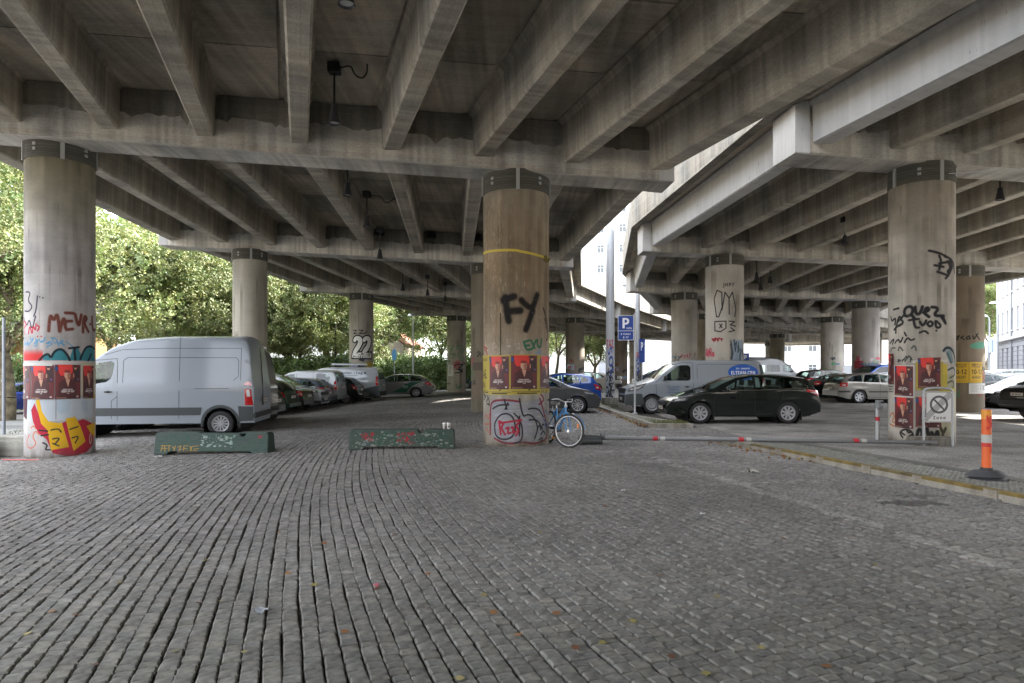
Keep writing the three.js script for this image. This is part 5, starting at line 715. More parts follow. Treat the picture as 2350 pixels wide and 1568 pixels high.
const SALOON = cut(ESTATE, { L: 4.6, H: 1.43, top: [[0, 0.52], [0.05, 0.64], [0.4, 0.75], [1.1, 0.94], [1.6, 1.2], [2.05, 1.38], [2.5, 1.43], [3.0, 1.4], [3.4, 1.3], [3.95, 1.05], [4.1, 1.02], [4.5, 0.98], [4.55, 0.8], [4.6, 0.5]], belt: [[0, 0.62], [1.1, 0.9], [4.5, 0.95], [4.6, 0.6]], side: [[[1.75, 0.95], [1.78, 1.03], [2.1, 1.25], [2.5, 1.34], [2.52, 0.96]], [[2.58, 0.96], [2.58, 1.345], [3.0, 1.32], [3.35, 1.2], [3.5, 1.0]]], chrome: undefined, screen: [1.2, 2.05], back: [3.35, 3.92], tails: [[[4.2, 0.8], [4.22, 0.94], [4.54, 0.93], [4.56, 0.74], [4.4, 0.72]]], rim: { n: 5, sw: 0.04 } });
const SUV = cut(ESTATE, { L: 4.45, W: 1.84, H: 1.65, wr: 0.35, wheels: [0.9, 3.55], sill: 0.24, top: [[0, 0.62], [0.05, 0.8], [0.35, 0.95], [1.05, 1.08], [1.45, 1.3], [1.9, 1.56], [2.3, 1.65], [3.3, 1.64], [3.95, 1.56], [4.05, 1.5], [4.3, 1.12], [4.38, 0.9], [4.45, 0.6]], belt: [[0, 0.78], [0.6, 0.96], [1.1, 1.03], [4.1, 1.13], [4.45, 0.8]], side: [[[1.6, 1.09], [1.65, 1.18], [2.0, 1.42], [2.4, 1.54], [2.42, 1.11]], [[2.48, 1.11], [2.48, 1.545], [3.05, 1.54], [3.15, 1.14]], [[3.22, 1.14], [3.15, 1.53], [3.6, 1.49], [3.88, 1.22]]], chrome: [[[1.5, 1.08], [3.9, 1.15]]], screen: [1.12, 1.92], back: [4.07, 4.32], seams: [[[1.35, 0.35], [1.35, 0.7], [1.5, 1.06]], [[2.45, 1.54], [2.45, 0.35]], [[3.18, 1.12], [3.14, 0.8], [3.05, 0.6]]], heads: [[[0.1, 0.78], [0.16, 0.9], [0.66, 0.95], [0.55, 0.84]]], tails: [[[3.85, 1.0], [3.9, 1.1], [4.3, 1.06], [4.36, 0.9], [4.1, 0.9]]], trims: [[[0, 0.3], [0.0, 0.44], [0.5, 0.46], [0.5, 0.3]], [[1.35, 0.25], [1.35, 0.4], [3.1, 0.4], [3.1, 0.25]], [[4.0, 0.3], [4.0, 0.55], [4.45, 0.55], [4.45, 0.3]]], mirror: [1.58, 1.13], handles: [[2.25, 0.96], [3.0, 1.0]], grille: [0.76, 0.16, 0.7], noseBar: [0.45, 0.2], rearBar: [0.55, 0.2, 1], plateY: [0.5, 0.82], rim: { n: 5, sw: 0.03, pair: 1 } });
const TRAFIC = { L: 5.1, W: 1.92, H: 1.97, sill: 0.26, lift: 1, wr: 0.335, tw: 0.21, wheels: [0.95, 4.05], rr: 0.12, tumble: 0.14, flat: 1, crown: 0.04, nose: 0.2, noseLen: 0.8, tail: 0.03, tailLen: 0.2, gap: 0.06,
  top: [[0, 0.72], [0.05, 0.86], [0.2, 0.98], [0.85, 1.18], [1.0, 1.26], [1.75, 1.82], [2.05, 1.93], [2.5, 1.97], [4.8, 1.965], [4.96, 1.92], [5.02, 1.7], [5.08, 1.0], [5.1, 0.6]],
  belt: [[0, 0.85], [0.8, 1.08], [1.2, 1.12], [5.1, 1.15]],
  side: [[[1.32, 1.2], [1.5, 1.42], [1.85, 1.7], [2.02, 1.76], [2.28, 1.76], [2.36, 1.68], [2.35, 1.26], [2.25, 1.2]]], screen: [1.05, 1.8], seams: [[[1.1, 0.45], [1.1, 0.85], [1.08, 1.14], [1.65, 1.72], [2.02, 1.86], [2.44, 1.86], [2.46, 0.5]], [[2.6, 1.2], [2.6, 1.72], [2.66, 1.8], [4.7, 1.8], [4.78, 1.7], [4.78, 1.35], [4.6, 1.2], [2.72, 1.16], [2.6, 1.2]], [[3.75, 0.5], [3.75, 0.75]], [[2.46, 0.5], [3.6, 0.5]]],
  trims: [[[0, 0.3], [0, 0.68], [0.3, 0.74], [0.58, 0.72], [0.66, 0.45], [0.62, 0.3]], [[1.38, 0.27], [1.36, 0.42], [3.6, 0.42], [3.62, 0.27]], [[4.5, 0.3], [4.46, 0.55], [5.09, 0.62], [5.09, 0.32]], [[4.97, 0.9], [4.86, 1.8], [4.98, 1.75], [5.04, 1.3], [5.07, 0.9]]], trimMat: mTrimG,
  heads: [[[0.06, 0.8], [0.1, 0.9], [0.3, 1.0], [0.76, 1.12], [0.6, 0.94], [0.34, 0.82]]], tails: [[[4.9, 0.8], [4.9, 1.3], [5.04, 1.3], [5.08, 0.8]]], mirror: [1.42, 1.32], handles: [[2.22, 0.98]], grille: [0.82, 0.2, 0.8], noseBar: [0.5, 0.3], rearBar: [0.5, 0.2, 1], plateY: [0.52, 0.95], rim: { steel: 1, n: 0 } };
const TRANSIT = { L: 5.55, W: 2.05, H: 2.76, sill: 0.36, wr: 0.345, tw: 0.22, wheels: [1.0, 4.38], rr: 0.16, tumble: 0.105, flat: 1, crown: 0.06, nose: 0.2, noseLen: 0.9, tail: 0.03, tailLen: 0.25, gap: 0.09,
  top: [[0, 0.8], [0.05, 1.0], [0.3, 1.16], [0.8, 1.34], [1.0, 1.46], [1.65, 2.15], [2.1, 2.48], [2.6, 2.67], [3.2, 2.74], [5.2, 2.76], [5.38, 2.7], [5.46, 2.5], [5.52, 1.6], [5.55, 0.7]],
  belt: [[0, 1.0], [0.9, 1.25], [5.55, 1.32]], soft: 0.1,
  side: [[[1.3, 1.36], [1.45, 1.62], [1.78, 1.98], [2.12, 2.03], [2.2, 1.97], [2.14, 1.58], [2.02, 1.48]]], screen: [1.08, 1.9],
  seams: [[[2.26, 2.1], [2.3, 1.3], [2.28, 0.46]], [[1.1, 0.5], [1.1, 1.2], [1.7, 2.05], [2.26, 2.1]], [[2.3, 1.1], [2.15, 0.98], [2.14, 0.5]], [[3.62, 2.68], [3.64, 1.3], [3.62, 0.48]], [[1.95, 2.2], [2.4, 2.34], [3.2, 2.38], [5.2, 2.39]], [[2.42, 1.42], [2.42, 2.05], [2.52, 2.13], [5.08, 2.13], [5.14, 2.04], [5.14, 1.62], [4.95, 1.46], [4.7, 1.4], [3.7, 1.38]], [[3.7, 1.29], [4.9, 1.3]], [[5.2, 2.39], [5.2, 1.45], [5.32, 1.36]]],
  trims: [[[1.45, 0.58], [1.45, 0.79], [3.92, 0.79], [3.88, 0.58]], [[4.8, 0.4], [4.86, 0.62], [4.82, 0.82], [5.53, 0.8], [5.53, 0.42]], [[0, 0.4], [0, 0.8], [0.55, 0.8], [0.6, 0.42]]], trimMat: mTrimG, heads: [[[0.08, 0.95], [0.2, 1.1], [0.7, 1.28], [0.5, 1.05]]], tails: [[[5.32, 0.84], [5.28, 1.42], [5.4, 1.5], [5.48, 1.44], [5.53, 0.84]]], handles: [[2.08, 1.22]], mirror: [1.35, 1.5], grille: [0.92, 0.22, 0.8], noseBar: [0.6, 0.3], rearBar: [0.56, 0.14, 1], plateY: [0.6, 0.95], rim: { n: 12, sw: 0.014, fl: 1.6, ri: 0.62 } };
for (const k of ['top', 'belt']) TRANSIT[k] = TRANSIT[k].map(([d, y]) => [d > 3 ? d + 0.2 : d, y]);
for (const k of ['seams', 'trims', 'tails']) TRANSIT[k] = TRANSIT[k].map((l) => l.map(([d, y]) => [d > 3 ? d + 0.2 : d, y]));
TRANSIT.L = 5.75; TRANSIT.wheels = [1.0, 4.88]; TRANSIT.trims = [[[1.45, 0.58], [1.45, 0.79], [4.41, 0.79], [4.37, 0.58]], [[5.36, 0.4], [5.38, 0.62], [5.34, 0.82], [5.73, 0.8], [5.73, 0.42]], [[0, 0.4], [0, 0.8], [0.55, 0.8], [0.6, 0.42]]];
const BERLINGO = cut(TRAFIC, { L: 4.4, W: 1.82, H: 1.84, wr: 0.315, wheels: [0.9, 3.6], top: [[0, 0.68], [0.06, 0.85], [0.3, 1.0], [0.85, 1.12], [1.0, 1.18], [1.6, 1.6], [1.9, 1.74], [2.3, 1.82], [4.1, 1.82], [4.24, 1.76], [4.32, 1.5], [4.38, 0.9], [4.4, 0.6]], belt: [[0, 0.8], [0.9, 1.04], [4.4, 1.1]], side: [[[1.35, 1.14], [1.7, 1.52], [1.95, 1.62], [2.2, 1.63], [2.25, 1.16]], [[3.3, 1.2], [3.3, 1.6], [3.4, 1.66], [3.9, 1.62], [3.98, 1.5], [4.0, 1.3], [3.9, 1.2]]], screen: [1.04, 1.66], back: [4.255, 4.34], seams: [[[2.32, 1.7], [2.34, 0.45]], [[3.15, 1.7], [3.15, 0.45]]], trims: [[[3.98, 0.3], [3.98, 0.56], [4.39, 0.58], [4.39, 0.3]], [[0, 0.3], [0, 0.55], [0.45, 0.55], [0.5, 0.3]]], tails: [[[4.22, 0.85], [4.2, 1.25], [4.3, 1.28], [4.37, 0.85]]], handles: [[2.1, 0.95]], mirror: [1.4, 1.22], rearBar: [0.45, 0.2, 0], rim: { n: 6, sw: 0.03 } });
const word2 = (w, h, draw) => ctex(canvas(w, h, draw));
const decal = (t) => M([0.85, 0.85, 0.85], 0.5, { map: t, transparent: true, alphaTest: 0.5 });
{
  const white = Object.assign(paint(0.27, 0.30, 0.335, 0, 0.35), { clearcoatRoughness: 0.14, clearcoat: 0.7 }), white2 = paint(0.32, 0.34, 0.36, 0, 0.3), silver = paint(0.2, 0.205, 0.21, 0.5, 0.35), grey = paint(0.075, 0.08, 0.085, 0.5, 0.34), black = paint(0.008, 0.009, 0.01), greenBlack = paint(0.003, 0.007, 0.006, 0, 0.25), blue = paint(0.02, 0.075, 0.34, 0.1), dblue = paint(0.012, 0.025, 0.14, 0.2), green = paint(0.01, 0.05, 0.035, 0.2), blueGrey = paint(0.06, 0.07, 0.09, 0.4, 0.34), champagne = paint(0.3, 0.28, 0.24, 0.5, 0.35);
  // an axle: put a car by where its nearer flank and one end stand
  const put = (name, S, endX, zNear, a, o) => { const c = Math.cos(a * Math.PI / 180); return car(name, S, { ...o, x: endX + (o.rear ? Math.cos(a * Math.PI / 180) : -Math.cos(a * Math.PI / 180)) * S.L / 2, z: zNear + S.W / 2 + Math.abs(Math.sin(a * Math.PI / 180)) * (S.L - S.W) / 2, a }); };
  // ---- the row on the left, tails towards the lane
  car('van', TRANSIT, { x: -10.0, z: 18.35, a: 188, paint: white, label: 'large white high-roof van with a grey side strip, parked right of the left pillar', category: 'van', handle: mTrim, mirror: mTrim, rimMat: M([0.32, 0.33, 0.34], 0.45, { metalness: 0.3 }), extra: (t, c) => {
    mesh('rear_door_gap', tube([[c.X(5.67), 2.45, 0], [c.X(5.735), 1.6, 0], [c.X(5.76), 0.8, 0]], 0.012, 6), mSeam, t);
    for (const s of [1, -1]) { const h = mesh('door_hinge', [boxG(0.12, 0.09, 0.05, 0, 0, 0, 0.01), boxG(0.05, 0.14, 0.04, -0.06, 0, 0.0, 0.01)], white, t); h.position.set(c.X(5.56), 2.05, s * (c.zside(5.56, 2.05) + 0.02)); }
    for (const s of [1, -1]) mesh('mud_flap', boxG(0.02, 0.34, 0.24, c.X(5.34), 0.38, s * 0.86), mTrim, t);
    for (const s of [1, -1]) { const rows = []; for (let i = 0; i <= 20; i++) { const a = -0.15 + i / 20 * (Math.PI + 0.3), p = (r) => { const d = 4.88 - Math.cos(a) * r, y = 0.345 + Math.sin(a) * r; return [c.X(d), y, s * (c.zside(d, Math.max(y, 0.36)) + 0.012)]; }; rows.push([p(0.435), p(0.51)]); } mesh('arch_trim', gridGeo(rows, s > 0), mTrimG, t); }
  } });
  put('van', cut(TRANSIT, { L: 5.4, W: 1.95, H: 2.5, top: [[0, 0.8], [0.05, 1.0], [0.3, 1.16], [0.8, 1.34], [1.0, 1.46], [1.6, 2.05], [2.0, 2.3], [2.5, 2.45], [5.1, 2.5], [5.25, 2.44], [5.32, 2.2], [5.38, 1.4], [5.4, 0.7]], wheels: [1.0, 4.2], tails: [[[5.22, 0.8], [5.2, 1.7], [5.32, 1.66], [5.38, 0.8]]], seams: [], trims: [[[4.7, 0.4], [4.7, 0.7], [5.38, 0.75], [5.38, 0.42]]] }), -7.8, 19.85, 180, { rear: 1, paint: paint(0.16, 0.155, 0.14, 0.3), label: 'silver grey van behind the large white van, only its rear doors showing', category: 'van', extra: (t, c) => mesh('beacon', [boxG(0.3, 0.09, 0.7, c.X(5.1), 2.53, 0, 0.03)], mClear, t) });
  put('car', cut(HATCH, { W: 1.65 }), -8.14, 21.95, 180, { rear: 1, paint: grey, label: 'small grey car squeezed between the silver van and the dark green car', group: undefined });
  put('car', cut(HATCH, { L: 4.1, W: 1.65, H: 1.44 }), -8.8, 25.75, 180, { rear: 1, paint: green, label: 'dark green hatchback with long red tail light in the left row' });
  put('car', cut(SALOON, { W: 1.65 }), -8.8, 27.5, 180, { rear: 1, paint: black, label: 'black saloon with a lowered boot beside the dark green hatchback' });
  put('car', cut(SUV, { L: 4.3, W: 1.7, H: 1.6, nose: 0.2 }), -8.6, 29.25, 0, { paint: white2, label: 'white people carrier parked nose outwards in the left row, black lower bumper', handle: undefined });
  put('car', cut(ESTATE, { L: 4.7, W: 1.66, H: 1.56, rails: [2.2, 4.0], rearBar: [0.52, 0.2, 0] }), -8.75, 31.05, 180, { rear: 1, paint: blueGrey, label: 'blue grey estate car with roof rails and red lights in the left row', rail: mBlack });
  put('van', BERLINGO, -8.75, 32.8, 180, { rear: 1, paint: white2, label: 'small white van with a rear side window beside the blue grey estate', category: 'van', decals: [[[[3.45, 0.86], [3.45, 1.1], [3.85, 1.1], [3.85, 0.86]], decal(word2(128, 64, (g) => { g.fillStyle = '#2a2f6a'; g.font = 'bold 40px sans-serif'; g.fillText('3', 10, 44); })), 'lettering']] });
  const exaT = word2(512, 128, (g) => { g.strokeStyle = '#b9bcc0'; g.lineWidth = 5; g.font = 'bold 120px sans-serif'; g.save(); g.scale(1.5, 1); g.strokeText('EXA', 20, 108); g.restore(); });
  put('car', cut(HATCH, { L: 4.25, W: 1.66, H: 1.5, rearBar: [0.5, 0.2, 1] }), -7.9, 34.65, 180, { rear: 1, paint: black, label: 'black hatchback with outlined EXA lettering on its flank', decals: [[[[2.3, 0.62], [2.3, 0.98], [3.75, 0.98], [3.75, 0.62]], decal(exaT), 'lettering']] });
  const bfT = word2(1024, 256, (g) => { g.fillStyle = '#06304f'; g.font = 'bold 124px sans-serif'; g.save(); g.translate(14, 130); g.fillText('Bøttcher', 0, 0); g.fillText('Fog', 640, 0); g.restore(); for (const y of [50, 80, 110]) { g.beginPath(); g.arc(608, y, 10, 0, 7); g.fill(); } g.beginPath(); g.arc(940, 92, 34, 0, 7); g.fill(); g.strokeStyle = '#14496e'; g.lineWidth = 10; g.beginPath(); g.arc(34, 30, 22, 2.4, 5.5); g.stroke(); for (let i = 0; i < 26; i++) g.fillRect(250 + i * 18, 170, 12, 16); });
  put('van', cut(TRAFIC, { L: 5.4, wheels: [0.95, 4.2], H: 2.0, seams: [], trims: [[[3.9, 0.27], [3.7, 0.5], [4.9, 0.85], [5.38, 0.95], [5.38, 0.32]]], tails: [[[5.2, 0.95], [5.2, 1.45], [5.3, 1.45], [5.36, 0.95]]], top: [[0, 0.72], [0.05, 0.86], [0.2, 0.98], [0.85, 1.18], [1.0, 1.26], [1.75, 1.82], [2.05, 1.93], [2.5, 2.0], [5.1, 2.0], [5.25, 1.93], [5.32, 1.7], [5.38, 1.0], [5.4, 0.6]], back: [5.27, 5.35] }), -7.4, 36.4, 180, { rear: 1, paint: white2, label: 'white van lettered Bøttcher Fog in the far left row, pipe on its roof', category: 'van', decals: [[[[2.9, 1.38], [2.9, 1.78], [4.75, 1.78], [4.75, 1.38]], decal(bfT), 'lettering']], extra: (t, c) => { mesh('roof_tube', rodG([c.X(2.6), 2.12, -0.4], [c.X(4.6), 2.1, -0.4], 0.07), mGalv, t); mesh('roof_bar', [boxG(0.05, 0.1, 1.5, c.X(2.9), 2.02, 0), boxG(0.05, 0.1, 1.5, c.X(4.2), 2.02, 0)], mTrim, t); mesh('tow_bar', boxG(0.3, 0.08, 0.1, c.X(5.5), 0.42, 0), mTrim, t); } });
  const gT = word2(1024, 384, (g, W, h) => { g.fillStyle = '#0f5a48'; g.beginPath(); g.moveTo(120, h); g.quadraticCurveTo(420, 260, 520, 60); g.quadraticCurveTo(600, 0, 760, 0); g.lineTo(1024, 0); g.lineTo(1024, 40); g.quadraticCurveTo(700, 120, 620, h); g.fill(); g.strokeStyle = '#c4c8c6'; g.lineWidth = 22; for (const k of [0, 90, 190]) { g.beginPath(); g.moveTo(560 + k, h); g.quadraticCurveTo(620 + k, 150, 1000, 30 + k * 0.6); g.stroke(); } g.fillStyle = '#d5dad8'; for (let i = 0; i < 3; i++) for (let j = 0; j < 7; j++) g.fillRect(430 + j * 20 + i * 6, 150 + i * 34, 14, 16); });
  put('car', cut(ESTATE, { L: 4.8, H: 1.5, wheels: [0.95, 3.75], rails: [2.2, 4.0], top: [[0, 0.54], [0.05, 0.68], [0.3, 0.78], [0.8, 0.9], [1.12, 0.97], [1.6, 1.2], [2.1, 1.42], [2.6, 1.5], [3.3, 1.48], [4.0, 1.4], [4.3, 1.25], [4.62, 1.0], [4.72, 0.82], [4.77, 0.7], [4.8, 0.55]], belt: [[0, 0.64], [0.5, 0.8], [1.1, 0.93], [1.6, 0.955], [4.1, 1.0], [4.6, 0.95], [4.8, 0.7]], tails: [[[4.3, 0.9], [4.32, 0.98], [4.6, 0.96], [4.74, 0.8], [4.5, 0.76]]], back: [4.33, 4.6], side: [[[1.65, 0.985], [1.7, 1.06], [2.1, 1.3], [2.52, 1.41], [2.54, 1.0]], [[2.6, 1.0], [2.6, 1.41], [3.2, 1.4], [3.36, 1.02]], [[3.42, 1.03], [3.35, 1.38], [3.7, 1.34], [4.1, 1.15], [4.1, 1.05]]], chrome: undefined, seams: [[[2.57, 1.4], [2.57, 0.3]], [[3.38, 1.02], [3.4, 0.75]]], rim: { n: 9, sw: 0.016 } }), -4.95, 40.8, 180, { rear: 1, paint: silver, label: 'silver estate car with green wave livery crossing behind the left row', decals: [[[[1.9, 0.33], [1.9, 1.0], [3.5, 1.02], [4.3, 1.0], [4.3, 0.62], [3.4, 0.68], [3.2, 0.33]], decal(gT), 'livery']], extra: (t, c) => mesh('parking_claw', boxG(0.3, 0.16, 0.16, c.X(0.1), 0.14, 1.0, 0.03), M([0.5, 0.35, 0.02], 0.5), t) });
  car('car', cut(HATCH, { L: 4.1 }), { x: -23.9, z: 31.2, a: 236, paint: dblue, label: 'dark blue car on the street at the far left edge behind the steel post', mirror: dblue });
  put('car', cut(HATCH, {}), -3.2, 58, 0, { paint: blue, label: 'bright blue car end peeping out left of the dark tagged pillar' });
  // ---- middle
  put('car', cut(HATCH, { L: 4.05, H: 1.46, rim: { n: 10, sw: 0.014, fl: 1.2 } }), 3.22, 23.75, 0, { paint: grey, label: 'dark grey hatchback behind the blue bicycle, bright hood and ten-spoke wheels', mirror: grey });
  put('car', cut(HATCH, { L: 3.95, H: 1.5 }), 3.72, 27.1, 180, { rear: 1, paint: blue, label: 'blue hatchback behind the dark grey one, red tail light facing right' });
  put('car', cut(ESTATE, {}), 7.0, 46, 180, { rear: 1, paint: champagne, label: 'pale bronze saloon far back left of the first lamp column', group: undefined });
  // ---- right
  const el = word2(1024, 512, (g, W, h) => { g.fillStyle = '#1559b8'; g.beginPath(); g.ellipse(W / 2, h / 2, W / 2 - 4, h / 2 - 4, 0, 0, 7); g.fill(); g.fillStyle = '#eef2f8'; g.textAlign = 'center'; g.font = 'bold 70px sans-serif'; g.fillText('TLF : 24448197', W / 2, 165); g.font = 'bold 150px sans-serif'; g.save(); g.translate(W / 2, 330); g.scale(0.92, 1.05); g.fillText('ELTEAM-CPH', 0, 0); g.restore(); });
  const el2 = word2(512, 256, (g, W) => { g.fillStyle = '#3f5f93'; g.textAlign = 'center'; g.font = 'bold 62px sans-serif'; g.fillText('TLF : 24448197', W / 2, 62); g.fillText('ELTEAM-CPH', W / 2, 144); g.font = 'bold 54px sans-serif'; g.fillText('CVR NR: 38540477', W / 2, 224); });
  put('van', TRAFIC, 4.15, 23.75, 180, { paint: white, label: 'white panel van with a blue oval ELTEAM-CPH sign behind the dark green estate', category: 'van', handle: mTrim, mirror: mTrim, rimMat: M([0.32, 0.33, 0.34], 0.5, { metalness: 0.4 }), decals: [[[[3.72, 1.22], [3.72, 1.8], [4.82, 1.8], [4.82, 1.22]], decal(el), 'lettering'], [[[1.46, 0.72], [1.46, 1.02], [2.0, 1.02], [2.0, 0.72]], decal(el2), 'lettering']] });
  put('car', ESTATE, 4.62, 19.3, 180, { paint: greenBlack, label: 'very dark green estate car side-on in front of the white ELTEAM-CPH van', mirror: greenBlack, rimMat: M([0.36, 0.37, 0.4], 0.4, { metalness: 0.4 }), extra: (t, c) => { for (const s of [1, -1]) mesh('mud_flap', [boxG(0.02, 0.2, 0.18, c.X(1.36), 0.2, s * 0.75), boxG(0.02, 0.22, 0.18, c.X(3.96), 0.22, s * 0.75)], mTrim, t); mesh('wiper_arm', [rodG([c.X(1.05), 1.0, 0.1], [c.X(1.12), 1.0, 0.6], 0.012), rodG([c.X(1.05), 1.0, -0.5], [c.X(1.12), 1.0, 0.05], 0.012)], mBlack, t); mesh('fog_lamp_blade', [1, -1].map((s) => panelGeo(c, [[0.3, 0.42], [0.46, 0.33], [0.58, 0.3], [0.42, 0.36]], 0.01, s)), mChrome, t); } });
  put('car', cut(ESTATE, { L: 4.57, H: 1.42, chrome: undefined, rim: { n: 6, sw: 0.04 }, trims: [[[1.35, 0.52], [1.35, 0.58], [3.1, 0.58], [3.1, 0.52]], [[4.0, 0.52], [4.0, 0.6], [4.54, 0.6], [4.54, 0.52]]], tails: [[[4.15, 0.8], [4.12, 0.98], [4.44, 0.99], [4.5, 0.8]]] }), 15.6, 31.2, 0, { rear: 1, paint: paint(0.25, 0.24, 0.22, 0.4), label: 'silver old estate car side-on behind the short steel post, tail to the left' });
  put('car', cut(HATCH, { L: 3.9, W: 1.62 }), 16.75, 33.1, 180, { paint: paint(0.2, 0.22, 0.25, 0.4), label: 'silver small car nose to the left behind the old silver estate', group: undefined });
  put('car', cut(SALOON, {}), 17.3, 37.4, 0, { rear: 1, paint: black, label: 'black saloon with red tail lights right of the dark green estate' });
  put('car', cut(SUV, { L: 4.5 }), 18.7, 42, 0, { rear: 1, paint: paint(0.05, 0.05, 0.05, 0.4), label: 'dark grey high wagon with a chrome window line behind the black saloon' });
  const ldT = word2(512, 256, (g) => { g.fillStyle = '#26305a'; g.font = 'bold 130px sans-serif'; g.fillText('S L', 0, 190); g.fillText('D', 380, 190); g.fillStyle = '#b01c2e'; g.fillRect(215, 60, 150, 160); g.fillStyle = '#f4f0f0'; g.font = 'bold 140px sans-serif'; g.fillText('&', 235, 190); });
  put('van', cut(TRAFIC, { L: 5.4, seams: [] }), 21.6, 47.5, 180, { paint: white2, label: 'white van with a red ampersand sign left of the blue van', category: 'van', decals: [[[[2.6, 1.0], [2.6, 1.55], [4.5, 1.55], [4.5, 1.0]], decal(ldT), 'lettering']] });
  put('van', cut(TRANSIT, { L: 5.5, H: 2.6, side: [[[1.3, 1.36], [1.45, 1.62], [1.78, 1.98], [2.12, 2.03], [2.14, 1.5]], [[2.4, 1.45], [2.4, 2.05], [3.5, 2.05], [3.5, 1.45]], [[3.65, 1.45], [3.65, 2.05], [5.1, 2.05], [5.1, 1.45]]], seams: [], trims: [] }), 25.6, 56.5, 0, { paint: white2, label: 'white minibus with dark windows far back behind the dark wagon', category: 'minibus' });
  const harT = word2(256, 64, (g) => { g.fillStyle = '#e8b81a'; g.font = 'bold 60px sans-serif'; g.fillText('HARE', 4, 54); });
  put('van', cut(TRAFIC, { seams: [], H: 1.95 }), 17.75, 34.78, 180, { paint: blue, label: 'bright blue van with yellow lettering left of the right pillar', category: 'van', decals: [[[[2.15, 1.2], [2.15, 1.48], [3.3, 1.48], [3.3, 1.2]], decal(harT), 'lettering']] });
  put('car', cut(HATCH, { L: 4.2 }), 19.7, 30.8, 180, { paint: paint(0.06, 0.065, 0.06, 0.3), label: 'dark car nose half hidden behind the left edge of the right pillar' });
  put('car', cut(SUV, { L: 4.7, H: 1.52, rim: { n: 10, sw: 0.013, fl: 1.3 }, wr: 0.36, trims: [], chrome: undefined, top: [[0, 0.62], [0.05, 0.78], [0.35, 0.9], [1.15, 1.02], [1.6, 1.24], [2.05, 1.44], [2.5, 1.52], [3.2, 1.48], [3.9, 1.3], [4.3, 1.12], [4.6, 1.0], [4.66, 0.8], [4.7, 0.55]], side: [[[1.8, 1.06], [2.1, 1.3], [2.5, 1.42], [2.52, 1.08]], [[2.58, 1.08], [2.58, 1.42], [3.1, 1.38], [3.5, 1.2], [3.5, 1.1]]], back: [3.9, 4.3], tails: [[[4.2, 0.84], [4.25, 0.96], [4.6, 0.94], [4.66, 0.8], [4.4, 0.8]]], belt: [[0, 0.76], [1.1, 0.98], [4.3, 1.02], [4.7, 0.8]] }), 15.95, 19.7, 0, { rear: 1, paint: black, label: 'black coupe-like car cut by the right edge behind the orange bollard' });
  put('car', cut(SALOON, {}), 19.6, 26.6, 180, { paint: black, label: 'black car seen between the second row pillar and the black coupe', group: undefined });
  put('car', cut(SUV, { H: 1.6 }), 25.2, 34.5, 0, { rear: 1, paint: paint(0.2, 0.2, 0.21), label: 'white car in the background right of the August posters' });
  put('car', cut(ESTATE, { chrome: undefined }), 23.2, 31, 0, { rear: 1, paint: paint(0.13, 0.135, 0.14, 0.3), label: 'silver car with a red tail light in front of the white background car' });
  put('car', cut(HATCH, {}), 26.8, 31, 180, { paint: paint(0.14, 0.145, 0.15, 0.3), label: 'pale car at the right edge before the grey building' });
  put('car', cut(SUV, {}), 12.4, 66, 180, { paint: paint(0.1, 0.14, 0.25, 0.3), label: 'blue grey car far back left of the white van windscreen', group: undefined });
  put('car', cut(HATCH, {}), 15.6, 72, 180, { paint: white2, label: 'white car farthest back in the gap under the left road', group: undefined });
}
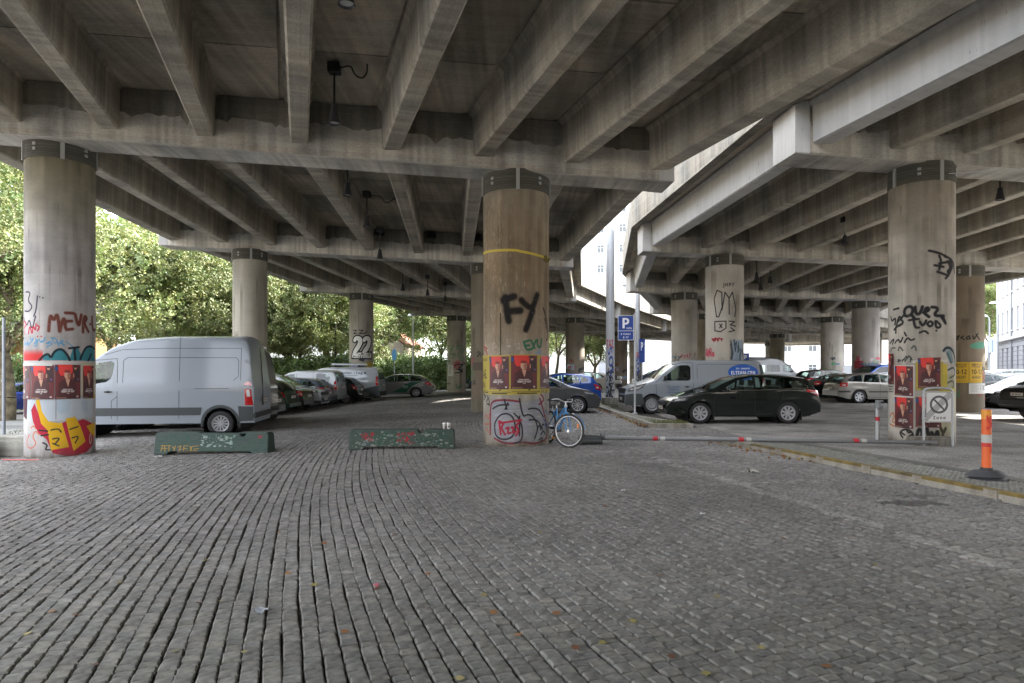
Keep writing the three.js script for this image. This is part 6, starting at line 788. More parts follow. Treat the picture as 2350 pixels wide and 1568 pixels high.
// ---------------------------------------------------------------- street furniture and small things
{
  // bicycle: built along +x (front), then turned
  const mBlue = paint(0.05, 0.23, 0.5, 0, 0.4), bk = thing('bicycle', 'light blue bicycle leaning right of the brown pillar, front wheel turned to the camera', 'bicycle', 0.98, 0, 13.85);
  const inner = bk; bk.rotation.y = -74 * Math.PI / 180; bk.rotation.order = 'YXZ'; bk.rotation.x = -0.05;
  const wr = 0.345, wb = 0.54;
  function bikeWheel(x, turn, y = 0) {
    const w = new THREE.Group(); w.name = 'wheel'; w.position.set(x, wr, 0); w.rotation.y = turn; inner.add(w);
    mesh('tyre', new THREE.TorusGeometry(wr - 0.02, 0.021, 10, 48), M([0.035, 0.034, 0.033], 0.8), w); mesh('rim', new THREE.TorusGeometry(wr - 0.046, 0.011, 6, 48), mSteel, w);
    const sp = []; for (let i = 0; i < 28; i++) { const a = i / 28 * 6.283, b = a + (i % 2 ? 0.35 : -0.35); sp.push(rodG([Math.cos(b) * 0.025, Math.sin(b) * 0.025, (i % 4 < 2 ? 0.03 : -0.03)], [Math.cos(a) * (wr - 0.05), Math.sin(a) * (wr - 0.05), 0], 0.0014, 0.0014, 5)); }
    sp.push(new THREE.CylinderGeometry(0.026, 0.026, 0.08, 14).rotateX(Math.PI / 2)); mesh('spokes', sp, mSteel, w); return w;
  }
  bikeWheel(-wb, 0); const T = 0.72, fw = bikeWheel(wb + 0.04, T);
  mesh('reflector', boxG(0.035, 0.09, 0.012, 0.2, 0.12, 0.0, 0.003), M([0.75, 0.22, 0.03], 0.3), fw);
  const bb = [-0.06, 0.3, 0], seat = [-0.21, 0.76, 0], headT = [0.335, 0.84, 0], headB = [0.37, 0.68, 0];
  mesh('frame', [rodG(bb, seat, 0.019), rodG(bb, headB, 0.023), rodG([-0.13, 0.52, 0], headT, 0.02), rodG(headB, headT, 0.024), rodG(bb, [-wb, wr, 0.06], 0.011), rodG(bb, [-wb, wr, -0.06], 0.011), rodG([-0.2, 0.74, 0], [-wb, wr, 0.06], 0.009), rodG([-0.2, 0.74, 0], [-wb, wr, -0.06], 0.009)], mBlue, inner);
  mesh('fork', [rodG([0.37, 0.69, 0.045], [wb + 0.04, wr, 0.05], 0.014), rodG([0.37, 0.69, -0.045], [wb + 0.04, wr, -0.05], 0.014), boxG(0.05, 0.04, 0.12, 0.375, 0.69, 0, 0.01)], mBlue, inner);
  const hb = [0.315, 0.93]; const hd = (x, y, z) => { const c = Math.cos(T * 0.8), s = Math.sin(T * 0.8); return [hb[0] + (x - hb[0]) * c + z * s, y, -(x - hb[0]) * s + z * c]; };
  mesh('handlebar', [rodG(headT, [hb[0], hb[1], 0], 0.014), tube([hd(0.14, 0.96, -0.27), hd(0.3, 0.98, -0.25), hd(0.37, 0.93, -0.12), hd(0.36, 0.93, 0), hd(0.37, 0.93, 0.12), hd(0.3, 0.98, 0.25), hd(0.14, 0.96, 0.27)], 0.012, 8)], mSteel, inner);
  mesh('grip', [rodG(hd(0.16, 0.965, -0.27), hd(0.06, 0.95, -0.27), 0.018), rodG(hd(0.16, 0.965, 0.27), hd(0.06, 0.95, 0.27), 0.018)], mBlack, inner);
  mesh('brake_lever', [tube([hd(0.32, 0.96, 0.2), hd(0.36, 0.93, 0.26), hd(0.24, 0.91, 0.3)], 0.007, 6), tube([hd(0.32, 0.96, -0.2), hd(0.36, 0.93, -0.26), hd(0.24, 0.91, -0.3)], 0.007, 6)], mDarkMetal, inner);
  mesh('seat_post', rodG(seat, [-0.23, 0.85, 0], 0.014), mSteel, inner);
  { const s = new THREE.Shape(); s.moveTo(0.14, -0.018); s.quadraticCurveTo(0, -0.03, -0.06, -0.09); s.quadraticCurveTo(-0.13, -0.09, -0.13, 0); s.quadraticCurveTo(-0.13, 0.09, -0.06, 0.09); s.quadraticCurveTo(0, 0.03, 0.14, 0.018); const g = new THREE.ExtrudeGeometry(s, { depth: 0.03, bevelEnabled: true, bevelSize: 0.012, bevelThickness: 0.014, bevelSegments: 3 }); g.rotateX(Math.PI / 2); g.translate(-0.24, 0.885, 0); mesh('saddle', g, M([0.3, 0.29, 0.28], 0.6), inner); }
  const rackY = 0.7; mesh('luggage_rack', [tube([[-0.22, rackY, 0.05], [-0.6, rackY, 0.07], [-0.7, rackY, 0], [-0.6, rackY, -0.07], [-0.22, rackY, -0.05]], 0.007, 6), rodG([-0.4, rackY, 0.06], [-0.4, rackY, -0.06], 0.006), rodG([-0.55, rackY, 0.07], [-0.55, rackY, -0.07], 0.006), rodG([-0.6, rackY, 0.07], [-wb, wr, 0.07], 0.006), rodG([-0.6, rackY, -0.07], [-wb, wr, -0.07], 0.006), rodG([-0.45, rackY, 0.0], [-0.45, rackY + 0.1, 0], 0.006)], mSteel, inner);
  const fender = (r, a0, a1, x, w, T2) => { const rows = []; for (let i = 0; i <= 14; i++) { const a = lerp(a0, a1, i / 14); const p = (z) => { const q = [Math.cos(a) * r, Math.sin(a) * r, z]; return [x + q[0] * Math.cos(T2) + q[2] * Math.sin(T2), wr + q[1], -q[0] * Math.sin(T2) + q[2] * Math.cos(T2)]; }; rows.push([p(-w), p(0), p(w)]); } return gridGeo(rows); };
  const mFen = paint(0.05, 0.23, 0.5, 0, 0.4); mFen.side = THREE.DoubleSide; mesh('mudguard', fender(wr + 0.025, 0.2, 2.0, wb + 0.04, 0.024, T), mFen, inner); mesh('mudguard', fender(wr + 0.025, 0.9, 3.3, -wb, 0.024, 0), mFen, inner);
  mesh('chainset', [new THREE.TorusGeometry(0.085, 0.008, 6, 28).translate(bb[0], bb[1], 0.05), new THREE.CylinderGeometry(0.03, 0.03, 0.14, 12).rotateX(Math.PI / 2).translate(...bb), rodG([bb[0], bb[1], 0.075], [bb[0] + 0.08, bb[1] - 0.15, 0.075], 0.009), rodG([bb[0], bb[1], -0.075], [bb[0] - 0.08, bb[1] + 0.15, -0.075], 0.009)], mDarkMetal, inner);
  mesh('chain_guard', boxG(0.5, 0.05, 0.012, -0.3, 0.33, 0.045, 0.005), mBlack, inner);
  mesh('pedal', [boxG(0.09, 0.02, 0.07, bb[0] + 0.08, bb[1] - 0.15, 0.12, 0.005), boxG(0.09, 0.02, 0.07, bb[0] - 0.08, bb[1] + 0.15, -0.12, 0.005)], M([0.5, 0.22, 0.03], 0.5), inner);
  mesh('front_lamp', [new THREE.SphereGeometry(0.035, 14, 10).translate(0.42, 0.84, 0.03)], mSteel, inner);
  mesh('side_stand', rodG([-0.2, 0.28, 0.05], [-0.26, 0.01, 0.18], 0.008), mDarkMetal, inner);

  // barrier boom lying low, counterweight at its left end
  const bm = thing('barrier_boom', 'grey steel barrier boom with red and white bands lying low across the lane', 'barrier', 1.45, 0, 13.9);
  bm.rotation.y = Math.atan2(-0.75, 7.2) * -1 * -1;
  const LEN = 7.15; mesh('boom', [rodG([0.45, 0.145, 0], [LEN, 0.125, 0], 0.042, 0.038, 18)], M([0.2, 0.205, 0.21], 0.45, { metalness: 0.5 }), bm);
  mesh('counterweight', [new THREE.CylinderGeometry(0.085, 0.085, 0.42, 24).rotateZ(Math.PI / 2).translate(0.24, 0.09, 0.03), boxG(0.09, 0.17, 0.19, 0.0, 0.088, 0.03, 0.02), new THREE.CylinderGeometry(0.06, 0.07, 0.02, 20).rotateZ(Math.PI / 2).translate(0.46, 0.09, 0.03)], M([0.055, 0.062, 0.062], 0.45, { metalness: 0.3 }), bm);
  mesh('sleeve', [rodG([0.03, 0.165, 0], [0.52, 0.16, 0], 0.045, 0.045, 16), boxG(0.1, 0.05, 0.13, 0.06, 0.2, 0, 0.012), boxG(0.13, 0.06, 0.14, 0.44, 0.17, 0, 0.012), cyl(0.02, 0.02, 0.06, 0.44, 0.18, 0.06)], M([0.06, 0.065, 0.065], 0.45, { metalness: 0.4 }), bm);
  const mRed = M([0.45, 0.02, 0.03], 0.5), mWhite = M([0.45, 0.45, 0.42], 0.6);
  for (const x of [1.52, 3.27, 5.54]) { mesh('red_band', rodG([x, 0.143, 0], [x + 0.1, 0.143, 0], 0.0455, 0.0455, 18), mRed, bm); mesh('white_band', rodG([x + 0.15, 0.142, 0], [x + 0.25, 0.142, 0], 0.0455, 0.0455, 18), mWhite, bm); }
  const pt = thing('barrier_post', 'short grey steel post with a red band holding the far end of the barrier boom', 'post', 8.25, 0, 14.75);
  mesh('tube', [cyl(0.045, 0.045, 0.72, 0, 0, 0, 18), cyl(0.05, 0.05, 0.02, 0, 0, 0, 18)], mGalv, pt); mesh('head', [boxG(0.08, 0.2, 0.1, 0.01, 0.78, 0, 0.015), boxG(0.16, 0.035, 0.08, 0.04, 0.885, 0, 0.01), boxG(0.03, 0.09, 0.03, 0.09, 0.74, 0.02, 0.006), boxG(0.05, 0.05, 0.13, 0.0, 0.76, 0.03, 0.01)], M([0.3, 0.32, 0.34], 0.45, { metalness: 0.5 }), pt); mesh('red_band', cyl(0.047, 0.047, 0.09, 0, 0.44, 0, 18), mRed, pt);

  // end-of-zone sign in its hoop
  const zs = thing('zone_sign', 'end of no-parking zone sign in a grey tubular frame before the right pillar', 'sign', 8.88, 0, 13.62); zs.rotation.y = -0.06;
  mesh('tube_frame', tube([[-0.29, 0, 0], [-0.29, 1.1, 0], [-0.285, 1.15, 0], [-0.24, 1.19, 0], [0.24, 1.19, 0], [0.285, 1.15, 0], [0.29, 1.1, 0], [0.29, 0, 0]], 0.026, 12), M([0.4, 0.42, 0.43], 0.45, { metalness: 0.5 }), zs);
  const zt = ctex(canvas(512, 610, (g, W, h) => { g.fillStyle = '#d9d9d8'; g.fillRect(0, 0, W, h); g.strokeStyle = '#4a4c50'; g.lineWidth = 7; g.beginPath(); g.roundRect(12, 12, W - 24, h - 24, 26); g.stroke(); g.lineWidth = 44; g.strokeStyle = '#505256'; g.beginPath(); g.arc(256, 255, 158, 0, 7); g.stroke(); g.lineWidth = 36; g.beginPath(); g.moveTo(148, 142); g.lineTo(366, 368); g.stroke(); g.save(); g.beginPath(); g.rect(16, 16, W - 32, h - 32); g.clip(); for (let i = -2; i <= 2; i++) { g.lineWidth = 11; g.strokeStyle = '#37393d'; g.beginPath(); g.moveTo(-30 + i * 17, 560 + i * 17); g.lineTo(500 + i * 17, 20 + i * 17); g.stroke(); } g.restore(); g.fillStyle = '#3d3f43'; g.font = 'bold 92px sans-serif'; g.textAlign = 'left'; g.save(); g.scale(1, 1); g.letterSpacing = '12px'; g.fillText('Zone', 140, 550); g.restore(); }));
  mesh('sign_plate', boxG(0.53, 0.64, 0.004, 0, 0.815, 0.03, 0), M([0.3, 0.3, 0.3], 0.6), zs); mesh('sign_face', quadGeo([-0.262, 0.498, 0.0345], [0.262, 0.498, 0.0345], [0.262, 1.132, 0.0345], [-0.262, 1.132, 0.0345]), M([0.85, 0.85, 0.85], 0.4, { map: zt }), zs);
  mesh('clamp', [-1, 1].flatMap((s) => [0.58, 1.05].map((y) => boxG(0.07, 0.03, 0.06, s * 0.285, y, 0.012, 0.006))), mGalv, zs);
  [[8.52, 13.72, 0.34], [9.0, 13.75, 0.42]].forEach(([x, z, w], i) => { const o = mesh('concrete_block', [boxG(w, 0.19, 0.2, 0, 0.095, 0, 0.012)], con([0.4, 0.39, 0.36]), scene); o.position.copy(V3(x, 0, z)); o.rotation.y = 0.15 - i * 0.3; tag(o, i ? 'small concrete block between the legs of the zone sign' : 'small concrete block left of the zone sign at the pillar foot', 'block'); });

  // orange marker post
  const bo = thing('marker_post', 'orange flexible marker post with white and red bands on a black rubber foot', 'bollard', 6.5, 0.06, 8.95);
  const orange = M([0.72, 0.13, 0.025], 0.42), rub = M([0.045, 0.047, 0.052], 0.7);
  const pr = [[0.0, 0.98], [0.056, 0.98], [0.058, 0.97], [0.058, 0.6], [0.053, 0.58], [0.056, 0.3], [0.06, 0.12]].map((p) => new THREE.Vector2(...p)).reverse(); mesh('tube', new THREE.LatheGeometry(pr, 28), orange, bo);
  mesh('upper_sleeve', cyl(0.061, 0.0605, 0.12, 0, 0.855, 0, 28), M([0.75, 0.3, 0.03], 0.45), bo); mesh('white_band', cyl(0.0605, 0.0605, 0.11, 0, 0.53, 0, 28), mWhite, bo); mesh('red_band', cyl(0.0607, 0.0607, 0.05, 0, 0.475, 0, 28), M([0.55, 0.03, 0.03], 0.45), bo);
  { const R = rng(4), l = []; for (let i = 0; i < 7; i++) l.push(boxG(0.014 + R() * 0.03, 0.02 + R() * 0.08, 0.004, 0, 0, 0.0615).rotateY(-0.6 + R() * 1.2).translate(0, 0.72 + R() * 0.16, 0)); for (let i = 0; i < 3; i++) l.push(boxG(0.014, 0.03 + R() * 0.06, 0.003, 0, 0, 0.0612).rotateY(0.2 + R() * 0.3).translate(0, 0.45 - R() * 0.06, 0)); mesh('worn_film', l, M([0.6, 0.05, 0.03], 0.5), bo); }
  mesh('rubber_foot', (() => { const l = []; for (const [y, r0, r1, h] of [[0.0, 0.28, 0.22, 0.06], [0.075, 0.28, 0.17, 0.075]]) { const g = new THREE.CylinderGeometry(r1, r0, h, 8); g.rotateY(Math.PI / 8); g.scale(1, 1, 0.7); g.translate(0, y + h / 2, 0); l.push(g); } l.push(cyl(0.16, 0.14, 0.03, 0, 0.045, 0, 8).scale(1, 1, 0.7), cyl(0.085, 0.07, 0.06, 0, 0.13, 0, 16)); for (let i = 0; i < 8; i++) { const a = i / 8 * 6.283 + 0.2; l.push(boxG(0.09, 0.035, 0.05, Math.cos(a) * 0.25, 0.018, Math.sin(a) * 0.175, 0.01)); } return l; })(), rub, bo);

  // parking sign
  const ps = thing('parking_sign', 'blue parking sign with a white P on a thin post before the white van', 'sign', 4.23, 0.09, 22.5); ps.rotation.y = -0.1;
  mesh('post', [cyl(0.035, 0.035, 3.45, 0, 0, 0, 14), cyl(0.09, 0.08, 0.03, 0, 0, 0, 14)], mGalv, ps);
  const pT = ctex(canvas(512, 800, (g, W, h) => { g.fillStyle = '#e6ebf2'; g.fillRect(0, 0, W, h); g.fillStyle = '#123f95'; g.beginPath(); g.roundRect(12, 12, W - 24, 478, 20); g.fill(); g.beginPath(); g.roundRect(12, 505, W - 24, 283, 20); g.fill(); g.fillStyle = '#eef2f8'; g.font = 'bold 470px sans-serif'; g.fillText('P', 105, 415); g.font = 'bold 84px sans-serif'; g.letterSpacing = '6px'; g.fillText('info', 275, 440); g.textAlign = 'center'; g.fillText('2 timer', W / 2, 630); g.fillText('8-17', W / 2, 740); }));
  mesh('sign_plate', boxG(0.54, 0.86, 0.012, -0.31, 2.95, 0.045), mGalv, ps); mesh('sign_face', quadGeo([-0.576, 2.525, 0.053], [-0.044, 2.525, 0.053], [-0.044, 3.375, 0.053], [-0.576, 3.375, 0.053]), M([0.85, 0.85, 0.85], 0.35, { map: pT }), ps); mesh('clamp', [boxG(0.1, 0.04, 0.09, -0.01, 2.65, 0.01, 0.01), boxG(0.1, 0.04, 0.09, -0.01, 3.25, 0.01, 0.01)], mGalv, ps);
  const p2 = (label, x, z, y, w, h, all) => { const t = thing('parking_sign', label, 'sign', x, 0, z); mesh('post', cyl(0.035, 0.035, y + h, 0, 0, 0, 10), mGalv, t); mesh('sign_plate', boxG(w, h, 0.02, 0, y + h / 2, 0.05), M([0.02, 0.06, 0.28], 0.4), t); mesh('sign_face', quadGeo([-w / 2 + 0.02, y + (all ? h * 0.4 : 0.02), 0.063], [w / 2 - 0.02, y + (all ? h * 0.4 : 0.02), 0.063], [w / 2 - 0.02, y + h - 0.02, 0.063], [-w / 2 + 0.02, y + h - 0.02, 0.063]), M([0.85, 0.85, 0.85], 0.4, { map: pT2 }), t); };
  const pT2 = ctex(canvas(128, 128, (g) => { g.fillStyle = '#123f95'; g.fillRect(0, 0, 128, 128); g.fillStyle = '#eef2f8'; g.font = 'bold 110px sans-serif'; g.fillText('P', 26, 104); }));
  p2('small blue P sign just above the roof of the white ELTEAM-CPH van', 9.85, 27.6, 1.98, 0.3, 0.32, 0); p2('distant blue parking sign beside the second lamp column', 8.85, 44.5, 2.1, 0.4, 1.6, 1);

  // lamp columns in the gap
  const colT = (seed, strong) => ctex(canvas(256, 1024, (g, W, h) => { g.fillStyle = '#b9bcc0'; g.fillRect(0, 0, W, h); const R = rng(seed); for (let i = 0; i < 40; i++) { g.fillStyle = `rgba(90,90,95,${R() * 0.2})`; g.fillRect(R() * W, R() * h, 3 + R() * 10, 40 + R() * 200); } if (strong) { for (let i = 0; i < 16; i++) scrib(g, 70 + R() * 70, 890 + i * 8, 60, 20, '#1f1f22', 3.5, seed + i, 2); g.font = 'bold 40px sans-serif'; g.fillStyle = '#b33044'; g.fillText('TAZ', 90, 830); g.save(); g.translate(118, 868); g.rotate(1.3); g.fillStyle = '#27479a'; g.font = 'bold 58px sans-serif'; g.fillText('SOL', -40, 6); g.restore(); } }));
  function column(label, x, z, y0, r, tex, base) { const t = thing('lamp_column', label, 'lamp post', x, y0, z); const g = new THREE.CylinderGeometry(r * 0.72, r, 13, 28); g.rotateY(Math.PI + Math.atan2(-x, z)); g.translate(0, 6.5, 0); mesh('column', g, M([0.75, 0.76, 0.78], 0.5, { map: tex }), t); if (base) mesh('foot', [boxG(0.62, 0.3, 0.62, 0, 0.15, 0, 0.03)], con([0.5, 0.5, 0.48]), t); mesh('lamp_head', [boxG(0.3, 0.16, 1.1, 0, 13.05, 0.5, 0.06)], mGalv, t); return t; }
  column('thick pale steel lamp column covered in tags, standing on the traffic island in the gap', 4.3, 28.6, 0.09, 0.205, colT(3, 1), 1);
  column('thinner second lamp column farther back in the gap behind the parking sign', 8.65, 45, 0, 0.19, colT(9, 1), 0);
  const street = (label, px, z, h, arm, dark) => { const x = (px - 1175) / 1500 * z, t = thing('street_lamp', label, 'street lamp', x, gh(x), z); mesh('post', cyl(0.075, 0.055, h, 0, 0, 0, 12), dark ? mDarkMetal : mGalv, t); if (arm) mesh('lamp_head', [tube([[0, h - 0.1, 0], [0.1 * arm, h + 0.25, 0], [0.5 * arm, h + 0.35, 0]], 0.03, 8), new THREE.SphereGeometry(0.3, 16, 8, 0, 6.283, 0, 1.6).scale(1, 0.55, 0.7).translate(0.7 * arm, h + 0.28, 0)], M([0.7, 0.72, 0.74], 0.3), t); };
  street('slim grey street lamp before the trees right of the 22 pillar', 948, 50, 5.6, -0.2);
  street('dark post before the trees behind the white Bøttcher Fog van', 770, 46, 5.2, 0, 1);
  street('dark post before the trees above the large white van', 389, 40, 4.4, 0, 1);
  street('white street lamp with a curved arm at the right edge beyond the second row pillar', 2271, 44, 4.9, -0.6);
  street('hanging grey lamp at the right edge above the curved lamp', 2290, 52, 6.6, -0.5);
  { const x = (2268 - 1175) / 1500 * 43.6, t = thing('zone_sign', 'pale blue white zone sign on the lamp post at the right edge', 'sign', x, 0, 43.6); mesh('sign_plate', boxG(0.5, 0.9, 0.03, 0.2, 3.2, 0.1, 0.01), M([0.5, 0.58, 0.66], 0.4), t); mesh('stripe', boxG(0.05, 0.9, 0.006, 0.2, 3.2, 0.12).rotateZ(0), M([0.2, 0.25, 0.35], 0.5), t); mesh('post', cyl(0.035, 0.035, 3.6, 0.0, 0, 0, 10), mGalv, t); }
  { const x = (905 - 1175) / 1500 * 47, t = thing('cycle_path_sign', 'round blue sign on a thin post before the hedge', 'sign', x, gh(x), 47); mesh('post', cyl(0.03, 0.03, 3.0, 0, 0, 0, 10), mGalv, t); mesh('disc', new THREE.CylinderGeometry(0.32, 0.32, 0.02, 28).rotateX(Math.PI / 2).scale(0.55, 1.35, 1).translate(0, 2.85, 0.05), M([0.09, 0.32, 0.6], 0.4), t); }
  { const [x, z] = [-14.7, 18.9], t = thing('steel_post', 'thin grey steel post at the far left edge', 'post', x, gh(x), z); mesh('tube', [cyl(0.045, 0.04, 3.45, 0, 0, 0, 12), cyl(0.06, 0.06, 0.04, 0, 1.6, 0, 12)], M([0.25, 0.27, 0.3], 0.5, { metalness: 0.4 }), t); }
  { const x = (778 - 1175) / 1500 * 52, t = thing('site_board', 'turquoise board with dark scrawl behind the trees', 'board', x, gh(x), 52); mesh('board', boxG(1.05, 1.3, 0.06, 0, 2.35, 0), M([0.03, 0.42, 0.32], 0.6), t); mesh('legs', [cyl(0.04, 0.04, 1.8, -0.4, 0, 0), cyl(0.04, 0.04, 1.8, 0.4, 0, 0)], mDarkMetal, t); mesh('scrawl', [boxG(0.4, 0.03, 0.01, -0.1, 2.45, 0.035), boxG(0.03, 0.2, 0.01, 0.1, 2.4, 0.035), boxG(0.03, 0.16, 0.01, -0.2, 2.38, 0.035), boxG(0.2, 0.03, 0.01, 0.2, 2.38, 0.035)], mBlack, t); }
  // scooter by the pillar
  { const t = thing('motor_scooter', 'dark motor scooter with a white rear beside the stained pillar', 'scooter', 8.3, 0, 54); t.rotation.y = 2.6; for (const x of [-0.6, 0.62]) mesh('wheel', [new THREE.TorusGeometry(0.2, 0.055, 10, 28).translate(x, 0.25, 0), new THREE.CylinderGeometry(0.13, 0.13, 0.05, 18).rotateX(Math.PI / 2).translate(x, 0.25, 0)], mTyre, t); mesh('rear_body', [boxG(0.75, 0.32, 0.32, -0.42, 0.62, 0, 0.12), boxG(0.3, 0.3, 0.34, -0.62, 0.95, 0, 0.08)], M([0.5, 0.5, 0.48], 0.3), t); mesh('seat', boxG(0.6, 0.12, 0.28, -0.32, 0.84, 0, 0.05), mBlack, t); mesh('front_shield', [boxG(0.12, 0.6, 0.38, 0.4, 0.68, 0, 0.05).rotateZ(-0.06), boxG(0.5, 0.08, 0.3, 0.1, 0.36, 0, 0.03), rodG([0.62, 0.3, 0], [0.4, 1.0, 0], 0.04)], M([0.04, 0.04, 0.045], 0.3), t); mesh('handlebar', [rodG([0.36, 1.05, -0.33], [0.36, 1.05, 0.33], 0.02), boxG(0.18, 0.16, 0.22, 0.4, 1.02, 0, 0.06)], mBlack, t); mesh('tail_light', boxG(0.03, 0.08, 0.16, -0.8, 0.75, 0, 0.01), mTail, t); }

  // green concrete barriers
  const barT = (seed, red) => ctex(canvas(1024, 256, (g, W, h) => { g.fillStyle = '#44534c'; g.fillRect(0, 0, W, h); const R = rng(seed); for (let i = 0; i < 400; i++) { g.fillStyle = `rgba(${30 + R() * 40},${60 + R() * 30},${54 + R() * 20},0.35)`; g.fillRect(R() * W, R() * h, 5 + R() * 60, 3 + R() * 20); }
    const chip = (x, y, w, hh, c, n) => { for (let i = 0; i < n; i++) { g.fillStyle = c; g.globalAlpha = 0.5 + 0.5 * R(); const cx = x + R() * w, cy = y + R() * hh, r = 2 + R() * R() * 18; g.beginPath(); for (let k = 0; k < 8; k++) { const a = k / 8 * 6.28, q = r * (0.5 + R()); g.lineTo(cx + Math.cos(a) * q * 1.3, cy + Math.sin(a) * q); } g.fill(); } g.globalAlpha = 1; };
    if (red) { chip(60, 20, 900, 210, '#8e938e', 170); chip(250, 40, 200, 150, '#2a5a40', 40); chip(120, 20, 110, 120, '#a32a30', 40); chip(470, 30, 180, 150, '#a3262e', 60); chip(20, 150, 980, 100, '#96958c', 60); chip(640, 0, 360, 240, '#2b473f', 60); } else { chip(420, 20, 300, 150, '#8fa098', 90); chip(940, 30, 30, 40, '#a3343e', 8); g.strokeStyle = '#b58a34'; g.lineWidth = 6; g.beginPath(); for (const [a, b, c, d] of [[60, 150, 150, 150], [72, 150, 60, 220], [90, 150, 100, 225], [66, 186, 120, 182], [130, 150, 136, 220], [160, 160, 190, 200], [190, 150, 176, 220], [210, 170, 240, 150], [240, 150, 226, 220], [215, 200, 250, 190], [268, 150, 264, 220], [264, 150, 310, 156], [264, 186, 300, 184], [264, 220, 312, 214], [322, 150, 340, 220], [345, 150, 322, 220], [352, 160, 400, 150], [356, 190, 404, 184], [350, 210, 390, 205]]) { g.moveTo(a, b); g.lineTo(c, d); } g.stroke(); g.fillStyle = '#7c6a40'; g.fillRect(150, 232, 80, 14); } g.fillStyle = 'rgba(20,22,20,0.25)'; g.fillRect(0, 240, W, 16); }));
  function barrier(label, x0, z0, x1, z1, h, tex, notch) {
    const L = Math.hypot(x1 - x0, z1 - z0), xm = (x0 + x1) / 2, t = thing('concrete_barrier', label, 'barrier', xm, gh(xm), (z0 + z1) / 2); t.rotation.y = Math.atan2(z1 - z0, x1 - x0);
    const s = new THREE.Shape(); s.moveTo(-L / 2, 0.0); s.lineTo(-L / 2 + 0.24, 0); s.lineTo(-L / 2 + 0.3, 0.07); s.lineTo(L / 2 - 0.34, 0.07); s.lineTo(L / 2 - 0.28, 0); s.lineTo(L / 2, 0); s.lineTo(L / 2 - 0.01, h - 0.03); s.lineTo(L / 2 - 0.04, h);
    for (const n of notch) { s.lineTo(n + 0.09, h); s.lineTo(n + 0.035, h - 0.075); s.lineTo(n - 0.035, h - 0.075); s.lineTo(n - 0.09, h); } s.lineTo(-L / 2 + 0.04, h); s.lineTo(-L / 2 + 0.01, h - 0.03);
    const g = new THREE.ExtrudeGeometry(s, { depth: 0.34, bevelEnabled: true, bevelSize: 0.012, bevelThickness: 0.03, bevelSegments: 2 }); g.translate(0, 0, -0.17);
    const p = g.attributes.position, u = g.attributes.uv; for (let i = 0; i < p.count; i++) { const y = p.getY(i); p.setZ(i, p.getZ(i) * (1 - 0.3 * y / h)); u.setXY(i, (p.getX(i) + L / 2) / L, y / h); } g.computeVertexNormals();
    mesh('block', g, M([0.8, 0.8, 0.8], 0.85, { map: tex, bumpMap: conBump, bumpScale: 0.004 }), t);
    mesh('lifting_loop', notch.map((n) => new THREE.TorusGeometry(0.05, 0.008, 6, 18, 3.5).translate(n, h - 0.06, 0)), mDarkMetal, t); return t;
  }
  const q0 = gz(353, 1047), q1 = gz(615, 1040), q2 = gz(800, 1034), q3 = gz(1041, 1031);
  barrier('dark green concrete barrier with yellow scrawl in front of the large white van', q0[0] + 0.02, q0[1] + 0.17, q1[0], q1[1] + 0.17, 0.42, barT(5, 0), [-0.38, 0.62]);
  barrier('dark green concrete barrier with flaking red and grey paint left of the brown pillar', q2[0], q2[1] + 0.17, q3[0], q3[1] + 0.17, 0.38, barT(8, 1), [0.38]);
  const cupC = ctex(canvas(256, 128, (g) => { g.fillStyle = '#e4e2de'; g.fillRect(0, 0, 256, 128); g.fillStyle = '#8a6a55'; g.fillRect(20, 50, 60, 70); g.fillStyle = '#4a6a52'; g.beginPath(); g.arc(180, 64, 22, 0, 7); g.fill(); }));
  [[1020, 0], [1030, 1]].forEach(([px, i]) => { const z = q3[1] + 0.2 - i * 0.05, x = (px - 1175) / 1500 * z, t = thing('paper_cup', i ? 'white paper coffee cup with a round mark, right one on the barrier' : 'white and brown paper coffee cup, left one on the barrier', 'cup', x, 0.38 + gh(-1.5), z); mesh('cup', cyl(0.03, 0.041, 0.11, 0, 0.0, 0, 22), M([0.6, 0.6, 0.6], 0.6, { map: cupC }), t); t.rotation.y = i * 2; mesh('lid', [cyl(0.044, 0.042, 0.014, 0, 0.11, 0, 22), cyl(0.036, 0.034, 0.012, 0, 0.124, 0, 22)], M([0.7, 0.7, 0.68], 0.4), t); });
  // concrete blocks at the far left
  { const [x, z] = gz(26, 1053); const o = mesh('concrete_block', [boxG(1.5, 0.42, 0.5, 0, 0.21, 0, 0.02)], con([0.62, 0.62, 0.59]), scene); o.position.set(x - 0.2, gh(x), -z - 0.5); tag(o, 'long grey concrete block beside the left pillar', 'block'); const o2 = mesh('concrete_block', [boxG(0.6, 0.36, 0.4, 0, 0.18, 0, 0.02)], con([0.36, 0.36, 0.34]), scene); o2.position.set(x - 0.62, gh(x), -z + 0.1); tag(o2, 'darker concrete block cut by the left edge', 'block'); }
  { const [x, z] = gz(60, 1056), o = mesh('plastic_strip', rodG([-0.4, 0.02, 0], [0.35, 0.02, 0.03], 0.012), M([0.45, 0.08, 0.07], 0.5), scene); o.position.set(x, gh(x), -z + 0.1); tag(o, 'thin red plastic strip on the stones before the left pillar', 'litter'); }

  // litter and leaves
  const R = rng(91);
  const leafG = (() => { const s = new THREE.Shape(); s.moveTo(0, -0.5); s.quadraticCurveTo(0.4, -0.2, 0.32, 0.1); s.lineTo(0.12, 0.1); s.lineTo(0.05, 0.5); s.lineTo(-0.1, 0.14); s.lineTo(-0.34, 0.16); s.quadraticCurveTo(-0.4, -0.25, 0, -0.5); const g = new THREE.ShapeGeometry(s, 3); g.rotateX(-Math.PI / 2); const p = g.attributes.position; for (let i = 0; i < p.count; i++) p.setY(i, 0.35 * p.getX(i) * p.getX(i) + 0.1 * p.getZ(i) ** 2); g.computeVertexNormals(); return g; })();
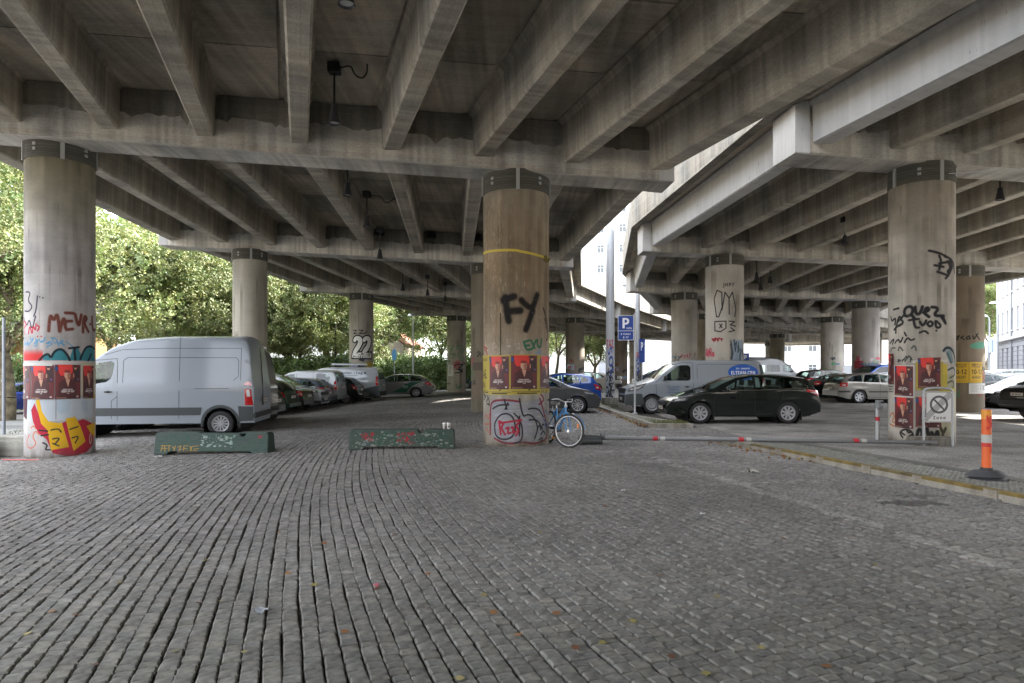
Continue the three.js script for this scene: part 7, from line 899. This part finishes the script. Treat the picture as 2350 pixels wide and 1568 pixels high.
  const leafM = [[0.2, 0.085, 0.03], [0.26, 0.12, 0.04], [0.24, 0.2, 0.06], [0.12, 0.05, 0.025], [0.28, 0.24, 0.1]].map((c) => M(c, 0.8, { side: THREE.DoubleSide }));
  const drop = (name, px, py, size, m, label, cat, group) => { const [x, z] = gz(px, py), o = mesh(name, leafG, m, scene); o.position.set(x, gh(x) + 0.012, -z); o.rotation.set((R() - 0.5) * 0.4, R() * 6.28, (R() - 0.5) * 0.4); o.scale.setScalar(size); tag(o, label, cat, group); return o; };
  const proto = [[175, 1415], [118, 1408], [275, 1340], [455, 1388], [508, 1383], [560, 1180], [660, 1318], [720, 1345], [865, 1355], [1052, 1562], [1278, 1412], [1130, 1410], [1385, 1480], [1322, 1492], [1645, 1372], [1350, 1320], [1510, 1325], [1620, 1552], [2090, 1160], [1110, 1370], [905, 1228], [790, 1455], [400, 1500], [215, 1530], [60, 1460], [980, 1320], [1188, 1462], [1450, 1430], [1540, 1510], [1745, 1490], [1900, 1535], [640, 1225], [470, 1290], [330, 1240], [1240, 1225], [1390, 1165], [1800, 1240], [2010, 1300], [1685, 1265], [560, 1500], [745, 1250]];
  proto.forEach(([px, py], i) => drop('fallen_leaf', px, py, 0.05 + 0.03 * R(), leafM[i % 5], `${['dark brown', 'orange brown', 'olive green', 'dull brown', 'pale tan'][i % 5]} fallen leaf on the cobbles, ${py > 1450 ? 'bottom' : py > 1320 ? 'lower' : 'upper'} ${px < 400 ? 'far left' : px < 800 ? 'left' : px < 1250 ? 'middle' : px < 1600 ? 'right' : 'far right'} of the square`, 'leaf', 'dry leaves scattered over the cobbles'));
  { const n = 260, im = new THREE.InstancedMesh(leafG, M([1, 1, 1], 0.85, { side: THREE.DoubleSide }), n), D = new THREE.Object3D(), c = new THREE.Color(); for (let i = 0; i < n; i++) { const t = R(); let x, z; if (i < 170) { z = lerp(18.3, 27, t * t); x = 3.83 - 0.033 * (z - 18.1) - 0.05 - R() * R() * 0.3; } else { z = lerp(11, 15, R()); x = 4.39 + (14.8 - z) * 0.2238 - 0.05 - R() * R() * 0.5; } D.position.set(x, 0.015 + R() * 0.02, -z); D.rotation.set(R(), R() * 6, R()); D.scale.setScalar(0.04 + 0.05 * R()); D.updateMatrix(); im.setMatrixAt(i, D.matrix); const m = leafM[i % 4].color; im.setColorAt(i, c.copy(m).multiplyScalar(0.7 + R() * 0.5)); } im.name = numbered('leaf_litter'); im.castShadow = im.receiveShadow = true; scene.add(im); tag(im, 'drift of brown leaves along the kerbs of the island and pavement', 'leaves', null, 'stuff'); }
  const scraps = [[596, 1409, 0.1, [0.36, 0.38, 0.41], 'folded grey paper scrap on the cobbles at lower centre left'], [863, 1349, 0.05, [0.6, 0.12, 0.16], 'small red scrap on the cobbles left of the middle'], [2095, 958, 0.25, [0.5, 0.48, 0.42], 'crumpled paper on the asphalt right of the dark green estate'], [1728, 1086, 0.17, [0.45, 0.42, 0.37], 'white and brown wrapper beside the kerb below the barrier boom'], [1430, 1130, 0.07, [0.75, 0.75, 0.75], 'white scrap on the cobbles below the barrier boom'], [1612, 1183, 0.05, [0.75, 0.75, 0.75], 'tiny white scrap on the cobbles right of the middle'], [1820, 1040, 0.3, [0.22, 0.17, 0.08], 'dry leaf cluster on the asphalt before the dark green estate'], [365, 1052, 0.16, [0.6, 0.6, 0.58], 'pale scrap at the foot of the left pillar']];
  for (const [px, py, s, c, label] of scraps) { const [x, z] = gz(px, py), g = new THREE.PlaneGeometry(1, 0.7, 4, 3); g.rotateX(-Math.PI / 2); const p = g.attributes.position; for (let i = 0; i < p.count; i++) p.setY(i, R() * 0.28); g.computeVertexNormals(); const o = mesh('litter', g, M(c, 0.7, { side: THREE.DoubleSide }), scene); o.position.set(x, gh(x) + 0.015, -z); o.scale.setScalar(s); o.rotation.y = R() * 3; tag(o, label, 'litter'); }
}
// ---------------------------------------------------------------- trees, hedges, buildings
{
  const mBark = M([0.2, 0.17, 0.12], 0.95, { map: sc(ctex(noiseC(256, [200, 196, 184], 0.5, 0.15, 9)), 1, 1.5) });
  const leafMat = (t) => PM([1, 1, 1], 0.65, { side: THREE.DoubleSide, transmission: 0.5, thickness: 0 });
  const clump = (seed, n) => { const R = rng(seed), l = []; for (let i = 0; i < n; i++) { const g = new THREE.BufferGeometry(), w = 0.34 + R() * 0.2, h = 0.5 + R() * 0.25; g.setAttribute('position', new THREE.Float32BufferAttribute([0, -h / 2, 0, w / 2, 0, 0.07, 0, h / 2, 0, 0, -h / 2, 0, 0, h / 2, 0, -w / 2, 0, 0.07], 3)); g.computeVertexNormals(); g.rotateX(R() * 2.6 - 1.3); g.rotateY(R() * 6.28); g.rotateZ((R() - 0.5) * 1.6); g.translate((R() - 0.5) * 1.3, (R() - 0.5) * 1.1, (R() - 0.5) * 1.3); l.push(g); } return merge(l); };
  const clumps = [clump(1, 9), clump(2, 9), clump(3, 8)], mLeaf = leafMat();
  function tree(label, px, z, H, spread, o = {}) {
    const x = o.x ?? (px - 1175) / 1500 * z, R = rng(Math.round(px * 7 + z * 131)), t = thing('broadleaf_tree', label, 'tree', x, gh(x) - 0.05, z, o.group), limbs = [], tips = [];
    const grow = (p, dir, len, r, depth) => {
      const n = 3; let a = p.clone(), d = dir.clone(); for (let i = 0; i < n; i++) { const b = a.clone().addScaledVector(d, len / n), r1 = r * (1 - 0.13 * (i + 1)); limbs.push(rodG(a.toArray(), b.toArray(), r * (1 - 0.13 * i), r1, depth > 2 ? 5 : 8)); a = b; d.add(new THREE.Vector3(R() - 0.5, (R() - 0.3) * 0.5, R() - 0.5).multiplyScalar(0.35)).normalize(); if (depth >= 2) tips.push(a.clone()); }
      if (depth >= 4 || r < 0.02) return; const k = depth === 0 ? 3 + Math.floor(R() * 2) : 2 + Math.floor(R() * 2);
      for (let i = 0; i < k; i++) { const az = R() * 6.28, up = 0.35 + R() * 0.7; const nd = new THREE.Vector3(Math.cos(az), up, Math.sin(az)).normalize().multiplyScalar(1.1).add(d.clone().multiplyScalar(0.7)).normalize(); grow(a, nd, len * (0.62 + R() * 0.22), r * 0.6, depth + 1); }
    };
    grow(new THREE.Vector3(0, 0, 0), new THREE.Vector3((R() - 0.5) * 0.2, 1, (R() - 0.5) * 0.2).normalize(), H * (o.bole ?? 0.26), o.r ?? 0.24, 0);
    mesh('trunk', limbs, mBark, t);
    // crown: masses of leaves round the twigs and filling an uneven volume
    const N = Math.round((o.n ?? 3400) * 1.85), D = new THREE.Object3D(), col = new THREE.Color(), mats = [[], [], []]; const c0 = H * (o.c0 ?? 0.62), ry = H * (o.ry ?? 0.42), lumps = Array.from({ length: 22 }, () => { const a = R() * 6.28, e = Math.acos(2 * R() - 1), q = Math.pow(R(), 0.4); return [Math.sin(e) * Math.cos(a) * spread * q, c0 + Math.cos(e) * ry * q, Math.sin(e) * Math.sin(a) * spread * q, spread * (0.24 + 0.26 * R()), 0.75 + R() * 0.5]; });
    for (let i = 0; i < N; i++) {
      let p, tone = 1; if (R() < 0.25 && tips.length) { const q = tips[Math.floor(R() * tips.length)]; p = [q.x + (R() - 0.5) * 1.1, q.y + (R() - 0.5) * 1.1, q.z + (R() - 0.5) * 1.1]; } else { const l = lumps[Math.floor(R() * lumps.length)], a = R() * 6.28, e = Math.acos(2 * R() - 1), q = l[3] * (0.55 + 0.5 * R()); p = [l[0] + Math.sin(e) * Math.cos(a) * q, l[1] + Math.cos(e) * q * 0.75, l[2] + Math.sin(e) * Math.sin(a) * q]; tone = l[4]; }
      if (p[1] < H * (o.clear ?? 0.25)) continue;
      const k = Math.floor(R() * 3), s = (o.leaf ?? 0.42) * 0.56 * (0.7 + 0.6 * R()), v = (0.8 + 0.4 * R()) * tone, y = R(); D.position.set(...p); D.rotation.set(R() * 6, R() * 6, R() * 6); D.scale.setScalar(s); D.updateMatrix(); mats[k].push([D.matrix.clone(), [0.21 * v * (o.warm ?? 1) * (0.85 + 0.4 * y), 0.26 * v, 0.08 * v]]);
    }
    const crown = new THREE.Group(); crown.name = 'crown'; t.add(crown);
    mats.forEach((l, k) => { const im = new THREE.InstancedMesh(clumps[k], mLeaf, l.length); l.forEach(([m, c], i) => { im.setMatrixAt(i, m); im.setColorAt(i, col.setRGB(...c)); }); im.name = 'foliage'; im.userData.kind = 'stuff'; im.castShadow = im.receiveShadow = true; crown.add(im); });
    return t;
  }
  tree('large tree with a thick pale forked trunk at the far left edge', 14, 27, 13, 5.2, { r: 0.34, n: 4200, bole: 0.22 });
  tree('tree with a slim pale trunk right of the left pillar', 252, 36, 13, 4.6, { r: 0.22, n: 4200 });
  tree('tree with a bending trunk above the large white van roof', 380, 39, 13.5, 4.8, { r: 0.26, n: 4200 });
  tree('tree with several spreading limbs left of the pillar behind the white van', 492, 43, 13, 4.8, { r: 0.24, n: 4000, bole: 0.2 });
  tree('slim tree right of the pillar behind the white van', 668, 48, 12.5, 4.2, { r: 0.2, n: 3600 });
  tree('tree with a thick low forked trunk left of the turquoise board', 706, 46, 13, 4.8, { r: 0.36, n: 4200, bole: 0.14 });
  tree('tree with a double trunk just left of the 22 pillar', 757, 50, 12.5, 4.6, { r: 0.28, n: 3800, bole: 0.2 });
  tree('tree right of the 22 pillar before the pale gable', 885, 56, 11.5, 4.6, { r: 0.22, n: 3600 });
  tree('slender tree with pale stems left of the Z2 pillar', 1000, 60, 12, 4.8, { r: 0.18, n: 3600 });
  tree('tree right of the Z2 pillar, mostly hidden by it', 1085, 66, 12, 5, { r: 0.22, n: 3000 });
  tree('tree seen just right of the brown pillar above the blue hatchback', 1275, 70, 12.5, 4.6, { r: 0.2, n: 3000 });
  tree('small tree with a leaning trunk left of the first lamp column', 1363, 76, 10, 4.4, { r: 0.26, n: 2800, bole: 0.2 });
  const G = 'trees that close the view behind the front row on the left';
  [[-120, 44, 16, 6.5], [60, 50, 16, 6.5], [230, 58, 17, 6.5], [420, 60, 17, 6.5], [580, 66, 17, 6.5], [740, 74, 16, 6.5], [900, 82, 16, 6.5], [1060, 92, 16, 7], [1220, 100, 15, 7], [1375, 112, 14, 6]].forEach(([px, z, H, s], i) => tree(`leafy back row tree closing the view on the left, ${['first', 'second', 'third', 'fourth', 'fifth', 'sixth', 'seventh', 'eighth', 'ninth', 'tenth'][i]} from the left`, px, z, H, s, { n: 2600, leaf: 0.75, group: G, warm: i % 3 ? 1 : 0.75, bole: 0.2, c0: 0.62, ry: 0.4, clear: 0.16 }));
  tree('tree lit bright green at the right edge beside the grey building', 2262, 86, 18, 4.6, { n: 3200, leaf: 0.55, warm: 0.95, clear: 0.1, c0: 0.5 }); tree('taller tree behind the bright one at the right edge', 2255, 104, 27, 6, { n: 2600, leaf: 0.8, warm: 1.05, clear: 0.1, c0: 0.55 });
  tree('green tree glimpsed behind the white van windscreen', 1520, 110, 9, 4, { n: 1500, leaf: 0.7 });
  // hedge behind the parked cars
  function hedge(label, x0, z0, x1, z1, H, W, n, seed) { const t = thing('hedge', label, 'hedge', 0, 0, 0), R = rng(seed), D = new THREE.Object3D(), col = new THREE.Color(); const st = []; for (let i = 0; i < 26; i++) { const q = R(), x = lerp(x0, x1, q), z = lerp(z0, z1, q); st.push(rodG([x, gh(x), -z], [x + (R() - 0.5), gh(x) + H * 0.7, -z + (R() - 0.5)], 0.03, 0.012, 5)); } mesh('stems', st, mBark, t); const im = new THREE.InstancedMesh(clumps[seed % 3], mLeaf, n); for (let i = 0; i < n; i++) { const q = R(), x = lerp(x0, x1, q), z = lerp(z0, z1, q), hh = H * (0.75 + 0.5 * vn(q * 26, seed)), y = Math.pow(R(), 0.7) * hh; D.position.set(x + (R() - 0.5) * W, gh(x) + y, -z + (R() - 0.5) * W); D.rotation.set(R() * 6, R() * 6, R() * 6); D.scale.setScalar(0.26 * (0.7 + 0.6 * R())); D.updateMatrix(); im.setMatrixAt(i, D.matrix); const v = (0.75 + 0.5 * R()) * (0.8 + 0.4 * vn(q * 40 + 7, y * 2)); im.setColorAt(i, col.setRGB(0.17 * v, 0.25 * v, 0.07 * v)); } im.name = 'foliage'; im.userData.kind = 'stuff'; im.castShadow = im.receiveShadow = true; t.add(im); }
  hedge('green hedge behind the parked cars on the left', -24, 38, -10.5, 47.5, 2.4, 1.9, 8000, 3); hedge('green hedge behind the silver and green estate car', -12, 53, -0.5, 62, 2.6, 2.2, 8000, 4); hedge('bush at the left edge beside the brick building', -27.5, 34, -23.5, 36, 2.3, 1.6, 1500, 5);
  { const R = rng(15), n = 900, D = new THREE.Object3D(), c = new THREE.Color(), blade = new THREE.ConeGeometry(0.012, 0.16, 3); const im = new THREE.InstancedMesh(blade, M([1, 1, 1], 0.9), n); for (let i = 0; i < n; i++) { let x, z; if (i < 420) { z = 18.2 + R() * 1.3 * R(); x = lerp(3.95, 4.95, R()); } else if (i < 620) { z = 25 + R() * 9; x = 3.75 + R() * 0.7; } else { x = -13 - R() * 3.2; z = 19 + R() * 6; } D.position.set(x, (i < 620 ? 0.1 : gh(x)) + 0.02, -z); D.rotation.set((R() - 0.5) * 1, R() * 6, (R() - 0.5) * 1); D.scale.setScalar(0.4 + R() * 0.6); D.updateMatrix(); im.setMatrixAt(i, D.matrix); im.setColorAt(i, c.setRGB(0.1 + R() * 0.05, 0.12 + R() * 0.04, 0.04)); } im.name = numbered('weeds'); scene.add(im); tag(im, 'weeds growing between the small stones of the island', 'weeds', null, 'stuff'); }

  // buildings
  function facade(t, name, mat, W, H, D, cols, rows, opt = {}) { // wall in the local x/y plane facing +z, with recessed windows
    const { y0 = 0, mw = 1.0, mh = 1.7, frameM = M([0.5, 0.5, 0.5], 0.5), glass = mGlassB, x0 = -W / 2, gap = W / cols, sill = 1 } = opt, rh = (H - y0) / rows, parts = [];
    const zz = 0; for (let r = 0; r < rows; r++) { const yb = y0 + r * rh + (rh - mh) * 0.5; parts.push(boxG(W, yb - (y0 + r * rh), D, 0, (y0 + r * rh + yb) / 2, zz - D / 2), boxG(W, y0 + (r + 1) * rh - yb - mh, D, 0, (y0 + (r + 1) * rh + yb + mh) / 2, zz - D / 2)); for (let c = 0; c <= cols; c++) { const xl = c === 0 ? x0 : x0 + (c - 0.5) * gap + mw / 2, xr = c === cols ? x0 + W : x0 + (c + 0.5) * gap - mw / 2; parts.push(boxG(xr - xl, mh, D, (xl + xr) / 2, yb + mh / 2, zz - D / 2)); } }
    mesh(name, parts, mat, t);
    for (let r = 0; r < rows; r++) for (let c = 0; c < cols; c++) { const yb = y0 + r * rh + (rh - mh) * 0.5, x = x0 + (c + 0.5) * gap; const w = mesh('window', [boxG(0.06, mh, 0.08, x - mw / 2 + 0.03, yb + mh / 2, -0.16), boxG(0.06, mh, 0.08, x + mw / 2 - 0.03, yb + mh / 2, -0.16), boxG(mw - 0.12, 0.06, 0.08, x, yb + 0.03, -0.16), boxG(mw - 0.12, 0.06, 0.08, x, yb + mh - 0.03, -0.16), boxG(0.05, mh - 0.12, 0.07, x, yb + mh / 2, -0.16), boxG(mw - 0.12, 0.05, 0.07, x, yb + mh * 0.66, -0.161), ...(sill ? [boxG(mw + 0.2, 0.1, 0.22, x, yb - 0.053, 0.02)] : [])], frameM, t); mesh('pane', quadGeo([x - mw / 2, yb, -0.19], [x + mw / 2, yb, -0.19], [x + mw / 2, yb + mh, -0.19], [x - mw / 2, yb + mh, -0.19]), glass, w); }
  }
  const mGlassB = PM([0.05, 0.06, 0.07], 0.06, { clearcoat: 1 });
  const mPale = M([0.7, 0.7, 0.7], 0.9), mRoof = M([0.05, 0.048, 0.05], 0.8), mGreyW = M([0.44, 0.44, 0.45], 0.9), mRust = M([0.3, 0.31, 0.34], 0.9);
  // brick house at the far left
  { const brickT = ctex(canvas(512, 512, (g) => { g.fillStyle = '#8d8168'; g.fillRect(0, 0, 512, 512); const R = rng(6); for (let y = 0; y < 32; y++) for (let x = 0; x < 9; x++) { const k = 0.8 + R() * 0.4; g.fillStyle = `rgb(${176 * k},${140 * k},${92 * k})`; g.fillRect(x * 64 - (y % 2) * 32 + 2, y * 16 + 2, 60, 13); } }), true, true); brickT.repeat.set(0.5, 0.5);
    const t = thing('brick_house', 'yellow brick house with a dark roof at the far left behind the tree', 'house', -39, gh(-40), 46); t.rotation.y = 0.35; const g = boxG(16, 5.2, 9, 0, 2.6, -4.5), u = g.attributes.uv, n = g.attributes.normal, p = g.attributes.position; for (let i = 0; i < p.count; i++) u.setXY(i, Math.abs(n.getX(i)) > 0.5 ? p.getZ(i) : p.getX(i), p.getY(i)); mesh('wall', g, M([0.55, 0.52, 0.46], 0.9, { map: brickT }), t); const s = new THREE.Shape([new THREE.Vector2(-5.2, 0), new THREE.Vector2(5.2, 0), new THREE.Vector2(0, 3)]), e = new THREE.ExtrudeGeometry(s, { depth: 17, bevelEnabled: false }); e.rotateY(Math.PI / 2); e.translate(-8.5, 5.2, -4.5); mesh('roof', e, mRoof, t); mesh('eaves', boxG(17.1, 0.3, 0.2, 0, 5.1, 0.75), M([0.1, 0.1, 0.1], 0.7), t); for (const x of [-5, -1.5, 2, 5.5]) { const w = mesh('window', [boxG(1.5, 1.4, 0.1, x, 2.3, 0.02)], M([0.5, 0.5, 0.48], 0.6), t); mesh('pane', boxG(1.3, 1.2, 0.04, x, 2.3, 0.07), mGlassB, w); } }
  { const t = thing('pale_house', 'pale rendered building half hidden behind the trees on the left', 'building', -24.5, gh(-24), 63); t.rotation.y = 0.15; facade(t, 'wall', mPale, 22, 11, 0.5, 7, 3, { mw: 1.3, mh: 1.6 }); mesh('roof', boxG(22.6, 0.5, 10.6, 0, 11.25, -5), mRoof, t); mesh('side_wall', [boxG(0.5, 11, 9.4, -10.74, 5.5, -5.21), boxG(0.5, 11, 9.4, 10.74, 5.5, -5.21), boxG(20.9, 11, 0.4, 0, 5.5, -9.6)], mPale, t); }
  { const t = thing('gable_house', 'cream gabled house behind the 22 pillar', 'house', -15.2, gh(-15), 66); const s = new THREE.Shape([new THREE.Vector2(-4.4, 0), new THREE.Vector2(4.4, 0), new THREE.Vector2(4.4, 4.4), new THREE.Vector2(0, 8), new THREE.Vector2(-4.4, 4.4)]), e = new THREE.ExtrudeGeometry(s, { depth: 12, bevelEnabled: false }); e.translate(0, 0, -12); mesh('wall', e, M([0.6, 0.54, 0.46], 0.9, { map: conMap }), t); for (const k of [-1, 1]) { const g = boxG(5.9, 0.22, 12.6, 0, 0, 0); g.rotateZ(-k * 0.686); g.translate(k * 2.36, 6.36, -6); mesh('roof', g, M([0.22, 0.09, 0.06], 0.85), t); } const w = mesh('window', boxG(1.2, 1.5, 0.12, 1.6, 2.6, 0.02), M([0.6, 0.6, 0.6], 0.5), t); mesh('pane', boxG(1.0, 1.3, 0.04, 1.6, 2.6, 0.08), mGlassB, w); }
  // tall pale building straight ahead in the gap
  { const t = thing('apartment_building', 'tall pale building seen bright in the gap between the two roads', 'building', 24, 0, 118); t.rotation.y = -0.25; facade(t, 'wall', M([0.6, 0.6, 0.59], 0.9), 60, 33, 0.6, 15, 9, { mw: 1.3, mh: 1.5, frameM: M([0.65, 0.65, 0.65], 0.5), glass: PM([0.1, 0.11, 0.12], 0.08) }); mesh('side_wall', [boxG(0.6, 33, 12, -29.68, 16.5, -6.63), boxG(0.6, 33, 12, 29.68, 16.5, -6.63), boxG(60.6, 0.6, 13, 0, 33.3, -6.3)], mPale, t); }
  { const t = thing('low_hall', 'white low hall behind the cars under the far end of the left road', 'building', 24, 0, 102); mesh('wall', boxG(34, 6.4, 8, 0, 3.2, -4, 0.05), M([0.78, 0.78, 0.77], 0.9), t); mesh('roof', boxG(34.6, 0.3, 8.6, 0, 6.56, -4), mRoof, t); mesh('door', boxG(3, 3.2, 0.1, -9, 1.6, 0.03), mRust, t); }
  // grey building at the right edge
  { const t = thing('corner_building', 'pale grey apartment building with a rusticated ground floor at the right edge', 'building', 42.7, 0, 53.5); t.rotation.y = -2.08; mesh('plinth', boxG(38.1, 0.9, 0.62, 0, 0.45, -0.27), mRust, t);
    facade(t, 'ground_floor', mRust, 38, 4.6, 0.5, 14, 1, { y0: 0.9, mw: 0.95, mh: 2.1, x0: -19 }); const up = new THREE.Group(); up.name = 'upper_floors'; up.position.y = 0; t.add(up); facade(t, 'upper_wall', mGreyW, 38, 19.2, 0.5, 14, 4, { y0: 4.6, mw: 0.95, mh: 2.05 }); t.remove(up);
    const lines = []; for (let y = 1.25; y < 4.5; y += 0.42) lines.push(boxG(38, 0.04, 0.02, 0, y, 0.008)); mesh('rustication', lines, M([0.14, 0.145, 0.16], 0.9), t); mesh('cornice', [boxG(38.3, 0.24, 0.34, 0, 4.6, 0.14), boxG(38.5, 0.4, 0.6, 0, 19.4, 0.26)], mGreyW, t); mesh('side_wall', [boxG(0.5, 19.2, 11, -18.74, 9.6, -6.02), boxG(0.5, 19.2, 11, 18.74, 9.6, -6.02), boxG(38, 0.4, 11.4, 0, 19.8, -5.5)], mGreyW, t); mesh('downpipe', [cyl(0.06, 0.06, 19, -9.5, 0, 0.1), cyl(0.06, 0.06, 19, 3.1, 0, 0.1)], M([0.25, 0.26, 0.28], 0.6), t); }
}
// unseen houses added behind the camera to shape reflections in glass and paint
{
  const mHouse = M([0.34, 0.3, 0.26], 0.9), mPaneB = PM([0.05, 0.06, 0.07], 0.1);
  [[-50, -62, 0.2, 58], [-4, -70, 0, 52], [44, -66, -0.25, 58], [-76, -20, 1.2, 60], [78, -10, -1.3, 60]].forEach(([x, z, r, w], i) => {
    const t = thing('added_house', ['brown unseen house added behind the camera, left', 'brown unseen house added straight behind the camera', 'brown unseen house added behind the camera, right', 'long unseen house added left of the camera', 'long unseen house added right of the camera'][i], 'building', x, gh(x), z); t.rotation.y = Math.PI + r;
    mesh('wall', boxG(w, 16, 10, 0, 8, -5), mHouse, t); mesh('roof', boxG(w + 0.6, 0.6, 10.6, 0, 16.3, -5), M([0.06, 0.05, 0.05], 0.9), t); for (let f = 0; f < 4; f++) for (let c = 0; c < 10; c++) mesh('window', boxG(1.3, 1.9, 0.1, -w / 2 + (c + 0.5) * w / 10, 2.4 + f * 3.7, 0.03), mPaneB, t);
  });
}
renderer.render(scene, camera);
